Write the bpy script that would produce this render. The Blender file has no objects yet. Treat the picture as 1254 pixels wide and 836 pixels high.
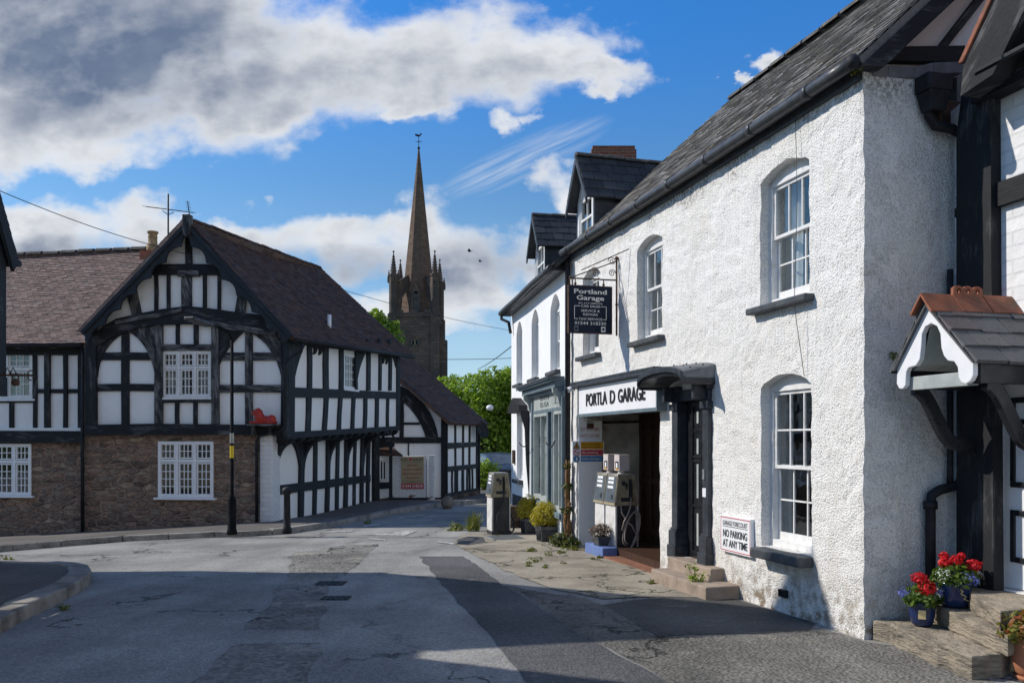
import bpy, bmesh, math, random
from mathutils import Vector, Matrix, noise
random.seed(7)
R = random.random
def U(a, b): return a + (b - a) * random.random()
SC = bpy.context.scene
COL = SC.collection
F = 1045.0; CX = 627.0; HY = 540.0; EYE = 1.65

# ------------------------------------------------------------------ basics
def ray(px, py): return Vector(((px - CX) / F, 1.0, (HY - py) / F))
def at_depth(px, py, y): return Vector((0, 0, EYE)) + ray(px, py) * y
def at_height(px, py, z):
    d = ray(px, py); return Vector((0, 0, EYE)) + d * ((z - EYE) / d.z)
def clamp(x, a=0.0, b=1.0): return max(a, min(b, x))
def sstep(a, b, x):
    t = clamp((x - a) / (b - a)); return t * t * (3 - 2 * t)
def g(x, y):
    """height of the ground"""
    yy = clamp(y, 8.0, 26.0) - 8.0
    h = -(.013 + .017 * clamp((2 - x) / 8)) * yy
    h += .062 * clamp(x + 6, -8, 0) * sstep(12, 19, y) * (1 - sstep(60, 120, y))
    h += .2 * math.exp(-((x + 4) ** 2 + (y - 25.5) ** 2) / 6.0)
    return h
def on_ground(px, py, dz=0.0):
    d = ray(px, py); y = 8.0
    for _ in range(60):
        p = Vector((0, 0, EYE)) + d * y
        y = y * .5 + .5 * ((g(p.x, p.y) + dz - EYE) / d.z)
    p = Vector((0, 0, EYE)) + d * y
    return Vector((p.x, p.y, g(p.x, p.y) + dz))

class Plane:
    """a vertical wall plane: s runs to the right as one faces it, z up, offset towards the viewer"""
    def __init__(self, ox, oy, ux, uy):
        l = math.hypot(ux, uy); self.o = Vector((ox, oy, 0)); self.u = Vector((ux / l, uy / l, 0))
        self.n = Vector((self.u.y, -self.u.x, 0))
    def w(self, s, z, off=0.0): return self.o + self.u * s + self.n * off + Vector((0, 0, z))
    def at(self, px, py, off=0.0):
        d = ray(px, py); e = Vector((0, 0, EYE))
        t = (self.o + self.n * off - e).dot(self.n) / d.dot(self.n)
        p = e + d * t
        return ((p - self.o).dot(self.u), p.z)
    def S(self, px, off=0.0): return self.at(px, HY, off)[0]
    def shifted(self, off):
        p = self.o + self.n * off
        return Plane(p.x, p.y, self.u.x, self.u.y)

class MB:
    def __init__(self):
        self.bm = bmesh.new(); self.uv = self.bm.loops.layers.uv.new('UVMap')
    def face(self, pts, uvs=None):
        vs = [self.bm.verts.new(p) for p in pts]
        try: f = self.bm.faces.new(vs)
        except ValueError: return None
        if uvs:
            for l, q in zip(f.loops, uvs): l[self.uv].uv = q
        return f
    def prism(self, pl, pts, o0, o1, grain=False):
        pts = [Vector((p[0], p[1])) for p in pts]
        n = len(pts)
        if grain:
            best = max(((pts[i] - pts[j]) for i in range(n) for j in range(i)), key=lambda v: v.length)
            a = best.normalized(); b = Vector((-a.y, a.x)); k = U(0, 40)
            uvf = lambda p, o: ((p.dot(a)) + k, p.dot(b) + o + k * .37)
        else:
            uvf = lambda p, o: (p.x + o, p.y + o * .5)
        A = [self.bm.verts.new(pl.w(p.x, p.y, o1)) for p in pts]
        B = [self.bm.verts.new(pl.w(p.x, p.y, o0)) for p in pts]
        def mk(vs, us):
            f = self.bm.faces.new(vs)
            for l, q in zip(f.loops, us): l[self.uv].uv = q
        mk(A, [uvf(p, 0) for p in pts])
        mk(B[::-1], [uvf(p, 0) for p in pts[::-1]])
        t = o1 - o0
        for i in range(n):
            j = (i + 1) % n
            mk([A[j], A[i], B[i], B[j]], [uvf(pts[j], 0), uvf(pts[i], 0), uvf(pts[i], t), uvf(pts[j], t)])
        return self
    def rect(self, pl, s0, s1, z0, z1, o0, o1, grain=False):
        return self.prism(pl, [(s0, z0), (s1, z0), (s1, z1), (s0, z1)], o0, o1, grain)
    def px(self, pl, pts, o0, o1, grain=False):
        return self.prism(pl, [pl.at(x, y, o1) for x, y in pts], o0, o1, grain)
    def vprism(self, pts, z0, z1):
        """vertical prism over a plan polygon [(x,y)]; z0, z1 numbers or functions"""
        f0 = z0 if callable(z0) else (lambda x, y: z0); f1 = z1 if callable(z1) else (lambda x, y: z1)
        A = [self.bm.verts.new((x, y, f1(x, y))) for x, y in pts]
        B = [self.bm.verts.new((x, y, f0(x, y))) for x, y in pts]
        n = len(pts); fs = [self.bm.faces.new(A), self.bm.faces.new(B[::-1])]
        for i in range(n):
            j = (i + 1) % n; fs.append(self.bm.faces.new([A[j], A[i], B[i], B[j]]))
        for f in fs:
            for l in f.loops: l[self.uv].uv = (l.vert.co.x + l.vert.co.z, l.vert.co.y + l.vert.co.z)
        return self
    def box(self, c, size, rot=None, taper=1.0):
        sx, sy, sz = size; v = []
        for z in (-1, 1):
            k = taper if z > 0 else 1.0
            for x, y in ((-1, -1), (1, -1), (1, 1), (-1, 1)):
                p = Vector((x * sx * k / 2, y * sy * k / 2, z * sz / 2))
                if rot is not None: p = rot @ p
                v.append(self.bm.verts.new(Vector(c) + p))
        for q in ((3, 2, 1, 0), (4, 5, 6, 7), (0, 1, 5, 4), (1, 2, 6, 5), (2, 3, 7, 6), (3, 0, 4, 7)):
            f = self.bm.faces.new([v[i] for i in q])
            d = f.normal
            for l in f.loops:
                co = l.vert.co; l[self.uv].uv = (co.x + co.y, co.z + .3 * co.y)
        return self
    def tube(self, pts, rad, n=8, close=True):
        pts = [Vector(p) for p in pts]; rings = []
        rs = rad if isinstance(rad, (list, tuple)) else [rad] * len(pts)
        prev = None
        for i, p in enumerate(pts):
            d = (pts[min(i + 1, len(pts) - 1)] - pts[max(i - 1, 0)])
            d = d.normalized() if d.length > 1e-9 else Vector((0, 0, 1))
            if prev is None:
                a = d.orthogonal().normalized()
            else:
                a = prev - d * prev.dot(d)
                a = a.normalized() if a.length > 1e-6 else d.orthogonal().normalized()
            prev = a; b = d.cross(a)
            rings.append([self.bm.verts.new(p + (a * math.cos(2 * math.pi * k / n) + b * math.sin(2 * math.pi * k / n)) * rs[i]) for k in range(n)])
        L = 0
        for i in range(len(rings) - 1):
            L2 = L + (pts[i + 1] - pts[i]).length
            for k in range(n):
                j = (k + 1) % n
                f = self.bm.faces.new([rings[i][k], rings[i][j], rings[i + 1][j], rings[i + 1][k]]); f.smooth = True
                for l, q in zip(f.loops, ((L, k / n), (L, (k + 1) / n), (L2, (k + 1) / n), (L2, k / n))): l[self.uv].uv = q
            L = L2
        if close:
            self.bm.faces.new(rings[0][::-1]); self.bm.faces.new(rings[-1])
        return self
    def lathe(self, c, prof, n=20, cap=True, squash=1.0):
        c = Vector(c); rings = []
        for r, z in prof:
            rings.append([self.bm.verts.new(c + Vector((r * math.cos(2 * math.pi * k / n), r * squash * math.sin(2 * math.pi * k / n), z))) for k in range(n)])
        for i in range(len(rings) - 1):
            for k in range(n):
                j = (k + 1) % n
                f = self.bm.faces.new([rings[i][k], rings[i][j], rings[i + 1][j], rings[i + 1][k]]); f.smooth = True
                for l in f.loops: l[self.uv].uv = (l.vert.co.x, l.vert.co.z)
        if cap:
            self.bm.faces.new(rings[0][::-1]); self.bm.faces.new(rings[-1])
        return self
    def ball(self, c, r, seg=12):
        M = Matrix.Translation(Vector(c)) @ Matrix.Diagonal(Vector((r if not hasattr(r, '__len__') else r[0], r if not hasattr(r, '__len__') else r[1], r if not hasattr(r, '__len__') else r[2], 1)))
        o = bmesh.ops.create_uvsphere(self.bm, u_segments=seg, v_segments=max(6, seg * 2 // 3), radius=1, matrix=M)
        for v in o['verts']:
            for f in v.link_faces: f.smooth = True
        return self
    def disc(self, c, r, normal, th=.01, n=24):
        d = Vector(normal).normalized(); a = d.orthogonal().normalized(); b = d.cross(a); c = Vector(c)
        A = [self.bm.verts.new(c + d * th + (a * math.cos(2 * math.pi * k / n) + b * math.sin(2 * math.pi * k / n)) * r) for k in range(n)]
        B = [self.bm.verts.new(c + (a * math.cos(2 * math.pi * k / n) + b * math.sin(2 * math.pi * k / n)) * r) for k in range(n)]
        self.bm.faces.new(A); self.bm.faces.new(B[::-1])
        for k in range(n):
            j = (k + 1) % n; self.bm.faces.new([A[j], A[k], B[k], B[j]])
        return self
    def sheet(self, pl, outer, holes, o1, th):
        """wall with openings: filled outline, extruded backwards"""
        new = []
        for loop in [outer] + list(holes):
            vs = [self.bm.verts.new(pl.w(p[0], p[1], o1)) for p in loop]
            new += [self.bm.edges.new((vs[i], vs[(i + 1) % len(vs)])) for i in range(len(vs))]
        r = bmesh.ops.triangle_fill(self.bm, use_beauty=True, use_dissolve=False, edges=new, normal=pl.n)
        fs = [e for e in r['geom'] if isinstance(e, bmesh.types.BMFace)]
        e = bmesh.ops.extrude_face_region(self.bm, geom=fs)
        vs = [v for v in e['geom'] if isinstance(v, bmesh.types.BMVert)]
        bmesh.ops.translate(self.bm, vec=-pl.n * th, verts=vs)
        for f in self.bm.faces:
            for l in f.loops:
                q = l.vert.co - pl.o; o = q.dot(pl.n)
                l[self.uv].uv = (q.dot(pl.u) + o, q.z + .3 * o)
        return self
    def cut_grid(self, axis, a, b, step):
        axis = Vector(axis); k = a
        while k < b:
            bmesh.ops.bisect_plane(self.bm, geom=self.bm.verts[:] + self.bm.edges[:] + self.bm.faces[:], plane_co=axis * k, plane_no=axis, dist=1e-5)
            k += step
        return self
    def obj(self, name, m, parent=None, local=False, smooth=False, bevel=0.0, fixn=True, offset=None):
        if fixn: bmesh.ops.recalc_face_normals(self.bm, faces=self.bm.faces[:])
        me = bpy.data.meshes.new(name); self.bm.to_mesh(me); self.bm.free()
        if smooth:
            for p in me.polygons: p.use_smooth = True
        me.materials.append(m)
        o = bpy.data.objects.new(name, me); COL.objects.link(o)
        if parent is not None:
            o.parent = parent
            if not local: o.matrix_parent_inverse = base_inv(parent)
        if bevel:
            b = o.modifiers.new('edge', 'BEVEL'); b.width = bevel; b.segments = 2; b.limit_method = 'ANGLE'; b.angle_limit = math.radians(40)
        return o
def base_inv(o):
    if o.type == 'EMPTY': return (Matrix.Translation(o.location) @ o.rotation_euler.to_matrix().to_4x4()).inverted()
    return Matrix.Identity(4)
def tag(o, label, cat, group=None):
    o['label'] = label; o['category'] = cat
    if group: o['group'] = group
    return o
def thing(name, label, cat, loc=(0, 0, 0), rotz=0.0, group=None):
    o = bpy.data.objects.new(name, None); COL.objects.link(o); o.empty_display_size = .1
    o.location = loc; o.rotation_euler = (0, 0, rotz)
    return tag(o, label, cat, group)
def struct(o, kind='structure'): o['kind'] = kind; return o

# ------------------------------------------------------------------ materials
class NT:
    def __init__(self, tree): self.t = tree; self.L = tree.links
    def n(self, typ, **kw):
        nd = self.t.nodes.new(typ)
        for k, v in kw.items(): setattr(nd, k, v)
        return nd
    def put(self, sock, v):
        if hasattr(v, 'is_linked') or hasattr(v, 'links'): self.L.new(v, sock)
        elif v is not None: sock.default_value = v
    def m(self, op, a, b=None, c=None, cl=False):
        nd = self.n('ShaderNodeMath', operation=op, use_clamp=cl)
        self.put(nd.inputs[0], a); self.put(nd.inputs[1], b)
        if c is not None: self.put(nd.inputs[2], c)
        return nd.outputs[0]
    def mapr(self, v, a, b, c=0.0, d=1.0, smooth=True):
        nd = self.n('ShaderNodeMapRange', interpolation_type='SMOOTHSTEP' if smooth else 'LINEAR')
        self.put(nd.inputs[0], v); self.put(nd.inputs[1], a); self.put(nd.inputs[2], b); self.put(nd.inputs[3], c); self.put(nd.inputs[4], d)
        return nd.outputs[0]
    def mix(self, f, a, b, blend='MIX'):
        nd = self.n('ShaderNodeMix', data_type='RGBA', blend_type=blend)
        self.put(nd.inputs[0], f)
        for i, v in ((6, a), (7, b)):
            self.put(nd.inputs[i], (tuple(v) + (1,))[:4] if isinstance(v, (tuple, list)) else v)
        return nd.outputs[2]
    def co(self, kind='Object', scale=(1, 1, 1), rot=(0, 0, 0)):
        tc = self.n('ShaderNodeTexCoord'); mp = self.n('ShaderNodeMapping')
        mp.inputs['Scale'].default_value = scale; mp.inputs['Rotation'].default_value = rot
        self.L.new(tc.outputs[kind], mp.inputs[0]); return mp.outputs[0]
    def noise(self, vec, scale=1.0, detail=4.0, rough=.55, dist=0.0, col=False):
        nd = self.n('ShaderNodeTexNoise'); self.put(nd.inputs['Vector'], vec)
        nd.inputs['Scale'].default_value = scale; nd.inputs['Detail'].default_value = detail
        nd.inputs['Roughness'].default_value = rough; nd.inputs['Distortion'].default_value = dist
        return nd.outputs['Color' if col else 'Fac']
    def vor(self, vec, scale=1.0, feature='F1', out='Distance', rnd=1.0):
        nd = self.n('ShaderNodeTexVoronoi', feature=feature); self.put(nd.inputs['Vector'], vec)
        nd.inputs['Scale'].default_value = scale; nd.inputs['Randomness'].default_value = rnd
        return nd.outputs[out]
    def bump(self, h, strength=.4, dist=.01, normal=None):
        nd = self.n('ShaderNodeBump'); nd.inputs['Strength'].default_value = strength; nd.inputs['Distance'].default_value = dist
        self.put(nd.inputs['Height'], h)
        if normal is not None: self.L.new(normal, nd.inputs['Normal'])
        return nd.outputs[0]
    def ramp(self, f, stops):
        nd = self.n('ShaderNodeValToRGB'); self.put(nd.inputs[0], f)
        e = nd.color_ramp.elements
        while len(e) < len(stops): e.new(.5)
        for q, (p, c) in zip(e, stops): q.position = p; q.color = (tuple(c) + (1,))[:4]
        return nd.outputs[0]
    def island(self): return self.n('ShaderNodeNewGeometry').outputs['Random Per Island']

def newmat(name):
    m = bpy.data.materials.new(name); m.use_nodes = True
    t = NT(m.node_tree); bs = m.node_tree.nodes['Principled BSDF']
    return m, t, bs
def finish(t, bs, col=None, rough=None, normal=None, spec=None, metal=None):
    if col is not None: t.put(bs.inputs['Base Color'], (tuple(col) + (1,))[:4] if isinstance(col, (tuple, list)) else col)
    if rough is not None: t.put(bs.inputs['Roughness'], rough)
    if normal is not None: t.L.new(normal, bs.inputs['Normal'])
    if spec is not None: bs.inputs['Specular IOR Level'].default_value = spec
    if metal is not None: bs.inputs['Metallic'].default_value = metal
def simple(name, c1, c2=None, scale=6.0, rough=.6, bump=.15, bscale=40.0, bd=.004, metal=0.0, spec=.4, co='Object', stretch=(1, 1, 1), lo=.35, hi=.65, dirt=None, dscale=3.0):
    m, t, bs = newmat(name)
    v = t.co(co, stretch); c2 = c2 or tuple(x * .75 for x in c1)
    col = t.mix(t.mapr(t.noise(v, scale, 6, .6), lo, hi), c1, c2)
    if dirt: col = t.mix(t.mapr(t.noise(v, dscale, 8, .7), .52, .72), col, dirt)
    nb = t.bump(t.noise(v, bscale, 4, .6), bump, bd) if bump else None
    rr = t.mapr(t.noise(v, scale * 2.3, 4), .3, .7, rough - .1, min(1, rough + .1))
    finish(t, bs, col, rr, nb, spec, metal); return m

M = {}
def build_materials():
    # asphalt family -------------------------------------------------
    def asphalt(name, c, coarse=90.0, bump=.5, bd=.006, patch=.22, crack=0.0, light=None, lthr=(.62, .72)):
        m, t, bs = newmat(name); v = t.co('Object')
        cells = t.vor(v, coarse, 'F1', 'Color'); sep = t.n('ShaderNodeSeparateColor'); t.L.new(cells, sep.inputs[0])
        speck = t.mapr(sep.outputs[0], 0, 1, .74, 1.3, False)
        big = t.mapr(t.noise(v, .55, 6, .62), .3, .7, 1 - patch, 1 + patch)
        stre = t.mapr(t.noise(t.co('Object', (.9, .16, 1), (0, 0, .28)), 2.2, 6, .6), .35, .7, 1.1, .88)
        k = t.m('MULTIPLY', t.m('MULTIPLY', speck, big), stre)
        col = t.mix(1.0, c, t.n('ShaderNodeCombineColor').outputs[0], 'MULTIPLY')
        cc = t.t.nodes[-1]
        comb = [n for n in t.t.nodes if n.type == 'COMBINE_COLOR'][-1]
        for i in range(3): t.L.new(k, comb.inputs[i])
        if light: col = t.mix(t.mapr(t.noise(v, 1.3, 10, .75), lthr[0], lthr[1]), col, light)
        h = t.vor(v, coarse * .8)
        if crack:
            e = t.vor(t.n('ShaderNodeVectorMath').outputs[0], crack, 'DISTANCE_TO_EDGE')
            vm = [n for n in t.t.nodes if n.type == 'VECT_MATH'][-1]
            t.L.new(v, vm.inputs[0]); t.L.new(t.noise(v, 3.0, 5, .6, col=True), vm.inputs[1])
            ck = t.m('MULTIPLY', t.mapr(e, .0, .022, 1, 0), t.mapr(t.noise(v, .8, 3), .42, .6))
            col = t.mix(ck, col, (.03, .03, .03))
            h = t.m('SUBTRACT', h, t.m('MULTIPLY', ck, 2.0))
        finish(t, bs, col, .88, t.bump(t.noise(v, .9, 3), .35, .06, t.bump(h, bump, bd)), .25); return m
    M['asphalt'] = asphalt('road asphalt', (.262, .257, .243), 70, .45, .006, .24, .42, (.35, .335, .295), (.62, .8))
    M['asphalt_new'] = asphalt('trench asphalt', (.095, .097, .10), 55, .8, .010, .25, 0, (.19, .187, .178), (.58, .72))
    M['asphalt_rough'] = asphalt('worn asphalt', (.205, .197, .18), 26, 1.0, .018, .3, .55, (.36, .335, .28), (.55, .66))
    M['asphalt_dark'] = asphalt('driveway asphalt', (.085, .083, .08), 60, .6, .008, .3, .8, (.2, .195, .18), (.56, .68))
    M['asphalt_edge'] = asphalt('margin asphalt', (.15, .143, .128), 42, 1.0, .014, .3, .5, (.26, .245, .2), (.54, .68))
    M['pavement'] = asphalt('pavement asphalt', (.13, .118, .11), 60, .6, .006, .2)
    # forecourt concrete ----------------------------------------------
    m, t, bs = newmat('forecourt concrete'); v = t.co('Object')
    col = t.ramp(t.noise(v, 1.4, 10, .68), [(.28, (.17, .15, .12)), (.45, (.30, .265, .21)), (.6, (.39, .35, .28)), (.75, (.24, .22, .18))])
    vm = t.n('ShaderNodeVectorMath'); t.L.new(v, vm.inputs[0]); t.L.new(t.noise(v, 2.0, 5, .6, col=True), vm.inputs[1])
    e = t.vor(vm.outputs[0], .62, 'DISTANCE_TO_EDGE'); ck = t.mapr(e, .0, .02, 1, 0)
    col = t.mix(ck, col, (.06, .065, .035))
    col = t.mix(t.mapr(t.noise(v, 60, 4), .5, .75), col, (.15, .14, .12))
    finish(t, bs, col, .9, t.bump(t.m('SUBTRACT', t.noise(v, 14, 8, .7), ck), .7, .02), .2); M['forecourt'] = m
    M['kerb'] = simple('kerb stone', (.33, .31, .28), (.2, .185, .165), 3, .85, .5, 30, .012, dirt=(.10, .09, .075))
    # marking paint
    m, t, bs = newmat('worn road paint'); v = t.co('Object')
    finish(t, bs, t.mix(t.mapr(t.noise(v, 9, 10, .75), .42, .6), (.58, .57, .54), (.16, .16, .165)), .8, t.bump(t.noise(v, 80), .3, .004), .3); M['paint_line'] = m
    # ground
    m, t, bs = newmat('grassland'); v = t.co('Object')
    finish(t, bs, t.ramp(t.noise(v, .6, 8, .7), [(.3, (.03, .05, .012)), (.55, (.06, .085, .022)), (.75, (.10, .095, .04))]), .95, t.bump(t.noise(v, 8, 6), .6, .1), .1); M['grass'] = m
    # plaster ---------------------------------------------------------
    def plaster(name, c, c2, stain):
        m, t, bs = newmat(name); v = t.co('Object')
        col = t.mix(t.mapr(t.noise(v, 1.1, 6, .6), .35, .7), c, c2)
        col = t.mix(t.m('MULTIPLY', t.mapr(t.noise(t.co('Object', (2.5, 2.5, .5)), 2.2, 8, .7), .56, .74), .55), col, stain)
        col = t.mix(t.mapr(t.noise(v, 25, 6, .7), .66, .76), col, (.38, .36, .32))
        finish(t, bs, col, .85, t.bump(t.noise(v, 2.2, 3), .25, .03, t.bump(t.noise(v, 35, 5, .65), .35, .006)), .25); return m
    M['plaster'] = plaster('lime plaster', (.87, .865, .85), (.80, .79, .765), (.64, .59, .48))
    M['plaster_clean'] = plaster('fresh limewash', (.92, .915, .90), (.88, .87, .85), (.78, .75, .7))
    M['plaster_cream'] = plaster('cream plaster', (.72, .62, .46), (.62, .53, .40), (.5, .4, .3))
    M['render_white'] = plaster('smooth white masonry paint', (.84, .85, .86), (.79, .80, .81), (.7, .68, .64))
    # white painted brick
    m, t, bs = newmat('whitewashed brick'); v = t.co('UV')
    br = t.n('ShaderNodeTexBrick'); t.L.new(v, br.inputs['Vector']); br.inputs['Scale'].default_value = 1.0
    br.inputs['Brick Width'].default_value = .22; br.inputs['Row Height'].default_value = .075; br.inputs['Mortar Size'].default_value = .008
    br.inputs['Color1'].default_value = (.80, .79, .77, 1); br.inputs['Color2'].default_value = (.72, .71, .69, 1); br.inputs['Mortar'].default_value = (.62, .61, .59, 1)
    peel = t.mapr(t.noise(t.co('UV', (1, 2.2, 1)), 2.4, 7, .65), .6, .63)
    col = t.mix(peel, br.outputs[0], t.mix(t.noise(v, 9), (.28, .10, .06), (.12, .06, .045)))
    finish(t, bs, col, .85, t.bump(t.m('ADD', t.m('MULTIPLY', br.outputs['Fac'], -1.0), t.noise(v, 20, 5)), .5, .012), .2); M['white_brick'] = m
    m, t, bs = newmat('whitewashed corner brick'); v = t.co('UV')
    br = t.n('ShaderNodeTexBrick'); t.L.new(v, br.inputs['Vector']); br.inputs['Scale'].default_value = 1.0
    br.inputs['Brick Width'].default_value = .30; br.inputs['Row Height'].default_value = .11; br.inputs['Mortar Size'].default_value = .01
    br.inputs['Color1'].default_value = (.82, .81, .80, 1); br.inputs['Color2'].default_value = (.76, .755, .75, 1); br.inputs['Mortar'].default_value = (.70, .70, .70, 1)
    finish(t, bs, t.mix(t.mapr(t.noise(v, 14, 6, .7), .62, .75), br.outputs[0], (.45, .42, .38)), .85, t.bump(t.m('ADD', t.m('MULTIPLY', br.outputs['Fac'], -1.2), t.noise(v, 9, 6)), .7, .02), .2); M['corner_brick'] = m
    # roughcast ---------------------------------------------------------
    def roughcast(name, algae):
        m, t, bs = newmat(name); v = t.co('Object')
        peb = t.vor(v, 62, 'F1'); peb2 = t.noise(v, 48, 6, .7)
        pc = t.n('ShaderNodeSeparateColor'); t.L.new(t.vor(v, 62, 'F1', 'Color'), pc.inputs[0]); pit = t.m('MULTIPLY', t.mapr(peb, .12, .42, 1, 0), t.mapr(pc.outputs[0], .45, .75)); pit = t.m('MAXIMUM', pit, t.m('MULTIPLY', t.mapr(t.noise(v, 75, 5, .75), .57, .66), 1.0)); pit = t.m('MAXIMUM', pit, t.m('MULTIPLY', t.mapr(t.m('ADD', peb, t.m('MULTIPLY', peb2, .7)), .98, 1.16), .5)); pit = t.m('MULTIPLY', pit, t.mapr(t.noise(v, 1.4, 6, .65), .3, .65, .75, 1.3))
        col = t.mix(t.mapr(t.noise(v, .9, 6, .6), .35, .7), (.90, .885, .86), (.85, .83, .79))
        col = t.mix(t.m('MULTIPLY', pit, .7), col, (.28, .26, .23))
        col = t.mix(t.m('MULTIPLY', t.mapr(t.noise(t.co('Object', (2, 2, .6)), 1.9, 8, .7), .54, .74), .5), col, (.66, .59, .47))
        strk = t.m('MULTIPLY', t.mapr(t.noise(t.co('Object', (5, 5, .35)), 2.4, 8, .7), .55, .74), .35); col = t.mix(strk, col, (.5, .46, .39))
        sx = t.n('ShaderNodeSeparateXYZ'); t.L.new(t.co('Object'), sx.inputs[0])
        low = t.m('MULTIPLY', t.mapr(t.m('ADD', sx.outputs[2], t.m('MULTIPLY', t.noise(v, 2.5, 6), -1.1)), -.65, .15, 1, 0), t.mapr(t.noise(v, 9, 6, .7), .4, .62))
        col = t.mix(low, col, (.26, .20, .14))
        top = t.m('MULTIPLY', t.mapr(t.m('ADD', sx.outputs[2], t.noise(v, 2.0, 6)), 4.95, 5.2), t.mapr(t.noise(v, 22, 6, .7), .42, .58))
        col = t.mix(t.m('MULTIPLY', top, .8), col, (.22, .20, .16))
        if algae:
            a = t.m('MULTIPLY', t.mapr(t.noise(v, 1.3, 5, .6), .33, .62), t.mapr(t.noise(v, 70, 7, .75), .44, .6))
            col = t.mix(t.m('MULTIPLY', a, .5), col, (.2, .195, .185))
        hgt = t.m('ADD', t.m('MULTIPLY', peb, -.8), t.m('ADD', t.m('MULTIPLY', t.noise(v, 80, 5, .7), .6), t.m('MULTIPLY', peb2, .6)))
        finish(t, bs, col, .92, t.bump(hgt, .9, .013), .15); return m
    M['roughcast'] = roughcast('white roughcast render', False)
    M['roughcast_soiled'] = roughcast('soiled roughcast render', True)
    # timber ----------------------------------------------------------
    def timber(name, c, c2, amt=(.5, .7), rough=.7):
        m, t, bs = newmat(name); v = t.co('UV')
        fib = t.noise(t.co('UV', (1.2, 26, 1)), 1.6, 8, .7)
        worn = t.m('MULTIPLY', t.mapr(t.noise(t.co('UV', (1, 3, 1)), 1.5, 7, .65), amt[0], amt[1]), t.mapr(fib, .38, .6))
        col = t.mix(worn, t.mix(fib, c, tuple(x * 1.6 for x in c)), c2)
        finish(t, bs, col, rough, t.bump(t.m('ADD', fib, t.noise(v, 7, 5)), .6, .014), .3); return m
    M['timber'] = timber('blackened oak', (.010, .011, .013), (.13, .13, .135), (.5, .68))
    M['timber_blue'] = timber('blue black painted timber', (.016, .020, .025), (.085, .095, .105), (.52, .7))
    M['timber_worn'] = timber('silvered oak', (.014, .014, .016), (.22, .215, .21), (.4, .6))
    M['black_paint'] = simple('black gloss paint', (.012, .013, .016), (.022, .024, .028), 5, .35, .15, 30, .002)
    M['navy_paint'] = simple('slate blue black paint', (.022, .027, .035), (.045, .052, .062), 6, .45, .25, 25, .003, dirt=(.07, .075, .08), dscale=9)
    M['door_black'] = simple('black door paint', (.010, .011, .014), (.016, .017, .02), 4, .28, .08, 20, .002)
    M['white_paint'] = simple('white gloss paint', (.80, .80, .79), (.72, .715, .70), 7, .4, .12, 30, .002, dirt=(.58, .55, .5), dscale=11)
    M['white_bright'] = simple('clean white paint', (.84, .84, .85), (.79, .79, .80), 7, .35, .08, 30, .002)
    M['brown_wood'] = simple('brown varnished wood', (.075, .035, .018), (.03, .016, .01), 5, .5, .3, 30, .004, stretch=(6, 6, 1))
    M['shop_blue'] = simple('grey blue shop paint', (.15, .20, .23), (.11, .15, .175), 6, .5, .15, 30, .002, dirt=(.2, .24, .27), dscale=8)
    M['shop_grey'] = simple('pale grey green paint', (.42, .45, .43), (.33, .36, .35), 6, .5, .15, 30, .002)
    # rubble stone -----------------------------------------------------
    def rubble(name, stops, sc=(2.3, 5.2, 1), mortar=(.16, .115, .09)):
        m, t, bs = newmat(name); v = t.co('UV', sc)
        vm = t.n('ShaderNodeVectorMath'); t.L.new(v, vm.inputs[0])
        ns = t.n('ShaderNodeVectorMath', operation='SCALE'); t.L.new(t.noise(v, 1.1, 3, .5, col=True), ns.inputs[0]); ns.inputs['Scale'].default_value = .55
        t.L.new(ns.outputs[0], vm.inputs[1])
        e = t.vor(vm.outputs[0], 1.0, 'DISTANCE_TO_EDGE'); cc = t.vor(vm.outputs[0], 1.0, 'F1', 'Color')
        sp = t.n('ShaderNodeSeparateColor'); t.L.new(cc, sp.inputs[0])
        col = t.ramp(sp.outputs[0], stops)
        col = t.mix(t.mapr(t.noise(t.co('UV'), 7, 8, .7), .35, .7), col, t.mix(1.0, col, (.5, .48, .46), 'MULTIPLY'))
        edge = t.mapr(e, .03, .1, 1, 0)
        col = t.mix(t.m('MULTIPLY', edge, .85), col, mortar)
        col = t.mix(t.mapr(t.noise(t.co('UV'), 1.3, 6, .65), .58, .75), col, (.23, .2, .16))
        h = t.m('ADD', t.mapr(e, .02, .16), t.m('MULTIPLY', t.noise(t.co('UV'), 18, 6, .7), .5))
        finish(t, bs, col, .92, t.bump(h, .9, .05), .15); return m
    M['rubble'] = rubble('rubble sandstone', [(.0, (.15, .115, .095)), (.2, (.29, .205, .155)), (.45, (.38, .26, .19)), (.7, (.22, .17, .145)), (.85, (.33, .26, .2)), (1, (.48, .37, .27))], (3.3, 8.6, 1), (.33, .22, .165))
    M['rubble_low'] = rubble('plinth rubble', [(.0, (.08, .06, .045)), (.5, (.17, .12, .085)), (1, (.24, .18, .12))], (2.6, 6.5, 1))
    # church stone
    m, t, bs = newmat('old church stone'); v = t.co('Object')
    br = t.n('ShaderNodeTexBrick'); br.inputs['Scale'].default_value = 1.0
    cz = t.n('ShaderNodeSeparateXYZ'); t.L.new(v, cz.inputs[0]); cb = t.n('ShaderNodeCombineXYZ')
    t.L.new(t.m('ADD', cz.outputs[0], cz.outputs[1]), cb.inputs[0]); t.L.new(cz.outputs[2], cb.inputs[1]); t.L.new(cb.outputs[0], br.inputs['Vector'])
    br.inputs['Brick Width'].default_value = .85; br.inputs['Row Height'].default_value = .36; br.inputs['Mortar Size'].default_value = .03
    br.inputs['Color1'].default_value = (.20, .145, .115, 1); br.inputs['Color2'].default_value = (.13, .098, .085, 1); br.inputs['Mortar'].default_value = (.075, .06, .055, 1)
    col = t.mix(t.mapr(t.noise(v, .35, 8, .7), .4, .65), br.outputs[0], (.085, .075, .07))
    finish(t, bs, col, .92, t.bump(t.noise(v, 3, 6, .7), .7, .08), .1); M['church_stone'] = m
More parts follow.
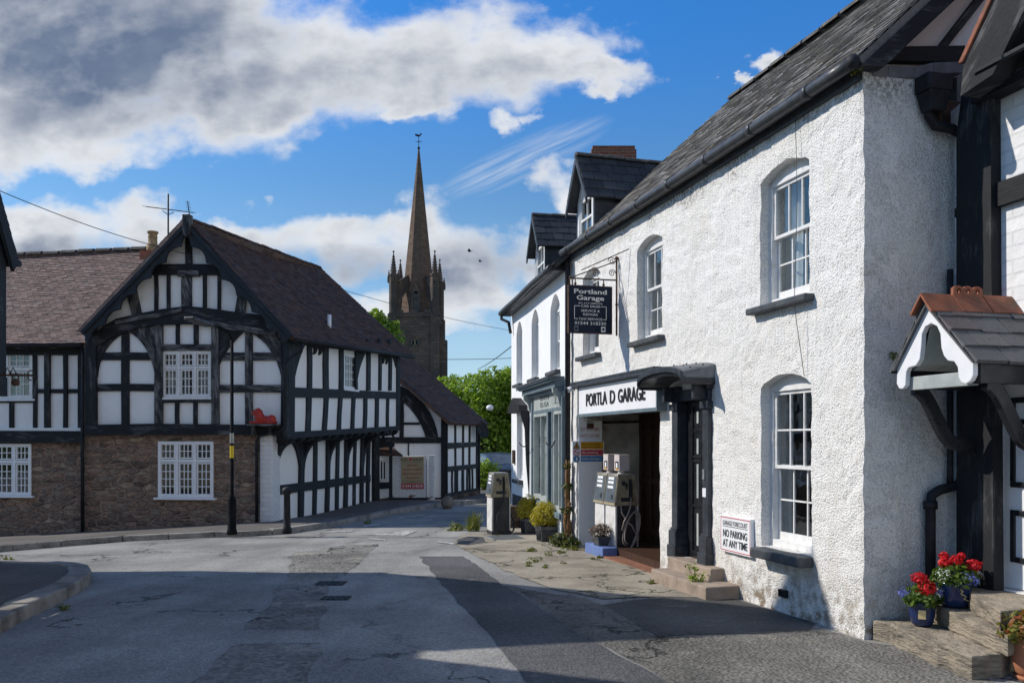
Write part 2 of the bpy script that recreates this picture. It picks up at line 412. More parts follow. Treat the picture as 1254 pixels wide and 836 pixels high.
    m, t, bs = newmat('spire stone'); v = t.co('Object')
    t.put(bs.inputs['Base Color'], t.ramp(t.noise(t.co('Object', (1, 1, 2.4)), 1.1, 8, .75), [(.3, (.085, .06, .048)), (.5, (.155, .108, .083)), (.7, (.23, .155, .115))]))
    finish(t, bs, None, .92, t.bump(t.noise(v, 3, 6, .7), .7, .08), .1); M['spire_stone'] = m
    # roof coverings -----------------------------------------------------
    def tiles(name, stops, lichen=None, rough=.82, lth=(.6, .68)):
        m, t, bs = newmat(name); v = t.co('Object')
        f = t.m('ADD', t.m('MULTIPLY', t.island(), .75), t.m('MULTIPLY', t.noise(v, 1.1, 5, .6), .3))
        col = t.ramp(f, stops)
        col = t.mix(t.mapr(t.noise(v, 40, 6, .7), .45, .75), col, t.mix(1.0, col, (.55, .55, .55), 'MULTIPLY'))
        if lichen: col = t.mix(t.mapr(t.noise(v, 9, 9, .75), lth[0], lth[1]), col, lichen)
        finish(t, bs, col, rough, t.bump(t.noise(v, 30, 6, .7), .4, .008), .3); return m
    M['clay'] = tiles('weathered clay tiles', [(.05, (.04, .026, .022)), (.35, (.088, .05, .037)), (.6, (.135, .072, .05)), (.82, (.07, .052, .047)), (1, (.2, .16, .145))], (.16, .15, .13), .82, (.64, .72))
    M['clay_red'] = tiles('russet clay tiles', [(.05, (.10, .072, .066)), (.35, (.19, .13, .115)), (.6, (.26, .17, .145)), (.82, (.16, .122, .11)), (1, (.36, .29, .26))], (.28, .25, .23), .8, (.62, .7))
    M['slate'] = tiles('old grey slates', [(.05, (.10, .095, .09)), (.4, (.18, .168, .155)), (.7, (.245, .225, .20)), (1, (.34, .315, .275))], (.38, .35, .25), .65, (.63, .72))
    M['slate_dark'] = tiles('dark slates', [(.05, (.03, .032, .036)), (.5, (.055, .058, .062)), (1, (.085, .088, .09))], (.16, .16, .13), .6, (.63, .7))
    M['slate_porch'] = tiles('porch slates', [(.05, (.07, .075, .08)), (.5, (.11, .115, .12)), (.75, (.14, .14, .14)), (1, (.12, .085, .09))], (.24, .22, .17), .55, (.64, .72))
    M['ridge_red'] = simple('red ridge tile', (.34, .115, .06), (.20, .075, .045), 7, .75, .4, 40, .006, dirt=(.12, .08, .05), dscale=6)
    M['ridge_grey'] = simple('grey ridge tile', (.10, .095, .09), (.06, .058, .055), 7, .8, .4, 30, .008, dirt=(.2, .18, .12), dscale=6)
    M['chimney_pot'] = simple('buff clay pot', (.38, .27, .14), (.24, .17, .09), 9, .8, .4, 30, .006)
    m, t, bs = newmat('red brick'); v = t.co('UV')
    br = t.n('ShaderNodeTexBrick'); t.L.new(v, br.inputs['Vector']); br.inputs['Scale'].default_value = 1.0
    br.inputs['Brick Width'].default_value = .22; br.inputs['Row Height'].default_value = .075; br.inputs['Mortar Size'].default_value = .01
    br.inputs['Color1'].default_value = (.26, .09, .05, 1); br.inputs['Color2'].default_value = (.17, .065, .04, 1); br.inputs['Mortar'].default_value = (.2, .17, .14, 1)
    finish(t, bs, br.outputs[0], .88, t.bump(t.noise(v, 30, 5), .5, .01), .2); M['brick'] = m
    # metals, lead, pipes
    M['iron'] = simple('black cast iron', (.012, .013, .016), (.025, .026, .03), 8, .62, .3, 40, .004, spec=.25)
    M['post_black'] = simple('matt black post paint', (.008, .009, .011), (.014, .015, .017), 8, .85, .1, 40, .002, spec=.1)
    M['gutter'] = simple('grey iron gutter', (.06, .062, .066), (.035, .037, .04), 6, .42, .2, 30, .003)
    M['lead'] = simple('weathered lead', (.17, .18, .195), (.10, .105, .115), 5, .55, .4, 12, .01)
    M['steel'] = simple('galvanised steel', (.45, .47, .48), (.36, .38, .39), 8, .45, .1, 30, .002, metal=.7)
    M['rusty'] = simple('rusty iron', (.10, .05, .03), (.05, .03, .022), 15, .8, .4, 60, .004)
    # stones, steps
    M['step_sand'] = simple('flagstone', (.36, .305, .23), (.19, .165, .13), 2.2, .88, 1.0, 7, .05, dirt=(.10, .09, .07), dscale=2.2, stretch=(1.3, 1.3, 6))
    M['step_pink'] = simple('buff concrete step', (.36, .285, .225), (.27, .21, .165), 4, .85, .3, 50, .006, dirt=(.17, .14, .11))
    M['slate_sill'] = simple('painted stone sill', (.042, .050, .060), (.075, .082, .09), 8, .6, .4, 30, .006, dirt=(.16, .16, .15), dscale=13)
    M['stone_ball'] = simple('mossy stone', (.24, .21, .17), (.13, .12, .09), 6, .9, .5, 20, .01)
    M['tile_red'] = simple('red quarry tile', (.30, .13, .075), (.2, .1, .065), 6, .7, .2, 30, .004)
    # plants
    def leaf(name, a, b, c, trans=.35):
        m, t, bs = newmat(name)
        col = t.ramp(t.island(), [(.0, a), (.55, b), (1, c)])
        finish(t, bs, col, .5, None, .35)
        tr = t.n('ShaderNodeBsdfTranslucent'); t.L.new(t.mix(1.0, col, (1.5, 1.6, .7), 'MULTIPLY'), tr.inputs[0])
        mx = t.n('ShaderNodeMixShader'); mx.inputs[0].default_value = trans
        out = [n for n in t.t.nodes if n.type == 'OUTPUT_MATERIAL'][0]
        t.L.new(bs.outputs[0], mx.inputs[1]); t.L.new(tr.outputs[0], mx.inputs[2]); t.L.new(mx.outputs[0], out.inputs[0]); return m
    M['leaf'] = leaf('green leaves', (.10, .17, .02), (.2, .29, .035), (.32, .40, .08), .5)
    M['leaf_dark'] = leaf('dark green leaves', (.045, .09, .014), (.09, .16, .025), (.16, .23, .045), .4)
    M['leaf_box'] = leaf('yellow green box leaves', (.24, .215, .02), (.42, .35, .035), (.55, .44, .07), .4)
    M['leaf_ivy'] = leaf('ivy leaves', (.025, .05, .01), (.05, .09, .02), (.16, .10, .03), .25)
    M['leaf_dead'] = leaf('dead heather', (.10, .065, .04), (.18, .12, .08), (.25, .18, .13), .1)
    M['leaf_moss'] = leaf('moss and weeds', (.08, .10, .012), (.15, .17, .025), (.22, .2, .04), .2)
    M['leaf_red'] = leaf('reddish leaves', (.10, .12, .02), (.2, .18, .03), (.28, .06, .03), .3)
    M['bark'] = simple('bark', (.10, .075, .05), (.05, .04, .03), 5, .9, .7, 14, .03)
    M['stem_brown'] = simple('old ivy stems', (.24, .13, .05), (.12, .07, .03), 14, .9, .8, 30, .02)
    M['petal_red'] = leaf('red petals', (.45, .006, .012), (.62, .012, .02), (.75, .03, .04), .2)
    M['petal_blue'] = leaf('blue petals', (.10, .12, .55), (.16, .19, .7), (.28, .3, .8), .2)
    M['petal_white'] = leaf('white petals', (.65, .65, .65), (.75, .75, .75), (.8, .8, .8), .2)
    M['soil'] = simple('potting soil', (.03, .022, .015), (.05, .035, .025), 12, .95, .6, 30, .01)
    M['pot_blue'] = simple('blue glaze', (.012, .024, .085), (.02, .04, .13), 5, .12, .1, 12, .003, spec=.6)
    M['terracotta'] = simple('terracotta', (.42, .17, .09), (.33, .13, .075), 6, .8, .2, 30, .004, dirt=(.45, .3, .22))
    M['gold'] = simple('gold decoration', (.75, .58, .28), (.65, .48, .22), 8, .5, 0)
    M['planter_grey'] = simple('grey plastic planter', (.085, .09, .095), (.06, .063, .067), 6, .55, .15, 30, .003)
    # pumps and signs
    M['pump_cream'] = simple('soiled cream enamel', (.40, .34, .22), (.26, .22, .14), 5, .5, .2, 20, .003, dirt=(.12, .10, .07), dscale=4)
    M['pump_white'] = simple('white enamel', (.76, .74, .72), (.62, .6, .57), 6, .45, .1, 20, .003, dirt=(.42, .38, .33))
    M['pump_box'] = simple('faded white lamp box', (.62, .55, .53), (.54, .47, .45), 5, .5, .08, 20, .002)
    M['pump_dark'] = simple('dark grey panel', (.02, .021, .024), (.045, .045, .048), 5, .5, .1, 20, .003)
    M['pump_glass'] = simple('grey display glass', (.16, .19, .22), (.10, .12, .14), 3, .12, 0, spec=.6)
    M['pump_trim'] = simple('pale trim', (.42, .41, .38), (.3, .29, .26), 5, .4, .1, 20, .002, metal=.4)
    M['hose'] = simple('grey brown hose', (.34, .28, .24), (.24, .19, .16), 8, .6, .1, 40, .002)
    M['hose_black'] = simple('black hose', (.015, .015, .017), (.03, .03, .033), 8, .5, .1, 40, .002)
    M['blue_plinth'] = simple('flaking blue paint', (.15, .22, .46), (.11, .17, .38), 5, .7, .3, 20, .006, dirt=(.16, .15, .14), dscale=3)
    M['sign_navy'] = simple('dark navy sign enamel', (.008, .014, .030), (.013, .021, .04), 4, .65, .06, 20, .001, spec=.2)
    M['sign_white'] = simple('white sign enamel', (.85, .85, .87), (.80, .80, .82), 3, .4, .04, 20, .001)
    M['ink_white'] = simple('white lettering', (.82, .80, .74), (.74, .72, .66), 20, .5, 0)
    M['ink_black'] = simple('black lettering', (.012, .013, .016), (.03, .032, .036), 20, .5, 0)
    M['ink_grey'] = simple('grey letter sides', (.16, .18, .2), (.1, .11, .13), 20, .6, 0)
    M['ink_red'] = simple('red lettering', (.42, .035, .03), (.34, .03, .03), 20, .5, 0)
    M['ink_faded'] = simple('faded red lettering', (.45, .14, .10), (.5, .33, .3), 14, .7, 0)
    M['yellow'] = simple('amber sign paint', (.70, .36, .015), (.62, .31, .015), 5, .45, 0)
    M['red'] = simple('red sign paint', (.52, .05, .05), (.50, .07, .09), 5, .45, 0)
    M['blue'] = simple('blue sign paint', (.06, .23, .46), (.05, .2, .42), 5, .45, 0)
    M['tan'] = simple('tan sign board', (.46, .37, .22), (.42, .33, .19), 4, .6, 0)
    M['sticker'] = simple('yellow sticker', (.72, .52, .02), (.66, .46, .02), 5, .5, 0)
    M['lion_red'] = simple('red painted statue', (.46, .035, .02), (.38, .03, .02), 7, .45, .2, 25, .006)
    M['curtain'] = simple('net curtain', (.74, .73, .70), (.62, .61, .59), 4, .9, .1, 20, .004)
    M['curtain_red'] = simple('dark red curtain', (.22, .05, .04), (.15, .04, .03), 4, .9, .1, 20, .004)
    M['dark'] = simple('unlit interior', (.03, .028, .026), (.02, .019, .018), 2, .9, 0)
    M['block_wall'] = simple('old painted blockwork', (.66, .64, .58), (.42, .40, .36), 2.4, .9, .5, 14, .02, dirt=(.12, .11, .095), dscale=2.2)
    M['car_paint'] = simple('blue grey car paint', (.06, .085, .13), (.05, .075, .12), 3, .25, 0, spec=.6)
    M['rubber'] = simple('rubber', (.015, .015, .015), (.025, .025, .025), 8, .8, .1)
    M['lamp_lens'] = simple('lamp lens', (.6, .62, .65), (.5, .52, .55), 5, .15, 0)
    # glass
    m = bpy.data.materials.new('window glass'); m.use_nodes = True; t = NT(m.node_tree); m.node_tree.nodes.clear()
    tr = t.n('ShaderNodeBsdfTransparent'); tr.inputs[0].default_value = (.92, .94, .94, 1)
    gl = t.n('ShaderNodeBsdfGlossy'); gl.inputs['Roughness'].default_value = .02; gl.inputs[0].default_value = (.9, .93, .95, 1)
    lw = t.n('ShaderNodeLayerWeight'); lw.inputs[0].default_value = .5
    fz = t.m('ADD', .07, t.m('MULTIPLY', .8, t.m('POWER', lw.outputs['Facing'], 4.0)), cl=True)
    t.L.new(t.bump(t.noise(t.co('Object'), 2.5, 2), .1, .02), gl.inputs['Normal'])
    mx = t.n('ShaderNodeMixShader'); t.L.new(fz, mx.inputs[0]); t.L.new(tr.outputs[0], mx.inputs[1]); t.L.new(gl.outputs[0], mx.inputs[2])
    o = t.n('ShaderNodeOutputMaterial'); t.L.new(mx.outputs[0], o.inputs[0]); M['glass'] = m
build_materials()
# ------------------------------------------------------------------ shared builders
def arch_loop(s0, s1, z0, z1, rise, n=12):
    pts = [(s0, z0), (s1, z0), (s1, z1)]
    c = (s0 + s1) / 2; a = (s1 - s0) / 2
    for i in range(1, n):
        t = math.pi * i / n
        if rise >= a * .95: x, z = math.cos(t) * a, math.sin(t) * rise
        else:
            x = a * (1 - 2 * i / n); z = rise * (1 - (x / a) ** 2)
        pts.append((c + x, z1 + z))
    pts.append((s0, z1)); return pts
def rect_loop(s0, s1, z0, z1): return [(s0, z0), (s1, z0), (s1, z1), (s0, z1)]
def bars(mb, pl, s0, s1, z0, z1, o0, o1, cols, rows, w=.018):
    for i in range(1, cols):
        s = s0 + (s1 - s0) * i / cols; mb.rect(pl, s - w / 2, s + w / 2, z0, z1, o0, o1)
    for i in range(1, rows):
        z = z0 + (z1 - z0) * i / rows; mb.rect(pl, s0, s1, z - w / 2, z + w / 2, o0 + .002, o1 - .002)
def ring(mb, pl, s0, s1, z0, z1, w, o0, o1, wb=None, wt=None):
    wb = wb or w; wt = wt or w
    mb.rect(pl, s0, s0 + w, z0, z1, o0, o1); mb.rect(pl, s1 - w, s1, z0, z1, o0, o1)
    mb.rect(pl, s0 + w, s1 - w, z0, z0 + wb, o0, o1 - .001); mb.rect(pl, s0 + w, s1 - w, z1 - wt, z1, o0, o1 - .001)
def pane(pl, s0, s1, z0, z1, o, parent):
    return MB().rect(pl, s0, s1, z0, z1, o - .004, o).obj('pane', M['glass'], parent)
def drape(pl, s0, s1, z0, z1, o, parent, m='curtain', folds=6, amp=.02):
    mb = MB(); n = 28
    top = [pl.w(s0 + (s1 - s0) * i / n, z1, o + amp * math.sin(i / n * folds * 6.283)) for i in range(n + 1)]
    bot = [pl.w(s0 + (s1 - s0) * i / n, z0, o + amp * 1.3 * math.sin(i / n * folds * 6.283 + .4)) for i in range(n + 1)]
    for i in range(n): mb.face([bot[i], bot[i + 1], top[i + 1], top[i]])
    return mb.obj('curtain', M[m], parent, smooth=True, fixn=False)
def sash_window(house, pl, s0, s1, z0, z1, rise, recess=.13, rows=(2, 2), meet=.5, cols=3, sill=(.12, .07, .1), drapes=(), mat='white_paint', wf=.06):
    mb = MB(); o = -recess
    ring(mb, pl, s0 - .01, s1 + .01, z0, z1 + .005, wf, o - .07, o + .03, .07, .05)
    if rise > 0:
        a = arch_loop(s0 - .01, s1 + .01, z0, z1, rise + .01)[2:]
        mb.prism(pl, a, o - .06, o + .018)
    i0, i1 = s0 + wf - .01, s1 - wf + .01; zb, zt = z0 + .07, z1 - .045; zm = zb + (zt - zb) * meet
    ring(mb, pl, i0, i1, zm - .03, zt, .035, o - .03, o + .006, .035)
    ring(mb, pl, i0, i1, zb, zm + .012, .035, o - .062, o - .034, .075)
    bars(mb, pl, i0 + .035, i1 - .035, zm, zt - .035, o - .024, o + .001, cols, rows[0])
    bars(mb, pl, i0 + .035, i1 - .035, zb + .075, zm - .02, o - .056, o - .038, cols, rows[1])
    w = mb.obj('window', M[mat], house, bevel=.003)
    pane(pl, i0 + .03, i1 - .03, zm, zt - .03, o - .012, w); pane(pl, i0 + .03, i1 - .03, zb + .07, zm - .02, o - .048, w)
    if sill:
        MB().rect(pl, s0 - sill[0], s1 + abs(sill[0]) * .6, z0 - sill[1], z0 - .004, o + .03, sill[2]).obj('sill', M['slate_sill'], w, bevel=.012)
    for (f0, f1, m) in drapes:
        drape(pl, s0 + (s1 - s0) * f0, s0 + (s1 - s0) * f1, z0 + .05, z1 + rise, o - .17, w, m, max(2, int(9 * (f1 - f0))))
    return w
def casement(house, pl, S, Z, grids, frame=.06, recess=.02, sill=True, mat='white_bright', curtains=(), split=None):
    """S: column edges, Z: row edges (bottom up), grids[row][col]=(cols,rows)"""
    mb = MB(); o0, o1 = -.07 - recess, .012 - recess
    for s in S[1:-1]: mb.rect(pl, s - frame * .42, s + frame * .42, Z[0], Z[-1], o0, o1)
    for z in Z[1:-1]: mb.rect(pl, S[0], S[-1], z - frame * .42, z + frame * .42, o0, o1 - .002)
    ring(mb, pl, S[0] - .005, S[-1] + .005, Z[0] - .005, Z[-1] + .005, frame * .8, o0 - .002, o1 + .003)
    P = []
    for r in range(len(Z) - 1):
        for c in range(len(S) - 1):
            s0, s1 = S[c] + frame * .55, S[c + 1] - frame * .55; z0, z1 = Z[r] + frame * .55, Z[r + 1] - frame * .55
            ring(mb, pl, s0, s1, z0, z1, .03, o0 + .02, o1 - .012)
            bars(mb, pl, s0 + .03, s1 - .03, z0 + .03, z1 - .03, o0 + .035, o1 - .02, *grids[r][c])
            P.append((s0 + .02, s1 - .02, z0 + .02, z1 - .02))
    w = mb.obj('window', M[mat], house)
    for p in P: pane(pl, *p, o0 + .045, w)
    if sill: MB().rect(pl, S[0] - .09, S[-1] + .09, Z[0] - .06, Z[0] - .008, o0, .07).obj('sill', M[mat], w, bevel=.006)
    for (a, b, m) in curtains:
        W = S[-1] - S[0]; drape(pl, S[0] + a * W, S[0] + b * W, Z[0] + .02, Z[-1] - .02, -.2, w, m, max(2, int(10 * (b - a))))
    return w
def bil(A, B, C, D, u, v): return (A * (1 - u) + B * u) * (1 - v) + (D * (1 - u) + C * u) * v
def tiled(A, B, C, D, tw, th, name, m, parent, lift=.02, jit=.006, sag=0.0, thick=.07, seed=1, gap=.004):
    """A eave left, B eave right, C ridge right, D ridge left as one faces the slope from outside"""
    rnd = random.Random(seed); A, B, C, D = map(Vector, (A, B, C, D)); mb = MB()
    N = (B - A).cross(D - A).normalized()
    sg = lambda u, v: N * (-sag * math.sin(math.pi * clamp(u)) * (.35 + .65 * v))
    P = lambda u, v: bil(A, B, C, D, u, v) + sg(u, v)
    nr = max(2, round(((D - A).length + (C - B).length) / 2 / th))
    for r in range(nr):
        v0 = r / nr - .15 / nr; v1 = min(1.0, (r + 1.12) / nr)
        L = (bil(A, B, C, D, 1, v0) - bil(A, B, C, D, 0, v0)).length; nc = max(2, round(L / tw)); sh = .5 if r % 2 else 0.0
        ed = [clamp((k + sh + rnd.uniform(-.06, .06)) / nc) for k in range(-1, nc + 1)]
        for k in range(len(ed) - 1):
            a, b = ed[k], ed[k + 1]
            if b - a < .08 / nc: continue
            e = gap / max(L, .1); a += e; b -= e
            dv = rnd.uniform(-.07, .07) / nr; l1 = lift + rnd.uniform(0, jit); l2 = l1 + rnd.uniform(-jit, jit) * .6
            p0, p1 = P(a, v0 + dv) + N * l1, P(b, v0 + dv) + N * l2
            q1, q0 = P(b, v1) + N * .004, P(a, v1) + N * .004
            d0, d1 = P(a, v0 + dv) - N * .012, P(b, v0 + dv) - N * .012
            v = [mb.bm.verts.new(x) for x in (p0, p1, q1, q0, d0, d1)]
            mb.bm.faces.new([v[0], v[1], v[2], v[3]]); mb.bm.faces.new([v[4], v[5], v[1], v[0]])
            mb.bm.faces.new([v[4], v[0], v[3]]); mb.bm.faces.new([v[1], v[5], v[2]])
    k = 12
    for i in range(k):
        for j in range(4):
            a, b, c, d = i / k, (i + 1) / k, j / 4, (j + 1) / 4
            t = [P(a, c), P(b, c), P(b, d), P(a, d)]
            mb.face([p - N * .016 for p in t])
            mb.face([p - N * thick for p in t][::-1])
    for (u0, v0, u1, v1) in ((0, 0, 1, 0), (1, 0, 1, 1), (1, 1, 0, 1), (0, 1, 0, 0)):
        for i in range(k):
            x0, y0 = u0 + (u1 - u0) * i / k, v0 + (v1 - v0) * i / k; x1, y1 = u0 + (u1 - u0) * (i + 1) / k, v0 + (v1 - v0) * (i + 1) / k
            a, b = P(x0, y0), P(x1, y1); mb.face([a - N * thick, b - N * thick, b - N * .016, a - N * .016])
    return mb.obj(name, m, parent, fixn=False)
def ridge_tiles(p, q, name, m, parent, n, r=.11, jit=.01, down=.06):
    mb = MB(); p, q = Vector(p), Vector(q)
    for i in range(n):
        a = p.lerp(q, i / n + .004); b = p.lerp(q, (i + 1) / n - .004); j = Vector((0, 0, U(-jit, jit)))
        side = (q - p).cross(Vector((0, 0, 1))).normalized(); ra = []
        for e, rr in ((a, r), (b, r * .93)):
            ra.append([mb.bm.verts.new(e + j + side * (rr * math.cos(t)) + Vector((0, 0, rr * math.sin(t) * .85 - down))) for t in [math.pi * k / 6 for k in range(7)]])
        for k in range(6): mb.bm.faces.new([ra[0][k], ra[0][k + 1], ra[1][k + 1], ra[1][k]])
        mb.bm.faces.new(ra[0]); mb.bm.faces.new(ra[1][::-1])
    return mb.obj(name, m, parent)
def text(body, pl, s, z, h, o, m, parent, name='lettering', width=None, bold=0.0, ext=.004, align='CENTER', slant=0.0):
    cu = bpy.data.curves.new('t', 'FONT'); cu.body = body; cu.size = 1; cu.offset = bold; cu.align_x = 'CENTER' if align == 'CENTER' else 'LEFT'; cu.resolution_u = 3
    ob = bpy.data.objects.new('t', cu); COL.objects.link(ob)
    me = bpy.data.meshes.new_from_object(ob.evaluated_get(bpy.context.evaluated_depsgraph_get()))
    bpy.data.objects.remove(ob); xs = [v.co.x for v in me.vertices]; ys = [v.co.y for v in me.vertices]
    if not xs: return None
    x0, x1, y0, y1 = min(xs), max(xs), 0.0, .70
    k = h / (y1 - y0); kx = k if width is None else width / (x1 - x0)
    cxx = (x0 + x1) / 2 if align == 'CENTER' else x0
    mb = MB(); vs = {}
    for v in me.vertices:
        ss = s + (v.co.x - cxx) * kx + slant * v.co.y * k; zz = z + v.co.y * k
        vs[v.index] = (ss, zz)
    front = {i: mb.bm.verts.new(pl.w(a, b, o + ext)) for i, (a, b) in vs.items()}
    for p in me.polygons:
        try: mb.bm.faces.new([front[i] for i in p.vertices])
        except ValueError: pass
    bd = [e for e in mb.bm.edges if len(e.link_faces) == 1]
    if ext > .003:
        r = bmesh.ops.extrude_edge_only(mb.bm, edges=bd)
        nv = [x for x in r['geom'] if isinstance(x, bmesh.types.BMVert)]
        bmesh.ops.translate(mb.bm, vec=-pl.n * ext, verts=nv)
    bpy.data.meshes.remove(me)
    return mb.obj(name, M[m], parent)
def leaves(mb, centers, n, size, flat=.5, seed=3, squash=1.0, shell=.5):
    rnd = random.Random(seed); tot = sum(c[1] ** 2 for c in centers)
    for (c, r) in centers:
        c = Vector(c)
        for _ in range(int(n * r * r / tot)):
            d = Vector((rnd.gauss(0, 1), rnd.gauss(0, 1), rnd.gauss(0, 1))).normalized()
            p = c + Vector((d.x, d.y, d.z * squash)) * r * (shell + (1 - shell) * rnd.random() ** .6 + rnd.uniform(-.08, .12))
            nn = (d * (1 - flat) + Vector((rnd.gauss(0, .6), rnd.gauss(0, .6), rnd.gauss(.5, .6))) * flat).normalized()
            a = nn.orthogonal().normalized(); a = (Matrix.Rotation(rnd.uniform(0, 6.28), 3, nn) @ a); b = nn.cross(a); s = size * rnd.uniform(.6, 1.35)
            v = [mb.bm.verts.new(x) for x in (p - a * s, p + b * s * .5 + nn * s * .12, p + a * s, p - b * s * .5 + nn * s * .12)]
            mb.bm.faces.new(v)
    return mb
def patch(poly, dz, name, m, step_=.5, jag=0.0, kind=True):
    """sheet draped over the ground: outline in plan, cut fine enough to follow it"""
    mb = MB(); pts = []; step = .5
    n = len(poly)
    for i in range(n):
        a, b = Vector(poly[i][:2]), Vector(poly[(i + 1) % n][:2]); k = max(1, int((b - a).length / .18)) if jag else 1
        for j in range(k):
            p = a.lerp(b, j / k)
            if jag:
                q = noise.noise_vector(Vector((p.x * 2.3, p.y * 2.3, 3.1))) + noise.noise_vector(Vector((p.x * 7, p.y * 7, 9))) * .5
                p = p + Vector((q.x, q.y)) * jag
            pts.append(p)
    vs = [mb.bm.verts.new((p.x, p.y, 0)) for p in pts]
    es = [mb.bm.edges.new((vs[i], vs[(i + 1) % len(vs)])) for i in range(len(vs))]
    bmesh.ops.triangle_fill(mb.bm, use_beauty=True, edges=es, normal=(0, 0, 1))
    xs = [p.x for p in pts]; ys = [p.y for p in pts]
    for ax, lo, hi in (((1, 0, 0), min(xs), max(xs)), ((0, 1, 0), min(ys), max(ys))):
        mb.cut_grid(ax, math.floor(lo / step) * step, hi, step)
    for v in mb.bm.verts: v.co.z = g(v.co.x, v.co.y) + dz
    for f in mb.bm.faces:
        if f.normal.z < 0: f.normal_flip()
    o = mb.obj(name, m, fixn=False, smooth=True)
    return struct(o) if kind else o
def G2(pts): return [on_ground(x, y)[:2] for x, y in pts]
def slab(poly, h, name, m, below=.1):
    """raised pavement following the ground"""
    mb = MB(); bm = mb.bm
    vs = [bm.verts.new((p[0], p[1], 0)) for p in poly]
    es = [bm.edges.new((vs[i], vs[(i + 1) % len(vs)])) for i in range(len(vs))]
    bmesh.ops.triangle_fill(bm, use_beauty=True, edges=es, normal=(0, 0, 1))
    for ax, k in (((1, 0, 0), 0), ((0, 1, 0), 1)):
        mb.cut_grid(ax, math.floor(min(p[k] for p in poly)) + .35, max(p[k] for p in poly), .7)
    for f in bm.faces:
        if f.normal.z < 0: f.normal_flip()
    for v in bm.verts: v.co.z = g(v.co.x, v.co.y) + h
    bd = [e for e in bm.edges if len(e.link_faces) == 1]
    r = bmesh.ops.extrude_edge_only(bm, edges=bd)
    for v in [x for x in r['geom'] if isinstance(x, bmesh.types.BMVert)]: v.co.z -= h + below
    return struct(mb.obj(name, m, fixn=False))
def kerb(line, w, h, name, seg=.9):
    """kerb stones along a plan polyline, on its left side"""
    mb = MB(); L = [Vector(p[:2]) for p in line]; pts = [L[0]]
    for a, b in zip(L, L[1:]):
        k = max(1, round((b - a).length / .3))
        for j in range(1, k + 1): pts.append(a.lerp(b, j / k))
    dist = 0; start = 0; i = 0; stones = []
    cur = [pts[0]]; acc = 0
    for a, b in zip(pts, pts[1:]):
        cur.append(b); acc += (b - a).length
        if acc > seg * U(.8, 1.2): stones.append(cur); cur = [b]; acc = 0
    if len(cur) > 1: stones.append(cur)
    for st in stones:
        inn, out = [], []; dh = U(-.008, .008)
        for j, p in enumerate(st):
            d = (st[min(j + 1, len(st) - 1)] - st[max(j - 1, 0)]).normalized(); nrm = Vector((-d.y, d.x)); q = p + d * (.008 if j == 0 else (-.008 if j == len(st) - 1 else 0))
            out.append(q + nrm * U(-.006, .006)); inn.append(q + nrm * w)
        mb.vprism([tuple(p) for p in out] + [tuple(p) for p in inn[::-1]], lambda x, y: g(x, y) - .1, lambda x, y: g(x, y) + h + dh)
    return struct(mb.obj(name, M['kerb'], bevel=.018))

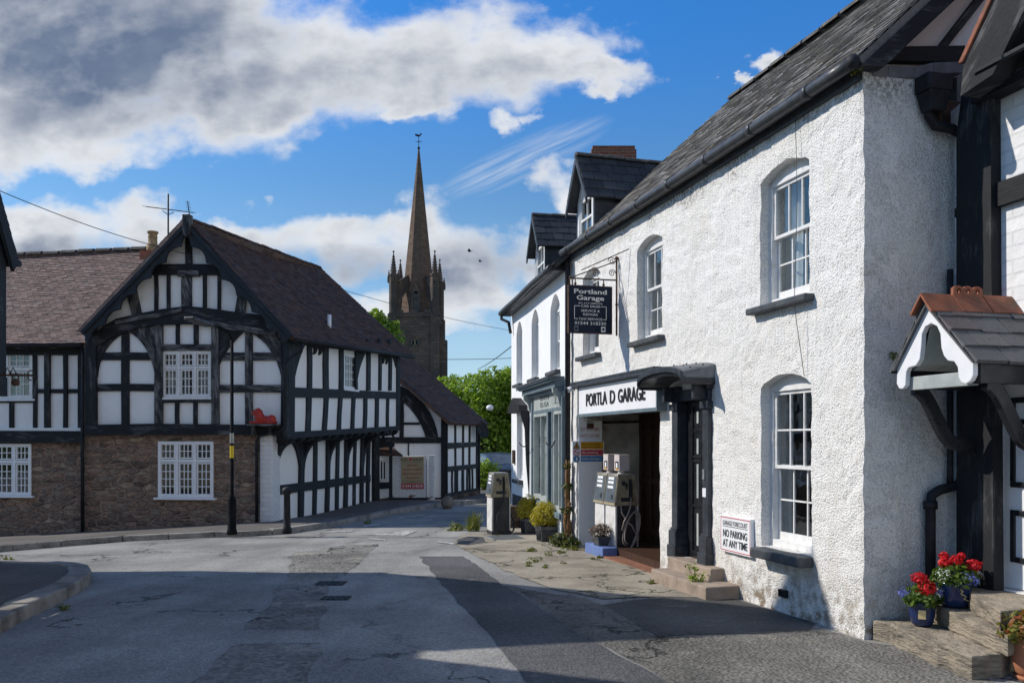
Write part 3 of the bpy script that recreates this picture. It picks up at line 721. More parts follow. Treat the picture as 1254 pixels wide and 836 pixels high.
# ------------------------------------------------------------------ ground, road, pavements
def build_ground():
    mb = MB()
    def axis(a, b, far):
        v = [a + i * 1.0 for i in range(int(b - a) + 1)]; s = 2.0; x = b
        while x < far: x += s; s *= 1.6; v.append(x)
        s = 2.0; x = a; pre = []
        while x > -far: x -= s; s *= 1.6; pre.append(x)
        return pre[::-1] + v
    X = axis(-32, 22, 900); Y = axis(-14, 62, 900)
    vs = [[mb.bm.verts.new((x, y, g(x, y) - .06)) for x in X] for y in Y]
    for j in range(len(Y) - 1):
        for i in range(len(X) - 1): mb.bm.faces.new([vs[j][i], vs[j][i + 1], vs[j + 1][i + 1], vs[j + 1][i]])
    struct(mb.obj('ground', M['grass'], smooth=True))
    patch([(-30, -12), (14, -12), (14, 9), (8, 34), (6, 60), (-8, 60), (-10, 36), (-30, 34)], 0.0, 'road', M['asphalt'], 1.0)
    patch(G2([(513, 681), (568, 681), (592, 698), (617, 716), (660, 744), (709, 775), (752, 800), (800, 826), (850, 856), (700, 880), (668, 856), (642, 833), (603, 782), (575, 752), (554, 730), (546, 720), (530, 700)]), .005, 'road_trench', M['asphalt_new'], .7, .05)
    patch(G2([(362, 676), (420, 668), (462, 666), (440, 690), (404, 712), (396, 757), (384, 800), (376, 870), (190, 880), (248, 827), (272, 800), (298, 772), (318, 750), (335, 727), (354, 708), (352, 690)]), .003, 'road_repair', M['asphalt_rough'], .7, .09)
    patch(G2([(286, 789), (300, 771), (395, 772), (394, 787)]), .005, 'road_band', M['asphalt'], .7, .03)
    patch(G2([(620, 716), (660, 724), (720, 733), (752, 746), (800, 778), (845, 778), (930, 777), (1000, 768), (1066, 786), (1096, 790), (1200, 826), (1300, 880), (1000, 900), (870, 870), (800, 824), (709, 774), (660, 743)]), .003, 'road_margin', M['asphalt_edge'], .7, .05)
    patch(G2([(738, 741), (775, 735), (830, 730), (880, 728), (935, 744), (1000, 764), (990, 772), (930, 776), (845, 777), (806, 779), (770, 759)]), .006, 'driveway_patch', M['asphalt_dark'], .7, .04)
    patch(G2([(553, 664), (568, 655), (610, 647), (640, 640), (690, 660), (720, 664), (770, 676), (812, 690), (880, 722), (866, 731), (800, 731), (742, 733), (690, 724), (640, 709), (602, 690), (573, 675)]), .009, 'forecourt', M['forecourt'], .5, .06)
    patch(G2([(560, 661), (574, 657), (592, 658), (594, 664), (574, 668), (560, 666)]), .013, 'ramp_patch', M['asphalt_new'], .5, .02)
    for k, p in enumerate(([(441, 655), (496, 656), (511, 650), (500, 649.5), (480, 653.5)], [(480, 652), (508, 648.6), (511, 649.6), (490, 652.6)], [(534, 664), (564, 668), (566, 666.4), (536, 662.6)],
                           [(400, 652), (432, 651), (433, 649.5), (402, 650.5)], [(446, 645.5), (478, 641.5), (478, 640), (446, 643.5)], [(488, 635), (520, 631), (520, 629.8), (488, 633.4)], [(450, 660), (472, 662), (474, 660.8), (452, 658.8)])):
        patch(G2(p), .009, 'road_marking', M['paint_line'], .7, .02)
    def cover(px, py, rx, ry, name):
        c = on_ground(px, py, .004); mb = MB(); mb.box(c, (rx, ry, .012))
        for i in range(5): mb.box(c + Vector((rx * (-.4 + .2 * i), 0, .008)), (rx * .07, ry * .9, .006))
        return struct(mb.obj(name, M['iron'], bevel=.004))
    cover(405, 714, .34, .3, 'manhole_cover'); cover(411, 732, .3, .22, 'drain_cover')
    # pavement below the timber framed houses
    edge = G2([(-170, 694), (-60, 681), (0, 675.5), (75, 669), (150, 663), (225, 659.5), (300, 657), (350, 653.5), (400, 646), (440, 637.5), (480, 629.5), (520, 623.5), (560, 618.5), (600, 614)])
    edge = [Vector(p) for p in edge]
    slab([tuple(p + Vector((0, .24))) for p in edge] + [(edge[-1].x + 1, edge[-1].y + 6), (-8, 34), (-24, 30)], .115, 'pavement', M['pavement'])
    kerb([tuple(p) for p in edge], .26, .12, 'kerb')
    # pavement at the left corner
    c = G2([(-60, 805), (0, 776), (25, 762), (50, 749.5), (75, 737), (95, 726), (108, 717), (112.5, 711), (108, 704), (95, 701), (70, 699), (35, 697.5), (0, 697)])
    pts = [Vector(p) for p in c]; tail = [(-9, pts[-1].y + .35), (-16, pts[-1].y + .7)]
    cen = Vector((-8, 9.8)); inner = [tuple(p + (cen - p).normalized() * .22) for p in pts]
    slab([(pts[0].x - .9, 4.0)] + inner + tail + [(-16, 4)], .12, 'corner_pavement', M['pavement'])
    kerb([(pts[0].x - .5, 4.2)] + [tuple(p) for p in pts] + tail[:1], .25, .135, 'corner_kerb')
build_ground()

# ------------------------------------------------------------------ roughcast garage house on the right
Yc = EYE * F / 243.0; Xc = (1058 - CX) / F * Yc
FG = Plane(Xc, Yc, 284 / F, -1)                     # street facade; s = 0 at the near corner, negative further away
RT = Plane(Xc, Yc, 1, 284 / F)                      # return wall
DV = -FG.u                                          # away along the street
INW = -FG.n
def build_garage():
    H = thing('roughcast_house', 'white roughcast house with slate roof, three upstairs sash windows and open garage entrance', 'house', FG.w(-3.7, 0))
    sL = FG.S(698); zt = 4.74
    holes = []
    W = []
    for xl, xr in ((931, 991), (780, 811), (714, 734)): W.append((FG.S(xl), FG.S(xr), 3.0, 4.24, .11))
    W.append((FG.S(932), FG.S(994), .60, 2.19, .11))
    for w in W: holes.append(arch_loop(*w))
    d0, d1 = FG.S(828), FG.S(870); dz0, dz1 = .26, 2.22
    holes.append(rect_loop(d0, d1, dz0, dz1))
    g0, g1 = FG.S(706), FG.S(808); gz1 = 2.08
    holes.append(rect_loop(g0, g1, -.12, gz1))
    mb = MB(); mb.sheet(FG, [(sL, -.4), (0, -.4), (0, zt), (sL, zt)], holes, 0, .34)
    mb.cut_grid(FG.u, FG.o.dot(FG.u) + sL, FG.o.dot(FG.u), .07); mb.cut_grid((0, 0, 1), -.4, zt, .07)
    def rough(v, a=.011): v.co += (noise.noise_vector(v.co * 9) * a + noise.noise_vector(v.co * 3.1) * a * .8 + noise.noise_vector(v.co * 24) * a * .5)
    for v in mb.bm.verts:
        rough(v, .011 if (v.co - FG.o).dot(FG.n) > -.1 else .006)
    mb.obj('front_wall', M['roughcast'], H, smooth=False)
    rw = .915
    top = [RT.at(x, y) for x, y in ((1117, 84), (1118, 95), (1122, 104), (1123, 115), (1130, 126), (1133, 140), (1138, 150), (1145, 155), (1158, 157), (1168, 162))]
    mb = MB(); mb.sheet(RT, [(.0, -.4), (rw, -.4), (rw, top[-1][1] - .05)] + top[::-1] + [(.0, 4.78)], [], 0, .05)
    mb.cut_grid(RT.u, RT.o.dot(RT.u), RT.o.dot(RT.u) + 1, .07); mb.cut_grid((0, 0, 1), -.4, 5, .07)
    for v in mb.bm.verts: rough(v)
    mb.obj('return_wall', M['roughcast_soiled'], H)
    # black stone core behind the ragged edge, back walls
    MB().rect(RT, .03, 6.3, -.4, 4.6, -.40, -.06).obj('gable_core', M['rusty'], H)
    bk = FG.shifted(-6.2); MB().rect(bk, sL, 0, -.4, 4.7, -.2, 0).obj('back_wall', M['roughcast'], H)
    fe = Plane(FG.w(sL, 0).x, FG.w(sL, 0).y, INW.x, INW.y)
    MB().prism(fe, [(0.03, -.4), (6.2, -.4), (6.2, 4.7), (3.1, 7.6), (0.03, 4.7)], -.26, -.02).obj('far_gable', M['roughcast'], H)
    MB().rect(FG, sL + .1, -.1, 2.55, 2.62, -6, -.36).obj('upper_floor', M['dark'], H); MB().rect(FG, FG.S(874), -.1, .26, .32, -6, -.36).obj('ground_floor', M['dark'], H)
    # windows
    sash_window(H, FG, *W[0], rows=(1, 2), meet=.56, drapes=((.0, .36, 'curtain'), (.62, .98, 'curtain')))
    sash_window(H, FG, *W[1], rows=(1, 2), meet=.56, drapes=((.0, .4, 'curtain'),))
    sash_window(H, FG, *W[2], rows=(1, 2), meet=.56)
    sash_window(H, FG, *W[3], rows=(2, 2), meet=.5, sill=(-.05, .10, .16), drapes=((.0, .12, 'curtain'), (.72, 1.0, 'curtain_red')))
    # front door with its pilasters, steps and canopy
    D = MB(); o = -.07
    D.rect(FG, d0, d1, dz0, dz1, o - .05, o)
    D = D.obj('front_door', M['door_black'], H)
    dm = (d0 + d1) / 2
    leafz = dz1 - .08
    for zb, zt2, w in ((1.86, 2.0, .05), (1.50, 1.68, .05), (.98, 1.38, .045), (.42, .80, .05)):
        fr = MB(); ring(fr, FG, dm - .14, dm + .14, zb - .10, zt2 + .10, .03, o, o + .018); fr.obj('panel_moulding', M['door_black'], D, bevel=.006)
        MB().rect(FG, dm - .022, dm + .022, zb, zt2, o, o + .006).obj('glazed_slot', M['shop_grey'], D)
    for sa, sb in ((d0 - .02, d0 + .13), (d1 - .10, d1 + .04)):
        p = MB(); p.rect(FG, sa, sb, dz0 + .3, dz1 + .02, -.15, .05); p.rect(FG, sa - .025, sb + .025, dz1 - .20, dz1 - .12, -.15, .075); p.rect(FG, sa - .03, sb + .03, dz1 + .02, dz1 + .09, -.15, .08)
        p.rect(FG, sa - .02, sb + .02, dz0 + .02, dz0 + .31, -.14, .085); p.rect(FG, sa - .035, sb + .035, dz0 - .02, dz0 + .13, -.14, .1); p.rect(FG, sa - .01, sb + .01, dz0 + .31, dz0 + .34, -.14, .065)
        p.obj('pilaster', M['navy_paint'], H, bevel=.006)
    MB().rect(FG, d0, d1, dz1 - .09, dz1 + .04, -.17, .03).obj('door_lintel', M['navy_paint'], H)
    MB().rect(FG, d1 - .07, d1 - .03, 1.22, 1.33, .05, .065).obj('bell_push', M['steel'], H)
    MB().rect(FG, d1 - .085, d1 - .005, 1.02, 1.12, .05, .056).obj('name_plate', M['sign_white'], H)
    s = MB(); a = FG.S(818, .17); b = FG.S(869, .17); s.rect(FG, a - .02, b + .02, -.2, .262, -.3, .17)
    s.obj('upper_step', M['step_pink'], H, bevel=.015)
    s = MB(); a = FG.S(797, .40); b = FG.S(849, .40); s.rect(FG, a, b + .28, -.25, .128, -.28, .40); s.obj('lower_step', M['step_pink'], H, bevel=.015)
    # canopy
    c0, c1 = FG.S(780.5, .42), FG.S(834, .42); cm = (c0 + c1) / 2; hw = (c1 - c0) / 2
    arc = lambda k, r: [(cm - hw * math.cos(math.pi * t / 14), 2.36 + r * math.sin(math.pi * t / 14) ** .8) for t in range(15)] if k else None
    up = arc(1, .13); lo = [(s_, z_ - .085) for s_, z_ in up]
    MB().prism(FG, up + lo[::-1], 0, .40).obj('canopy_hood', M['black_paint'], H, bevel=.008)
    MB().prism(FG, [(s_, z_ + .022) for s_, z_ in up] + [(s_, z_ - .045) for s_, z_ in up][::-1], .37, .43).obj('canopy_front', M['navy_paint'], H, bevel=.008)
    cap = MB(); pf = [FG.w(s_ , z_ + .02, .40) for s_, z_ in up]; pb = [FG.w(cm + (s_ - cm) * 1.0, 2.50 + .06 * math.sin(math.pi * i / 14), .0) for i, (s_, z_) in enumerate(up)]
    for i in range(14): cap.face([pf[i], pf[i + 1], pb[i + 1], pb[i]]); cap.face([q - Vector((0, 0, .012)) for q in (pf[i], pb[i], pb[i + 1], pf[i + 1])])
    for i in (0, 14): cap.face([pf[i], pb[i], FG.w(up[i][0], 2.31, 0), FG.w(up[i][0], 2.31, .4)])
    cap.obj('canopy_lead', M['lead'], H)
    for i in range(2, 13, 2):
        for k in (.3, .7): p = pf[i].lerp(pb[i], k); MB().ball(p + Vector((0, 0, .004)), .011, 8).obj('lead_nail', M['black_paint'], H)
    for sa in (d0 + .02, d1 - .08):
        MB().prism(FG.shifted(0), [(sa, 2.30), (sa + .06, 2.30), (sa + .06, 2.12), (sa, 2.12)], 0, .2).obj('canopy_bracket', M['navy_paint'], H, bevel=.01)
    # garage entrance
    p0 = FG.w(g0 + .02, 0); JR = Plane(p0.x, p0.y, INW.x, INW.y)
    MB().rect(JR, .03, .44, -.15, gz1 + .35, -.2, .0).obj('entrance_jamb', M['render_white'], H)
    JB = Plane((p0 + DV * .32).x, (p0 + DV * .32).y, INW.x, INW.y)
    MB().rect(JB, .42, 1.45, -.15, gz1 + .35, -.2, .0).obj('inner_wall', M['block_wall'], H)
    q = JB.w(1.24, 0); BK = Plane(q.x, q.y, FG.u.x, FG.u.y)
    bw = MB(); bw.rect(BK, .0, 3.6, -.15, gz1 + .3, -.12, 0)
    for k in range(8): bw.rect(BK, .12 + k * .38, .2 + k * .38, .02, gz1 + .2, 0, .04)
    for z in (.12, .95, 1.75): bw.rect(BK, .06, 3.4, z, z + .1, 0, .03)
    bw.obj('inner_partition', M['brown_wood'], H)
    MB().tube([JB.w(.5, gz1 - .12, .05), JB.w(1.22, gz1 - .1, .05)], .018).obj('conduit', M['black_paint'], H)
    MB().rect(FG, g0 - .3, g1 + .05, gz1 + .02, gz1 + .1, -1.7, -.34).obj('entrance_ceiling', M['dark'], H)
    MB().rect(FG, g1, g1 + .15, -.15, gz1, -1.7, -.35).obj('near_jamb', M['brown_wood'], H)
    MB().rect(FG, (Yc - 13.55) / .965, g1 - .02, -.15, .072, -.80, -.11).obj('entrance_plinth', M['brown_wood'], H)
    MB().rect(FG, g0 + 1.0, g1 - .03, -.15, -.03, -.11, .12).obj('entrance_floor', M['tile_red'], H)
    MB().rect(JR, .17, .27, gz1 - .22, gz1 - .14, .0, .06).obj('alarm_box', M['rusty'], H)
    lt = MB().rect(JR, .12, .40, gz1 - .1, gz1 - .055, .0, .12).obj('strip_light', M['pump_trim'], H, bevel=.01)
    z1 = JR.at(720, 525, .0)[1]; s1 = JR.S(721)
    text('SELF SERVE PUMPS', JR, s1 + .02, z1 - .03, .055, .002, 'ink_faded', H, 'wall_lettering', .33, .01, .002)
    text('SWITCH OFF HERE', JR, s1 + .02, z1 - .14, .055, .002, 'ink_faded', H, 'wall_lettering', .34, .01, .002)
    # moulded ledge over the fascia, near corner flaunching
    s = MB(); a0, a1 = FG.S(706), FG.S(812)
    s.prism(FG, [(a0, 2.50), (a1, 2.50), (a1, 2.53), (a0, 2.53)], 0, .20); s.prism(FG, [(a0 + .02, 2.53), (a1 - .02, 2.53), (a1 - .02, 2.60), (a0 + .02, 2.60)], 0, .13)
    s.obj('fascia_ledge', M['navy_paint'], H, bevel=.01)
    # roof
    sN = .12; sF = sL - .02
    A = FG.w(sF, 4.79, .14); B = FG.w(sN - .02, 4.79, .14); zr = 7.72; bo = -3.05
    tiled(A, B, FG.w(sN, zr, bo), FG.w(sF, zr, bo), .20, .145, 'roof', M['slate'], H, .013, .012, .06, .08, 11)
    Bp = FG.shifted(-6.2)
    tiled(FG.w(sN, 4.79, -6.3), FG.w(sF, 4.79, -6.3), FG.w(sF, zr, bo), FG.w(sN, zr, bo), .3, .22, 'rear_roof', M['slate_dark'], H, .012, .004, 0, .08, 12)
    ridge_tiles(FG.w(sF, zr, bo), FG.w(sN, zr, bo), 'roof_ridge', M['ridge_grey'], H, 17, .13, .015)
    GE = RT.shifted(-.02)
    MB().prism(GE, [(-.1, 4.72), (3.05, 7.62), (3.05, 7.42), (.10, 4.72)], .0, .14).obj('verge_board', M['timber'], H)
    MB().prism(RT, [(.12, 4.86), (6.0, 4.86), (3.05, 7.55)], -.3, -.16).obj('gable_plaster', M['plaster_cream'].copy() if False else M['render_white'], H)
    MB().px(RT, [(1086, 74), (1182, 76), (1182, 56), (1100, 57)], -.16, -.08, True).obj('tie_beam', M['timber'], H)
    MB().px(RT, [(1150, 58), (1160, 58), (1212, -8), (1201, -8)], -.16, -.10, True).obj('gable_brace', M['timber'], H)
    mbl = MB(); pts = [RT.at(x, y, -.02) for x, y in ((1066, 80), (1085, 82), (1117, 84), (1140, 78), (1176, 77))]
    for (a, b) in zip(pts, pts[1:]): mbl.prism(RT, [(a[0], a[1] - .1), (b[0], b[1] - .1), b, a], -.12, .01)
    mbl.obj('lead_flashing', M['lead'], H, bevel=.01)
    # eaves: soffit board, gutter with joints
    MB().rect(FG, sF, -.02, 4.66, 4.77, -.02, .045).obj('eaves_board', M['navy_paint'], H)
    gp = []
    for i in range(25):
        t = i / 24; gp.append(FG.w(sF + (0.04 - sF) * t, 4.765 + .03 * (1 - t) - .05 * math.sin(math.pi * t) * .4, .135))
    MB().tube(gp, .058, 10).obj('gutter', M['gutter'], H)
    for i in range(1, 25, 3): MB().tube([gp[i] - FG.u * .04, gp[i] + FG.u * .04], .066, 10).obj('gutter_joint', M['gutter'], H)
    MB().ball(gp[-1], .066, 12).obj('gutter_stop', M['iron'], H)
    # downpipe beside the shop, cable on the wall, air brick
    x = FG.S(694.5, .08)
    MB().tube([FG.w(x, 4.7, .12), FG.w(x, 4.55, .07), FG.w(x, -.1, .07)], .045).obj('downpipe', M['iron'], H)
    MB().tube([FG.w(FG.S(976, .02), 4.66, .035), FG.w(FG.S(978, .02), 3.9, .035), FG.w(FG.S(982, .02), 2.9, .10), FG.w(FG.S(986, .02), 2.25, .03)], .0032, 5).obj('phone_cable', M['gutter'], H)
    c = FG.at(961, 726); ab = MB(); ring(ab, FG, c[0] - .06, c[0] + .06, c[1] - .035, c[1] + .035, .012, -.01, .035)
    for k in range(3): ab.rect(FG, c[0] - .05, c[0] + .05, c[1] - .024 + k * .02, c[1] - .014 + k * .02, -.01, .03)
    ab.obj('air_brick', M['iron'], H)
    # dormer near the far end
    dormer(H, FG, FG.S(707, -.3), FG.S(727, -.3), -.3, 4.95, 5.72, 6.5, 2.0, 'slate_dark', 21)
    return H
def dormer(H, pl, s0, s1, off, zb, ze, za, depth, rm, seed):
    mid = (s0 + s1) / 2; D = MB()
    wz0, wz1 = zb + .12, ze + .05; wr = .12
    D.sheet(pl, [(s0, zb - .3), (s1, zb - .3), (s1, ze), (mid, za - .08), (s0, ze)], [arch_loop(s0 + .10, s1 - .10, wz0, wz1, wr)], off, .1)
    D = D.obj('dormer', M['white_paint'], H)
    for s_, sg in ((s0, 1), (s1, -1)):
        q = pl.w(s_, 0, off); c = Plane(q.x, q.y, -pl.n.x * sg, -pl.n.y * sg)
        L = (0, depth) if sg > 0 else (-depth, 0)
        MB().rect(c, L[0], L[1], zb - .3, ze + .02, -.03, .03).obj('dormer_cheek', M['navy_paint'], D)
    e = .12; zl = ze - .06
    a0 = pl.w(s0 - e, zl, off + .18); a1 = pl.w(s0 - e, zl, off - depth); r0 = pl.w(mid, za, off + .18); r1 = pl.w(mid, za, off - depth)
    b0 = pl.w(s1 + e, zl, off + .18); b1 = pl.w(s1 + e, zl, off - depth)
    tiled(a1, a0, r0, r1, .24, .2, 'dormer_roof', M[rm], D, .012, .006, 0, .05, seed)
    tiled(b0, b1, r1, r0, .24, .2, 'dormer_roof', M[rm], D, .012, .006, 0, .05, seed + 1)
    ridge_tiles(r0, r1, 'dormer_ridge', M['ridge_grey'], D, 5, .09, .01)
    bb = MB(); pf = pl.shifted(off + .15)
    bb.prism(pf, [(s0 - e, zl - .02), (s0 - e, zl - .14), (mid, za - .17), (mid, za - .04)], 0, .03); bb.prism(pf, [(s1 + e, zl - .02), (s1 + e, zl - .14), (mid, za - .17), (mid, za - .04)], 0, .031)
    bb.obj('dormer_bargeboard', M['navy_paint'], D)
    mb = MB(); i0, i1 = s0 + .10, s1 - .10
    ring(mb, pl, i0, i1, wz0, wz1 + .005, .05, off - .07, off - .02); mb.prism(pl, arch_loop(i0, i1, wz0, wz1, wr)[2:], off - .07, off - .025)
    mb.rect(pl, i0, i1, (wz0 + wz1) / 2 - .02, (wz0 + wz1) / 2 + .02, off - .07, off - .022); bars(mb, pl, i0 + .05, i1 - .05, wz0 + .05, wz1, off - .06, off - .03, 2, 1)
    mb.obj('dormer_window', M['white_paint'], D)
    MB().rect(pl, i0 + .04, i1 - .04, wz0 + .04, wz1, off - .055, off - .05).obj('dormer_glass', M['glass'], D)
    MB().rect(pl, i0, i1, wz0, wz1, off - .5, off - .48).obj('dormer_dark_backing', M['dark'], D)  # dark sheet, the shade of the unlit room put into its colour
GARAGE = build_garage()

# ------------------------------------------------------------------ smooth white shop building next door
p692 = 14.4; FS = Plane((692 - CX) / F * p692, p692, .1742, -1)
def build_shop():
    H = thing('shop_building', 'smooth white two storey shop with three narrow arched windows and a grey blue shopfront', 'shop', FS.w(-2.6, 0))
    sL = FS.S(628); zt = 4.62; wins = []
    for a, b in ((632.5, 639.5), (651, 659.5), (674, 685.5)): wins.append((FS.S(a), FS.S(b), 2.9, 4.02, .24))
    low = (FS.S(633), FS.S(640), .82, 2.2)
    sf0, sf1 = FS.S(655), -.02
    holes = [arch_loop(*w) for w in wins] + [rect_loop(*low), rect_loop(sf0, sf1, .42, 2.42)]
    MB().sheet(FS, [(sL, -.6), (0.06, -.6), (.06, zt), (sL, zt)], holes, 0, .3).obj('front_wall', M['render_white'], H)
    q = FS.w(sL, 0); E = Plane(q.x, q.y, -FS.n.x, -FS.n.y)
    MB().prism(E, [(.02, -.6), (6.2, -.6), (6.2, zt), (3.1, 7.4), (.02, zt)], -.3, -.01).obj('gable_wall', M['render_white'], H)
    MB().rect(FS.shifted(-6.2), sL, 0, -.6, zt, 0, .2).obj('back_wall', M['render_white'], H)
    MB().rect(FS, sL + .05, sf0 - .25, -.6, .46, 0, .02).obj('plinth', M['navy_paint'], H)
    for w in wins: sash_window(H, FS, *w, recess=.14, rows=(1, 1), meet=.5, cols=2, sill=(.08, .07, .09), wf=.05)
    sash_window(H, FS, low[0], low[1], low[2], low[3], 0, recess=.12, rows=(2, 2), cols=2, sill=(.1, .09, .1), wf=.05)
    # shopfront
    S = MB(); S.rect(FS, sf0 - .14, sf0 + .02, -.2, 2.42, -.1, .06); S.rect(FS, sf1 - .03, sf1 + .05, -.2, 2.42, -.1, .06); S.rect(FS, sf0, sf1, 2.18, 2.24, -.1, .04)
    d0, d1 = FS.S(672.5), FS.S(679.5); S.rect(FS, d0 - .02, d0 + .1, -.1, 2.2, -.12, .045); S.rect(FS, d1 - .1, d1 + .02, -.1, 2.2, -.12, .045)
    S = S.obj('shopfront', M['shop_blue'], H, bevel=.006)
    for a, b, zb in ((sf0 + .02, d0 - .02, .52), (d1 + .02, sf1 - .03, .42)):
        f = MB(); ring(f, FS, a, b, zb, 2.18, .06, -.06, .035, .10); bars(f, FS, a + .06, b - .06, zb + .1, 2.12, -.05, .02, 2, 1, .04); f.obj('display_frame', M['shop_grey'], S, bevel=.005)
        MB().rect(FS, a + .05, b - .05, zb + .08, 2.14, -.02, -.016).obj('display_glass', M['glass'], S)
        drape(FS, a, b, zb, 2.16, -.16, S, 'curtain', 5, .025)
        MB().rect(FS, a - .03, b + .03, zb - .09, zb + .004, -.1, .10).obj('display_sill', M['shop_blue'], S, bevel=.008)
        MB().rect(FS, a, b, -.4, zb - .09, -.2, .012).obj('stall_riser', M['render_white'], S)
    MB().rect(FS, d0 + .1, d1 - .1, -.2, 2.2, -.2, -.06).obj('shop_door', M['navy_paint'], S)
    MB().rect(FS, sf0 + .03, sf1, 2.24, 2.50, -.1, .03).obj('name_board', M['shop_grey'], S, bevel=.004)
    sm = sf0 + (sf1 - sf0) * .42
    text('BISI', FS, sm, 2.42, .075, .031, 'ink_black', S, 'shop_lettering', .75, .004, .002)
    text('EUSA', FS, sm, 2.29, .085, .031, 'ink_black', S, 'shop_lettering', .75, .004, .002)
    text('35', FS, sf0 + (sf1 - sf0) * .8, 2.31, .12, .031, 'ink_black', S, 'shop_lettering', .3, .006, .002)
    c = MB()
    for z0, z1, o in ((2.50, 2.56, .10), (2.56, 2.66, .17), (2.66, 2.70, .24), (2.70, 2.73, .28)): c.rect(FS, sf0 - .45 - o * .3, sf1 - .02, z0, z1, -.02, o)
    c.obj('cornice', M['shop_blue'], S, bevel=.012)
    MB().rect(FS, sf0 - .5, sf1 - .02, 2.731, 2.75, 0, .30).obj('cornice_lead', M['lead'], S)
    for a, r in ((sf0 - .2, 1), (sf1 - .1, 1)):
        q = FS.w(a, 0); B = Plane(q.x, q.y, -FS.n.x, -FS.n.y)
        MB().prism(B, [(0, 2.56), (-.20, 2.56), (-.19, 2.48), (-.11, 2.40), (-.09, 2.30), (-.03, 2.18), (0, 2.12)], -.05, .05).obj('console_bracket', M['shop_grey'], S, bevel=.006)
    # small hood over the side window
    h0, h1 = FS.S(634), FS.S(643)
    hd = MB(); hd.prism(FS, [(h0 - .15, 2.26), (h1 + .35, 2.26), (h1 + .25, 2.40), ((h0 + h1) / 2, 2.58), (h0 - .1, 2.40)], 0, .20); hd.obj('window_hood', M['iron'], H, bevel=.01)
    q = FS.w(h1 + .45, 0); B = Plane(q.x, q.y, -FS.n.x, -FS.n.y)
    MB().prism(B, [(0, 2.28), (-.19, 2.28), (-.18, 2.2), (-.13, 2.05), (-.09, 1.9), (-.06, 1.2), (0, .5)], -.05, .05).obj('hood_bracket', M['iron'], H, bevel=.008)
    MB().rect(FS, FS.S(629.6), FS.S(631.2), 1.15, 1.45, 0, .05).obj('meter_box', M['brown_wood'], H, bevel=.005)
    for a, b in ((645, 658), (680, 691)):
        p, q2 = FS.w(FS.S(a), 1.62, .16), FS.w(FS.S(b), 1.66, .16)
        MB().tube([p.lerp(q2, t / 8) - Vector((0, 0, .1 * math.sin(math.pi * t / 8))) for t in range(9)], .012, 6).obj('barrier_rope', M['iron'], H)
    # roof
    zr = 7.4; A = FS.w(sL - .25, 4.62, .22); B = FS.w(.3, 4.62, .22)
    tiled(A, B, FS.w(.3, zr, -3.1), FS.w(sL - .25, zr, -3.1), .25, .2, 'roof', M['slate_dark'], H, .014, .008, 0, .08, 31)
    tiled(FS.w(.1, 4.6, -6.4), FS.w(sL - .25, 4.6, -6.4), FS.w(sL - .25, zr, -3.1), FS.w(.1, zr, -3.1), .3, .25, 'rear_roof', M['slate_dark'], H, .012, .004, 0, .08, 32)
    MB().rect(FS, sL - .25, .02, 4.52, 4.62, .0, .2).obj('soffit', M['navy_paint'], H)
    gp = [FS.w(sL - .25 + (.0 - sL + .25) * i / 12, 4.58 + .008 * math.sin(i), .24) for i in range(13)]
    MB().tube(gp, .062, 8).obj('gutter', M['gutter'], H)
    MB().tube([gp[0] + FS.u * .1, gp[0] + FS.u * .12 - Vector((0, 0, .14)), FS.w(sL + .02, 4.35, .1), FS.w(sL + .06, 4.1, .06)], .035, 8).obj('downpipe', M['iron'], H)
    dormer(H, FS, FS.S(655.5, -.35), FS.S(667, -.35), -.35, 4.9, 5.75, 6.5, 2.0, 'slate_dark', 41)
    # brick chimney on the ridge
    ca = at_depth(724, 181, 20.0); cb = at_depth(779, 181, 20.0)
    ch = MB(); ch.box(((ca.x + cb.x) / 2, 20.3, 7.2), (cb.x - ca.x, .7, ca.z * 2 - 14.5)); ch.box(((ca.x + cb.x) / 2, 20.3, ca.z - .05), ((cb.x - ca.x) * .94, .66, .18))
    ch.obj('chimney', M['brick'], H)
    return H
SHOP = build_shop()

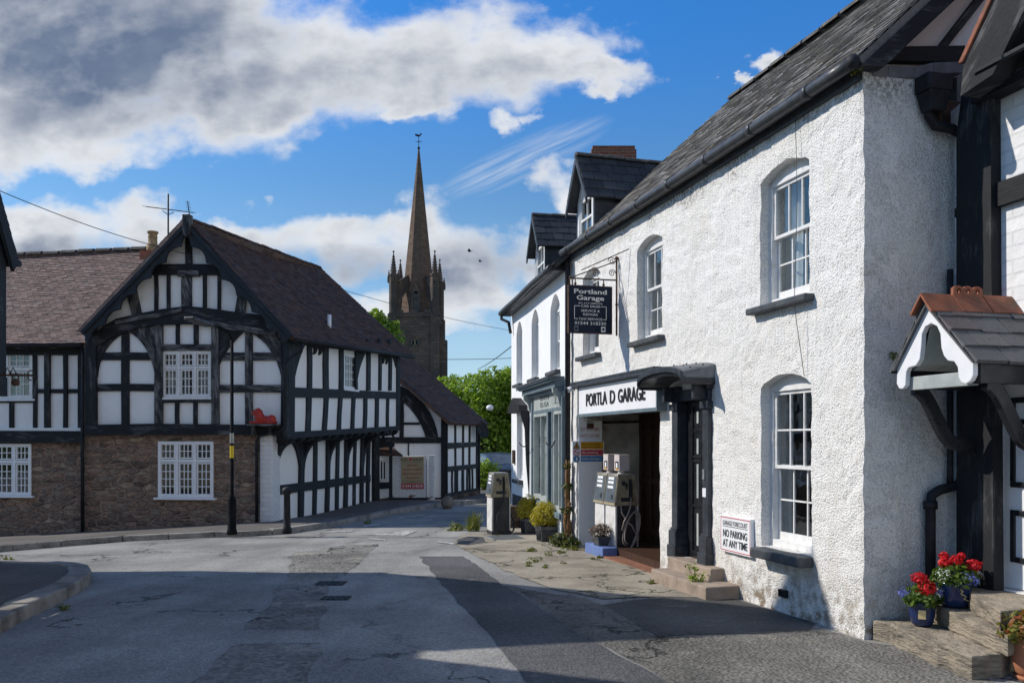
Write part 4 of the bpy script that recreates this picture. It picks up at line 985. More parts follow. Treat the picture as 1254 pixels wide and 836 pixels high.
# ------------------------------------------------------------------ timber framed house at the right edge, with its porch
q = RT.w(.915, 0); FR = Plane(q.x, q.y, FG.u.x, FG.u.y)
def build_right_house():
    H = thing('porch_house', 'black and white house at the right edge, slated porch over its white door', 'house', FR.w(1.5, 0))
    wl = MB(); d0 = FR.S(1219); d1 = d0 + .86
    wl.sheet(FR, [(-.05, -.3), (5.5, -.3), (5.5, 6.2), (2.2, 6.6), (.35, 4.6), (-.05, 4.5)], [rect_loop(d0, d1, .46, 2.10)], 0, .25); wl.obj('front_wall', M['corner_brick'], H)
    MB().px(FR, [(1171, 765), (1171, 165), (1178, 112), (1196, 104), (1213, 120), (1214, 330), (1217, 720), (1217, 770)], 0, .10, True).obj('corner_post', M['timber'], H)
    MB().rect(FR, FR.S(1203), 5.4, 3.53, 3.72, 0, .055, True).obj('rail', M['timber'], H)
    MB().rect(FR, d0 - .02, d1 + .1, 2.10, 2.24, 0, .06, True).obj('door_lintel', M['timber'], H)
    MB().rect(FR, d1, d1 + .14, .4, 3.5, 0, .07, True).obj('post', M['timber'], H)
    MB().rect(FR, 2.2, 2.36, 0, 4.5, 0, .06, True).obj('post', M['timber'], H)
    # pent roof above the upper window, gable verge
    pe = MB(); pe.rect(FR, FR.S(1196, .1), 5.4, 4.40, 4.54, 0, .16, True); pe.obj('jetty_beam', M['timber'], H)
    a = FR.S(1194, .34)
    tiled(FR.w(a, 4.55, .34), FR.w(5.4, 4.55, .34), FR.w(5.4, 4.74, 0.02), FR.w(a, 4.74, .02), .3, .2, 'pent_roof', M['slate_porch'], H, .012, .004, 0, .03, 51)
    V = FR.shifted(.3)
    lo = V.at(1176, 78, .05); hi = V.at(1214, -4, .05); sl = (hi[1] - lo[1]) / (hi[0] - lo[0]); e = (1.9, lo[1] + sl * (1.9 - lo[0]))
    MB().prism(V, [(lo[0] - .01, lo[1]), (lo[0] + .04, lo[1] - .01), (e[0] + .04, e[1]), (e[0] - .01, e[1] + .02)], -.1, .07).obj('verge_tiles', M['ridge_red'], H, bevel=.008)
    MB().prism(V, [(lo[0] + .0, lo[1] - .26), (lo[0] + .32, lo[1] - .22), (e[0] + .42, e[1] - .1), (e[0] + .04, e[1] - .01), (lo[0] + .035, lo[1] - .012)], -.28, .05, True).obj('bargeboard', M['timber'], H)
    tiled(FR.w(e[0], e[1], -7), FR.w(lo[0], lo[1], -7), FR.w(lo[0], lo[1], .33), FR.w(e[0], e[1], .33), .4, .4, 'roof', M['clay'], H, .01, .004, 0, .06, 52)
    tiled(FR.w(e[0], e[1], .33), FR.w(e[0] + 2.4, e[1] - 2.6, .33), FR.w(e[0] + 2.4, e[1] - 2.6, -7), FR.w(e[0], e[1], -7), .4, .4, 'roof', M['clay'], H, .01, .004, 0, .06, 53)
    MB().px(FR, [(1120, 118), (1172, 160), (1172, 60), (1128, 84)], -.25, -.16).obj('valley_lead', M['lead'], H)
    # door
    D = MB(); D.rect(FR, d0, d1, .47, 2.10, -.14, -.09); D = D.obj('front_door', M['white_bright'], H)
    dm = (d0 + d1) / 2
    for z0, z1 in ((1.78, 2.0), (1.28, 1.7), (.68, 1.1)):
        for a, b in ((d0 + .07, dm - .05), (dm + .05, d1 - .07)):
            f = MB(); ring(f, FR, a, b, z0, z1, .045, -.09, -.07); f.obj('panel_moulding', M['black_paint'], D, bevel=.006)
    MB().rect(FR, dm - .12, dm + .12, 1.16, 1.23, -.09, -.075).obj('letter_plate', M['gold'], D, bevel=.004)
    # steps
    def HZ(x, y, z): p = at_height(x, y, z); return (p.x, p.y)
    w0 = tuple(RT.w(.06, 0, .03)[:2]); w1 = tuple(FR.w(.02, 0, 0)[:2]); w2 = tuple(FR.w(1.02, 0, 0)[:2])
    def step(front, z0, z1, name):
        mb = MB(); n = 1
        for k in range(n):
            za, zb = z0 + (z1 - z0) * k / n, z0 + (z1 - z0) * (k + 1) / n - .004; f = []
            for a, b in zip(front, front[1:]):
                for t in range(9): p = Vector(a).lerp(Vector(b), t / 9); nn = noise.noise_vector(Vector((p.x * 5, p.y * 5, z1 * 9))) + noise.noise_vector(Vector((p.x * 17, p.y * 17, z1 * 9))) * .5; f.append((p.x + nn.x * .035, p.y + nn.y * .035))
            f.append(front[-1]); mb.vprism(f + [w2, w1, w0] if name == 'lower_step' else f + [w2, w1], za, zb)
        return mb.obj(name, M['step_sand'], H, bevel=.012)
    step([HZ(1088, 762, .17), HZ(1149, 788, .17), HZ(1196, 803, .17), HZ(1225, 799, .17), HZ(1262, 783, .17)], -.06, .17, 'lower_step')
    step([HZ(1142, 738, .32), HZ(1200, 764, .32), HZ(1236, 778, .32), HZ(1285, 762, .32)], .17, .32, 'middle_step')
    step([HZ(1192, 727, .46), HZ(1226, 748, .46), HZ(1285, 742, .46)], .32, .46, 'top_step')
    # porch
    po = .80; GP = FR.shifted(po)
    pts = [(310, 228), (190, 438), (186, 545), (196, 565), (210, 566), (221, 552), (224, 500), (232, 483), (262, 474), (277, 450), (283, 400), (286, 350), (298, 322), (322, 308), (345, 320), (358, 350), (362, 405), (372, 436), (388, 455), (412, 458), (426, 480), (430, 520), (440, 540), (458, 546), (476, 535), (488, 512), (488, 445)]
    pp = [(1040 + x / 3.215, 300 + y / 3.215) for x, y in pts]
    MB().px(GP, pp, -.045, 0).obj('porch_bargeboard', M['white_bright'], H, bevel=.006)
    ap = GP.at(*pp[0]); er = GP.at(1040 + 492 / 3.215, 300 + 447 / 3.215); el = GP.at(1040 + 186 / 3.215, 300 + 440 / 3.215)
    el = (el[0], min(el[1], er[1])); er = (er[0], el[1])
    e = .05
    ar, br = FR.w(er[0] + .03, er[1] - .01, po + .03), FR.w(er[0] + .03, er[1] - .01, 0)
    tiled(ar, br, FR.w(ap[0], ap[1] + .02, 0), FR.w(ap[0], ap[1] + .02, po + .03), .27, .155, 'porch_roof', M['slate_porch'], H, .014, .008, 0, .03, 61)
    tiled(FR.w(el[0] - .03, el[1] - .01, 0), FR.w(el[0] - .03, el[1] - .01, po + .03), FR.w(ap[0], ap[1] + .02, po + .03), FR.w(ap[0], ap[1] + .02, 0), .27, .155, 'porch_roof', M['slate_porch'], H, .014, .008, 0, .03, 62)
    rt = MB()
    for k in range(3):
        o1 = po + .07 - k * .29; o0 = o1 - .283; hh = .13
        for sg in (-1, 1):
            t = .005 * k
            rt.prism(Plane(FR.w(0, 0).x, FR.w(0, 0).y, FR.u.x, FR.u.y), [(ap[0], ap[1] + .075 + t), (ap[0] + sg * .115, ap[1] - .075 + t), (ap[0] + sg * .105, ap[1] - .085 + t), (ap[0], ap[1] + .05 + t)], o0, o1)
    rt.obj('porch_ridge', M['ridge_red'], H)
    cr = MB(); q = FR.w(ap[0], 0); CP = Plane(q.x, q.y, -FR.n.x, -FR.n.y)
    o1 = -(po + .07 - .29); zc = ap[1] + .085
    hol = [[(o1 + .055 + i * .088 + .02 * math.cos(t * .785), zc + .02 + .022 * math.sin(t * .785)) for t in range(8)] for i in range(3)]
    outer = [(o1 + .003, zc - .03), (o1 + .28, zc - .03)] + [(o1 + .28 - (i * .0231) , zc + .04 + .022 * abs(math.sin(i * math.pi / 4))) for i in range(13)]
    cr.sheet(CP, outer, hol, .013, .026); cr.obj('ridge_crest', M['ridge_red'], H)
    # soffit arch, tie beam, side plates, scrolled brackets
    inner = [GP.at(1040 + x / 3.215, 300 + y / 3.215) for x, y in ((226, 500), (262, 474), (283, 400), (298, 322), (322, 308), (345, 320), (362, 405), (388, 455), (428, 490))]
    sf = MB(); k = 0
    for a, b in zip(inner, inner[1:]): sf.face([FR.w(a[0], a[1] + .012, po - .05), FR.w(b[0], b[1] + .012, po - .05), FR.w(b[0], b[1] + .012, .0), FR.w(a[0], a[1] + .012, .0)])
    sf.obj('porch_soffit', M['shop_grey'], H, smooth=True)
    MB().prism(FR, inner + [inner[0]], .02, .03).obj('porch_back', M['shop_grey'], H)
    zb = el[1] - .125
    MB().rect(GP, el[0] + .06, er[0] - .06, zb - .06, zb + .045, -.10, -.05).obj('porch_tie', M['shop_grey'], H, bevel=.005)
    for s_ in (el[0] + .05, er[0] - .03):
        MB().rect(FR, s_ - .035, s_ + .035, zb - .05, er[1] - .012, .0, po - .05).obj('porch_plate', M['black_paint'], H, bevel=.005)
        q = FR.w(s_, 0); B = Plane(q.x, q.y, -FR.n.x, -FR.n.y)
        cl = []
        for t in range(17):
            u = t / 16; x = -(po - .12) * (1 - u) - .05 * u; z = zb - .08 - .56 * (u ** 1.0) + .075 * math.sin(u * 2 * math.pi * 1.25 + .5); cl.append((x, z))
        upp, lww = [], []
        for i, (x, z) in enumerate(cl):
            a, b = cl[max(i - 1, 0)], cl[min(i + 1, 16)]; d = Vector((b[0] - a[0], b[1] - a[1])).normalized(); n = Vector((-d.y, d.x)) * .052
            upp.append((x + n.x, z + n.y)); lww.append((x - n.x, z - n.y))
        MB().prism(B, upp + lww[::-1], -.03, .03).obj('porch_bracket', M['black_paint'], H, bevel=.008)
    # rainwater pipe with hopper on the return wall
    T = lambda x, y, o=.07: RT.w(*RT.at(x, y, o), o)
    hp = MB(); c = T(1143, 104, .1); ax = Matrix((RT.u, RT.n, (0, 0, 1))).transposed()
    hp.box(c, (.24, .17, .14), ax); hp.box(c - Vector((0, 0, .15)), (.15, .12, .16), ax, 1.4); hp.obj('rain_hopper', M['iron'], H, bevel=.01)
    MB().tube([T(1138, 122), T(1138, 142), T(1145, 154), T(1166, 158), T(1178, 166), T(1178, 200), T(1178, 585), T(1174, 593), T(1150, 600), T(1141, 606), T(1139.5, 618), T(1139.5, 770)], .042, 10).obj('downpipe', M['iron'], H)
    MB().tube([T(1163.5, 330), T(1163.5, 575), T(1163, 592)], .026, 8).obj('waste_pipe', M['iron'], H)
    for y in (618, 452, 260): MB().tube([T(1178 if y < 600 else 1139.5, y - 5), T(1178 if y < 600 else 1139.5, y + 5)], .056, 10).obj('pipe_collar', M['iron'], H)
    MB().tube([T(1152, 150, .05), T(1150, 135, .05), T(1155, 128, .05)], .02, 6).obj('rusty_bracket', M['rusty'], H)
    return H
build_right_house()
# ------------------------------------------------------------------ gabled timber framed house on the left
GAx, GAy = (352 - CX) / F * 20.0, 20.0
GA = Plane(GAx, GAy, 1, -.11)                       # gable front
GS = Plane(GAx, GAy, .29, 1)                        # jettied side along the lane
def wob(x0, y0, x1, y1, w0, w1=None, j=.5):
    """px quad of a beam running from (x0,y0) to (x1,y1)"""
    w1 = w1 or w0; d = Vector((x1 - x0, y1 - y0)).normalized(); n = Vector((-d.y, d.x))
    q = lambda: U(-j, j)
    m = Vector(((x0 + x1) / 2 + q(), (y0 + y1) / 2 + q())); wm = (w0 + w1) / 2 + q() * .6
    a, b = Vector((x0, y0)), Vector((x1, y1))
    return [tuple(a + n * w0 / 2), tuple(m + n * wm / 2), tuple(b + n * w1 / 2), tuple(b - n * w1 / 2), tuple(m - n * wm / 2), tuple(a - n * w0 / 2)]
def beam(H, pl, name, pts, m='timber', o=None, base=0.0):
    o = o if o is not None else U(.035, .065)
    return MB().px(pl, pts, base - .02, base + o, True).obj(name, M[m], H)
def vb(H, pl, x0, x1, y0, y1, name='stud', m='timber', o=None, base=0.0, lean=0): return beam(H, pl, name, wob((x0 + x1) / 2 + lean, y0, (x0 + x1) / 2, y1, x1 - x0), m, o, base)
def hb(H, pl, x0, x1, y0, y1, name='rail', m='timber', o=None, base=0.0, dy=0): return beam(H, pl, name, wob(x0, (y0 + y1) / 2, x1, (y0 + y1) / 2 + dy, y1 - y0), m, o, base)
def build_gabled():
    H = thing('timber_framed_house', 'black and white timber framed house with a big scalloped gable above a stone ground floor', 'house', GA.w(-2.5, -.4))
    P = lambda x, y: GA.at(x, y)
    sl, sr = GA.S(103), GA.S(350)
    win_u = (GA.S(199), GA.S(258.5), P(230, 486)[1], P(230, 430.5)[1])
    zj = P(230, 526)[1]
    pk = P(226, 272)
    MB().sheet(GA, [(sl, zj), (sr, zj), (sr, P(350, 405)[1]), (pk[0], pk[1]), (sl, P(104, 402)[1])], [rect_loop(*win_u)], 0, .2).obj('gable_wall', M['plaster'], H)
    win_g = (GA.S(194), GA.S(261), P(230, 608.5)[1], P(230, 540.5)[1])
    MB().sheet(GA, [(sl, -1.4), (GA.S(319), -1.4), (GA.S(319), zj), (sl, zj)], [rect_loop(*win_g)], -.03, .35).obj('stone_wall', M['rubble'], H)
    MB().rect(GA, GA.S(319), GA.S(350), zj - .02, zj + .05, -.9, -.01).obj('jetty_soffit', M['timber'], H)
    # windows
    us, uz = win_u[:2], win_u[2:]
    S = [us[0], us[0] + (us[1] - us[0]) * .34, us[0] + (us[1] - us[0]) * .675, us[1]]; Z = [uz[0], uz[0] + (uz[1] - uz[0]) * .645, uz[1]]
    casement(H, GA, S, Z, [[(3, 3)] * 3, [(3, 2)] * 3], .075, -.01, True, 'white_paint', ((.02, .3, 'curtain'), (.36, .44, 'curtain'), (.68, .98, 'curtain')))
    us, uz = win_g[:2], win_g[2:]
    S = [us[0], us[0] + (us[1] - us[0]) * .34, us[0] + (us[1] - us[0]) * .665, us[1]]; Z = [uz[0], uz[0] + (uz[1] - uz[0]) * .655, uz[1]]
    casement(H, GA, S, Z, [[(3, 4)] * 3, [(3, 2)] * 3], .085, -.0)
    # frame of the gable
    vb(H, GA, 104, 117.5, 404, 521, 'post', o=.085); vb(H, GA, 343.5, 353, 402, 533, 'post', o=.09)
    beam(H, GA, 'bressumer', [(103, 520), (180, 518.5), (260, 519), (352, 520.5), (352, 533), (250, 532), (103, 533)], 'timber', .12)
    beam(H, GA, 'arched_tie_beam', [(112, 412), (126, 399), (142, 390), (170, 383.5), (200, 378), (228, 374.5), (255, 377), (290, 382), (318, 385), (334, 396), (338, 410), (318, 409), (290, 403.5), (262, 398), (228, 396.5), (196, 397.5), (165, 402), (140, 411), (118, 424)], 'timber', .10)
    beam(H, GA, 'beam_moulding', [(140, 393), (172, 386.5), (205, 380.5), (222, 376), (222, 381), (205, 386), (172, 392), (141, 397)], 'timber_worn', .135)
    beam(H, GA, 'beam_moulding', [(236, 391), (262, 393), (300, 399), (338, 405), (338, 411), (300, 407), (262, 400), (236, 397)], 'timber_worn', .128)
    hb(H, GA, 185, 272, 323.5, 336.5, 'collar', o=.08); hb(H, GA, 217, 243, 331, 338, 'collar_block', 'timber_worn', .10)
    vb(H, GA, 227, 234.5, 284, 325, 'king_post'); vb(H, GA, 222, 234.5, 337, 377, 'king_post', 'timber_worn')
    vb(H, GA, 204, 208, 336, 379); vb(H, GA, 188.5, 193, 336, 381); vb(H, GA, 248, 252.2, 336, 378); vb(H, GA, 266, 270, 336, 382)
    beam(H, GA, 'brace', [(154, 358), (166, 352), (173, 384), (161.5, 386)], 'timber_worn'); beam(H, GA, 'brace', [(292, 352), (303, 358), (299, 385), (287, 384)], 'timber_worn')
    hb(H, GA, 117, 190, 431.5, 441); hb(H, GA, 117, 190, 470, 479); hb(H, GA, 267, 345, 431.5, 441.5, m='timber_worn'); hb(H, GA, 266, 345, 471, 480.5, m='timber_worn')
    vb(H, GA, 148.5, 158, 404, 520, 'post'); vb(H, GA, 300, 309, 404, 520, 'post', 'timber_worn')
    vb(H, GA, 188.7, 198.5, 396, 520, 'post', 'timber_worn', .075); vb(H, GA, 258.6, 267.5, 396, 520, 'post', 'timber_worn', .076)
    hb(H, GA, 198, 260, 421.5, 429, m='timber_worn'); hb(H, GA, 197, 259, 488, 493)
    vb(H, GA, 215, 219.5, 396, 422); vb(H, GA, 237, 242, 396, 422); vb(H, GA, 214, 219, 492, 520); vb(H, GA, 236.5, 241.5, 492, 520)
    def curve(a, b, c, n=8): return [tuple(Vector(a).lerp(Vector(b), t / n).lerp(Vector(b).lerp(Vector(c), t / n), t / n)) for t in range(n + 1)]
    beam(H, GA, 'brace', curve((118.5, 462), (121, 424), (151, 407.5)) + [(140, 401), (115, 415), (112, 450)], 'timber', .055)
    beam(H, GA, 'brace', curve((157, 406), (181, 418), (189, 456)) + [(191.5, 456), (191, 402), (170, 398)], 'timber_worn', .054)
    beam(H, GA, 'brace', curve((266.5, 452), (272, 430), (300, 404)) + [(290, 400), (266, 402), (264, 440)], 'timber', .053)
    beam(H, GA, 'brace', curve((306, 407), (336, 422), (344.5, 462)) + [(347, 458), (345, 414), (330, 405), (316, 404)], 'timber_worn', .052)
    # bargeboards with scalloped lower edge
    def board(x0, y0, x1, y1, n, name):
        a, b = Vector((x0, y0)), Vector((x1, y1)); d = (b - a).normalized(); nn = Vector((-d.y, d.x));
        if nn.y < 0: nn = -nn
        L = (b - a).length; lo = []
        for i in range(n):
            for t in (0.0, .12, .3, .5, .7, .88): u = (i + t) / n; lo.append(tuple(a + d * L * u + nn * (11.5 + 6 * (1 - math.sin(math.pi * t)))))
        lo.append(tuple(b + nn * 16))
        pts = [(x0, y0), (x1, y1)] + lo[::-1]
        MB().px(GA, pts, .30, .36, True).obj(name, M['timber_blue'], H)
        q = [tuple(a + nn * 1), tuple(b + nn * 1), tuple(b + nn * 5.5), tuple(a + nn * 5.5)]
        MB().px(GA, q, .33, .40, True).obj('barge_moulding', M['timber_blue'], H)
    board(227, 270, 97, 405, 7, 'bargeboard'); board(228, 270, 358, 410, 7, 'bargeboard')
    MB().px(GA, [(222.5, 262), (232.5, 262), (232, 286), (227.5, 290), (223.5, 286)], .26, .43, True).obj('gable_post', M['timber_worn'], H, bevel=.02)
    # side along the lane: jettied storey
    Q = lambda x, y: GS.at(x, y)
    se = GS.S(488); zt0, zt1 = Q(370, 414)[1], Q(488, 431)[1]; zb0, zb1 = Q(356, 533)[1], Q(486, 525)[1]
    wx = (GS.S(421), GS.S(435.5)); wz0 = Q(428, 476)[1]; wz1 = Q(428, 434)[1]
    MB().sheet(GS, [(0, zb0), (se, zb1), (se, zt1), (0, zt0)], [rect_loop(wx[0], wx[1], wz0, wz1)], 0, .2).obj('side_wall', M['plaster_clean'], H)
    casement(H, GS, [wx[0], wx[1]], [wz0, wz1], [[(4, 4)]], .06, .0, True, 'white_bright')
    T = 'timber_blue'
    beam(H, GS, 'post', [(351, 408), (362, 408), (361, 534), (351, 534)], T, .07)
    beam(H, GS, 'wall_plate', [(360, 411), (490, 428), (490, 436), (360, 421)], T, .06)
    beam(H, GS, 'rail', [(358, 474), (487, 480), (487, 488), (358, 486.5)], T, .058)
    beam(H, GS, 'bressumer', [(352, 529), (487, 521.5), (487, 526.5), (352, 537)], T, .075)
    for x0, x1 in ((377.5, 382.5), (397.2, 403), (416.5, 421), (450, 454), (464.8, 467.5), (477, 480)): vb(H, GS, x0, x1, 415, 478, 'stud', T, .05)
    vb(H, GS, 436, 438.5, 428, 480, 'stud', T, .052); vb(H, GS, 486.5, 490, 428, 527, 'post', T, .07)
    for x0, x1, l in ((376, 381.5, 1.2), (397, 401.6, 2.4), (415, 419, 2), (431.5, 435, 1.5), (446, 449.7, 1), (460.5, 464, .8), (474.5, 477, .5)): vb(H, GS, x0 - l * .6, x1 - l * .6, 484, 531, 'stud', T, .05, lean=l * 1.2)
    beam(H, GS, 'brace', curve((438, 466), (441, 444), (450.5, 427.5)) + [(437, 426), (436.5, 460)], T, .049)
    beam(H, GS, 'brace', curve((361.5, 462), (366, 438), (376, 418)) + [(361, 416)], T, .049); beam(H, GS, 'brace', curve((488, 466), (486.5, 446), (480, 432)) + [(488, 430)], T, .049)
    for a, b in ((382.5, 397), (467.5, 477)):
        for t in (.28, .72):
            x = a + (b - a) * t; y = 421 + (x - 380) * .137; w = (b - a) * .2
            beam(H, GS, 'carved_bracket', [(x - w, y - 1), (x + w, y - 1), (x + w * .9, y + 6), (x + w * .2, y + 11), (x - w * .6, y + 12), (x - w * .2, y + 7)], 'timber', .048)
    # jetty joists and the recessed ground floor
    nj = 15; GJ = GS.shifted(-.55)
    for k in range(nj):
        s = .25 + (se - .45) * k / (nj - 1); zz = zb0 + (zb1 - zb0) * s / se
        q = GS.w(s, 0); B = Plane(q.x, q.y, -GS.n.x, -GS.n.y)
        MB().prism(B, [(-.07, zz - .02), (-.06, zz - .09), (.0, zz - .15), (.09, zz - .19), (.7, zz - .2), (.7, zz - .02)], -.06, .06).obj('jetty_joist', M[T], H, bevel=.01)
    MB().prism(GS, [(0, zb0 - .01), (se, zb1 - .01), (se, zb1 + .03), (0, zb0 + .03)], -.7, -.02).obj('jetty_boards', M['timber'], H)
    J = lambda x, y: GJ.at(x, y); s0, s1 = GJ.S(333), GJ.S(464)
    ztop = lambda s: zb0 + (zb1 - zb0) * s / se - .02
    MB().prism(GJ, [(s0, -.7), (s1, -.5), (s1, ztop(s1)), (s0, ztop(s0))], -.2, 0).obj('lane_wall', M['plaster_clean'], H)
    pier = Plane(GA.w(GA.S(319), 0).x, GA.w(GA.S(319), 0).y, GA.u.x, GA.u.y)
    MB().px(GA, [(318, 650), (333.5, 648), (333.5, 530), (318, 530)], -.5, .0).obj('brick_pier', M['corner_brick'], H, bevel=.03)
    MB().prism(GJ, [(s0 - .1, -.9), (s1 + .1, -.8), (s1 + .1, J(464, 616)[1] - .05), (GJ.S(400), J(400, 634)[1]), (s0 - .1, J(340, 644)[1])], -.1, .12).obj('stone_footing', M['rubble_low'], H, bevel=.03)
    top_y = lambda x: 541 - (x - 340) * .09
    for x0, x1, yb in ((334, 340, 641), (368, 373, 638), (400.6, 404.3, 630), (423.3, 426.8, 625), (443.2, 446.3, 620), (451, 453.5, 619)): vb(H, GJ, x0 - .8, x1 - .8, top_y(x0), yb, 'post', T, .07, lean=1.6)
    for x0, x1 in ((384.5, 388.5), (412.3, 415.8), (433.8, 436.6)): vb(H, GJ, x0 - .8, x1 - .8, top_y(x0), 634 - (x0 - 384) * .2, 'stud', T, .045, lean=1.6)
    beam(H, GJ, 'rail', [(338, 594.5), (454, 581), (454, 589.5), (338, 606)], T, .055)
    vb(H, GJ, 459, 465, 530, 618, 'post', 'timber', .10)
    for x, w in ((340, 20), (373, 15), (404, 13), (427, 11), (446.5, 8)):
        y = top_y(x); beam(H, GJ, 'arch_brace', curve((x + w, y + 1), (x + 2, y + 4), (x - .5, y + 42)) + [(x - 3, y + 40), (x - 3, y)], T, .06)
    for x, w in ((368, 12),):
        y = top_y(x); beam(H, GJ, 'arch_brace', curve((x - w, y + 2), (x - 2, y + 6), (x + .5, y + 40)) + [(x + 2, y + 38), (x + 2, y)], T, .06)
    for x in (336, 371, 402.5, 425, 445):
        s = GJ.S(x); z = ztop(s) - .17; q = GJ.w(s, 0); B = Plane(q.x, q.y, -GS.n.x, -GS.n.y); n = 8
        arc = [(-.02 - .50 * (1 - math.cos(t / n * 1.57)), z - .75 * (1 - math.sin(t / n * 1.57))) for t in range(n + 1)]
        MB().prism(B, arc + [(-.52, z + .05), (0, z + .05)], -.07, .07).obj('jetty_bracket', M[T], H, bevel=.01)
    # door recess at the far end, lean-to with tiled roof
    L0 = GJ.w(GJ.S(464.5), 0); LT = Plane(L0.x + .1, L0.y + .3, 1, .1)
    b = lambda pts, m, o0, o1, nm: MB().px(LT, pts, o0, o1).obj(nm, M[m], H)
    b([(463, 618), (481, 615), (481, 548), (463, 548)], 'plaster_clean', -.2, 0, 'lean_to_wall'); b([(463, 598.5), (480, 597.5), (480, 590), (463, 590.5)], T, -.01, .05, 'rail'); b([(464, 620), (481, 616), (481, 608), (464, 611)], 'rubble_low', -.02, .06, 'lean_to_footing')
    w = MB().px(LT, [(464.5, 588), (473.5, 587.5), (473.5, 563), (464.5, 563)], -.02, .03).obj('window', M['dark'], H)
    f = MB(); za, zb = LT.at(469, 588)[1], LT.at(469, 563)[1]; a1, a2 = LT.S(464.5), LT.S(473.7); ring(f, LT, a1, a2, za, zb, .05, .03, .06); bars(f, LT, a1, a2, za, zb, .03, .05, 2, 1, .04); f.obj('window_frame', M['white_bright'], w)
    b([(476.3, 620), (480.3, 619), (480.3, 540), (476.3, 540)], T, .2, .36, 'porch_post'); b([(461, 548), (483, 547), (483, 541), (461, 542)], T, .2, .34, 'porch_beam')
    for p in ([(465, 541), (468, 541), (472, 532), (469, 532)], [(473, 541), (470, 541), (467, 532), (470, 532)], [(483, 538), (478, 531), (480, 530), (485, 537)]): b(p, T, .22, .30, 'porch_strut')
    pa = lambda x, y, o: LT.w(*LT.at(x, y, o), o)
    tiled(pa(463, 556, .5), pa(493, 557, .5), pa(479, 545.5, -.1), pa(463, 544, -.1), .17, .12, 'lean_to_roof', M['clay'], H, .012, .006, 0, .05, 71)
    # roof
    O = GS.shifted(.30); f3 = lambda x, y: O.w(*O.at(x, y)); Dp = GA.w(*GA.at(226, 266, .36), .36)
    A = f3(359, 413); Bq = f3(506, 434)
    t = 0.0; dd = Vector((.29, 1, 0)); lo, hi = 0.0, 20.0
    for _ in range(50):
        t = (lo + hi) / 2; p = Dp + dd * t
        if CX + F * p.x / p.y < 391.5: lo = t
        else: hi = t
    C = Dp + dd * t; C.z = EYE + (HY - 327) / F * C.y
    tiled(A, Bq, C, Dp, .17, .105, 'roof', M['clay'], H, .012, .01, .14, .09, 81)
    El = GA.w(*GA.at(95, 404, .36), .36); El2 = El + dd * t * 1.02
    tiled(El2, El, Dp, C, .2, .14, 'roof', M['clay_red'], H, .012, .008, .05, .09, 82)
    ridge_tiles(Dp + Vector((0, 0, .02)), C + Vector((0, 0, .0)), 'roof_ridge', M['clay'], H, 20, .10, .01)
    rz = Plane(Bq.x - .3, Bq.y - .12, -1, .06)
    MB().prism(Plane(GS.w(se, 0).x, GS.w(se, 0).y, -1, .11), [(.02, zb1), (5.2, zb1), (5.2, 4.0), (2.6, 6.7), (.02, 4.2)], -.25, -.05).obj('rear_gable', M['plaster'], H)
    q = GA.w(sl + .05, 0); MB().rect(Plane(q.x, q.y, -.29, -1), -7.5, -.15, -1.3, 3.9, -.1, .1).obj('party_wall', M['dark'], H)
    q = GJ.w(s1, 0); MB().rect(Plane(q.x, q.y, -1, .11), .05, 5, -1, zb1 + .02, -.2, 0).obj('rear_wall', M['plaster'], H)
    MB().rect(GA, sl + .1, GA.S(318), zj - .1, zj, -4.5, -.4).obj('upper_floor', M['dark'], H)
    p = f3(428, 401); MB().lathe(p + Vector((-.55, .1, -.1)), [(.055, 0), (.055, .45)], 12).obj('vent_pipe', M['white_bright'], H)
    # gutters and pipes
    MB().tube([f3(362, 415) + Vector((.05, -.1, -.03)), f3(505, 436) + Vector((.05, 0, -.03))], .045, 8).obj('gutter', M['iron'], H)
    Pq = lambda x, y, o: GA.w(*GA.at(x, y, o), o)
    MB().tube([Pq(370, 420, .12), Pq(369, 430, .12), Pq(352, 440, .14), Pq(349, 446, .15), Pq(349, 520, .15), Pq(345, 527, .15), Pq(318, 533, .12), Pq(314.5, 540, .08), Pq(314.5, 652, .08)], .04, 8).obj('downpipe', M['iron'], H)
    MB().tube([Pq(101, 425, .05), Pq(101, 662, .05)], .045, 8).obj('downpipe', M['iron'], H)
    return H, A, Bq, C, Dp
GABLED, gA, gB, gC, gD = build_gabled()

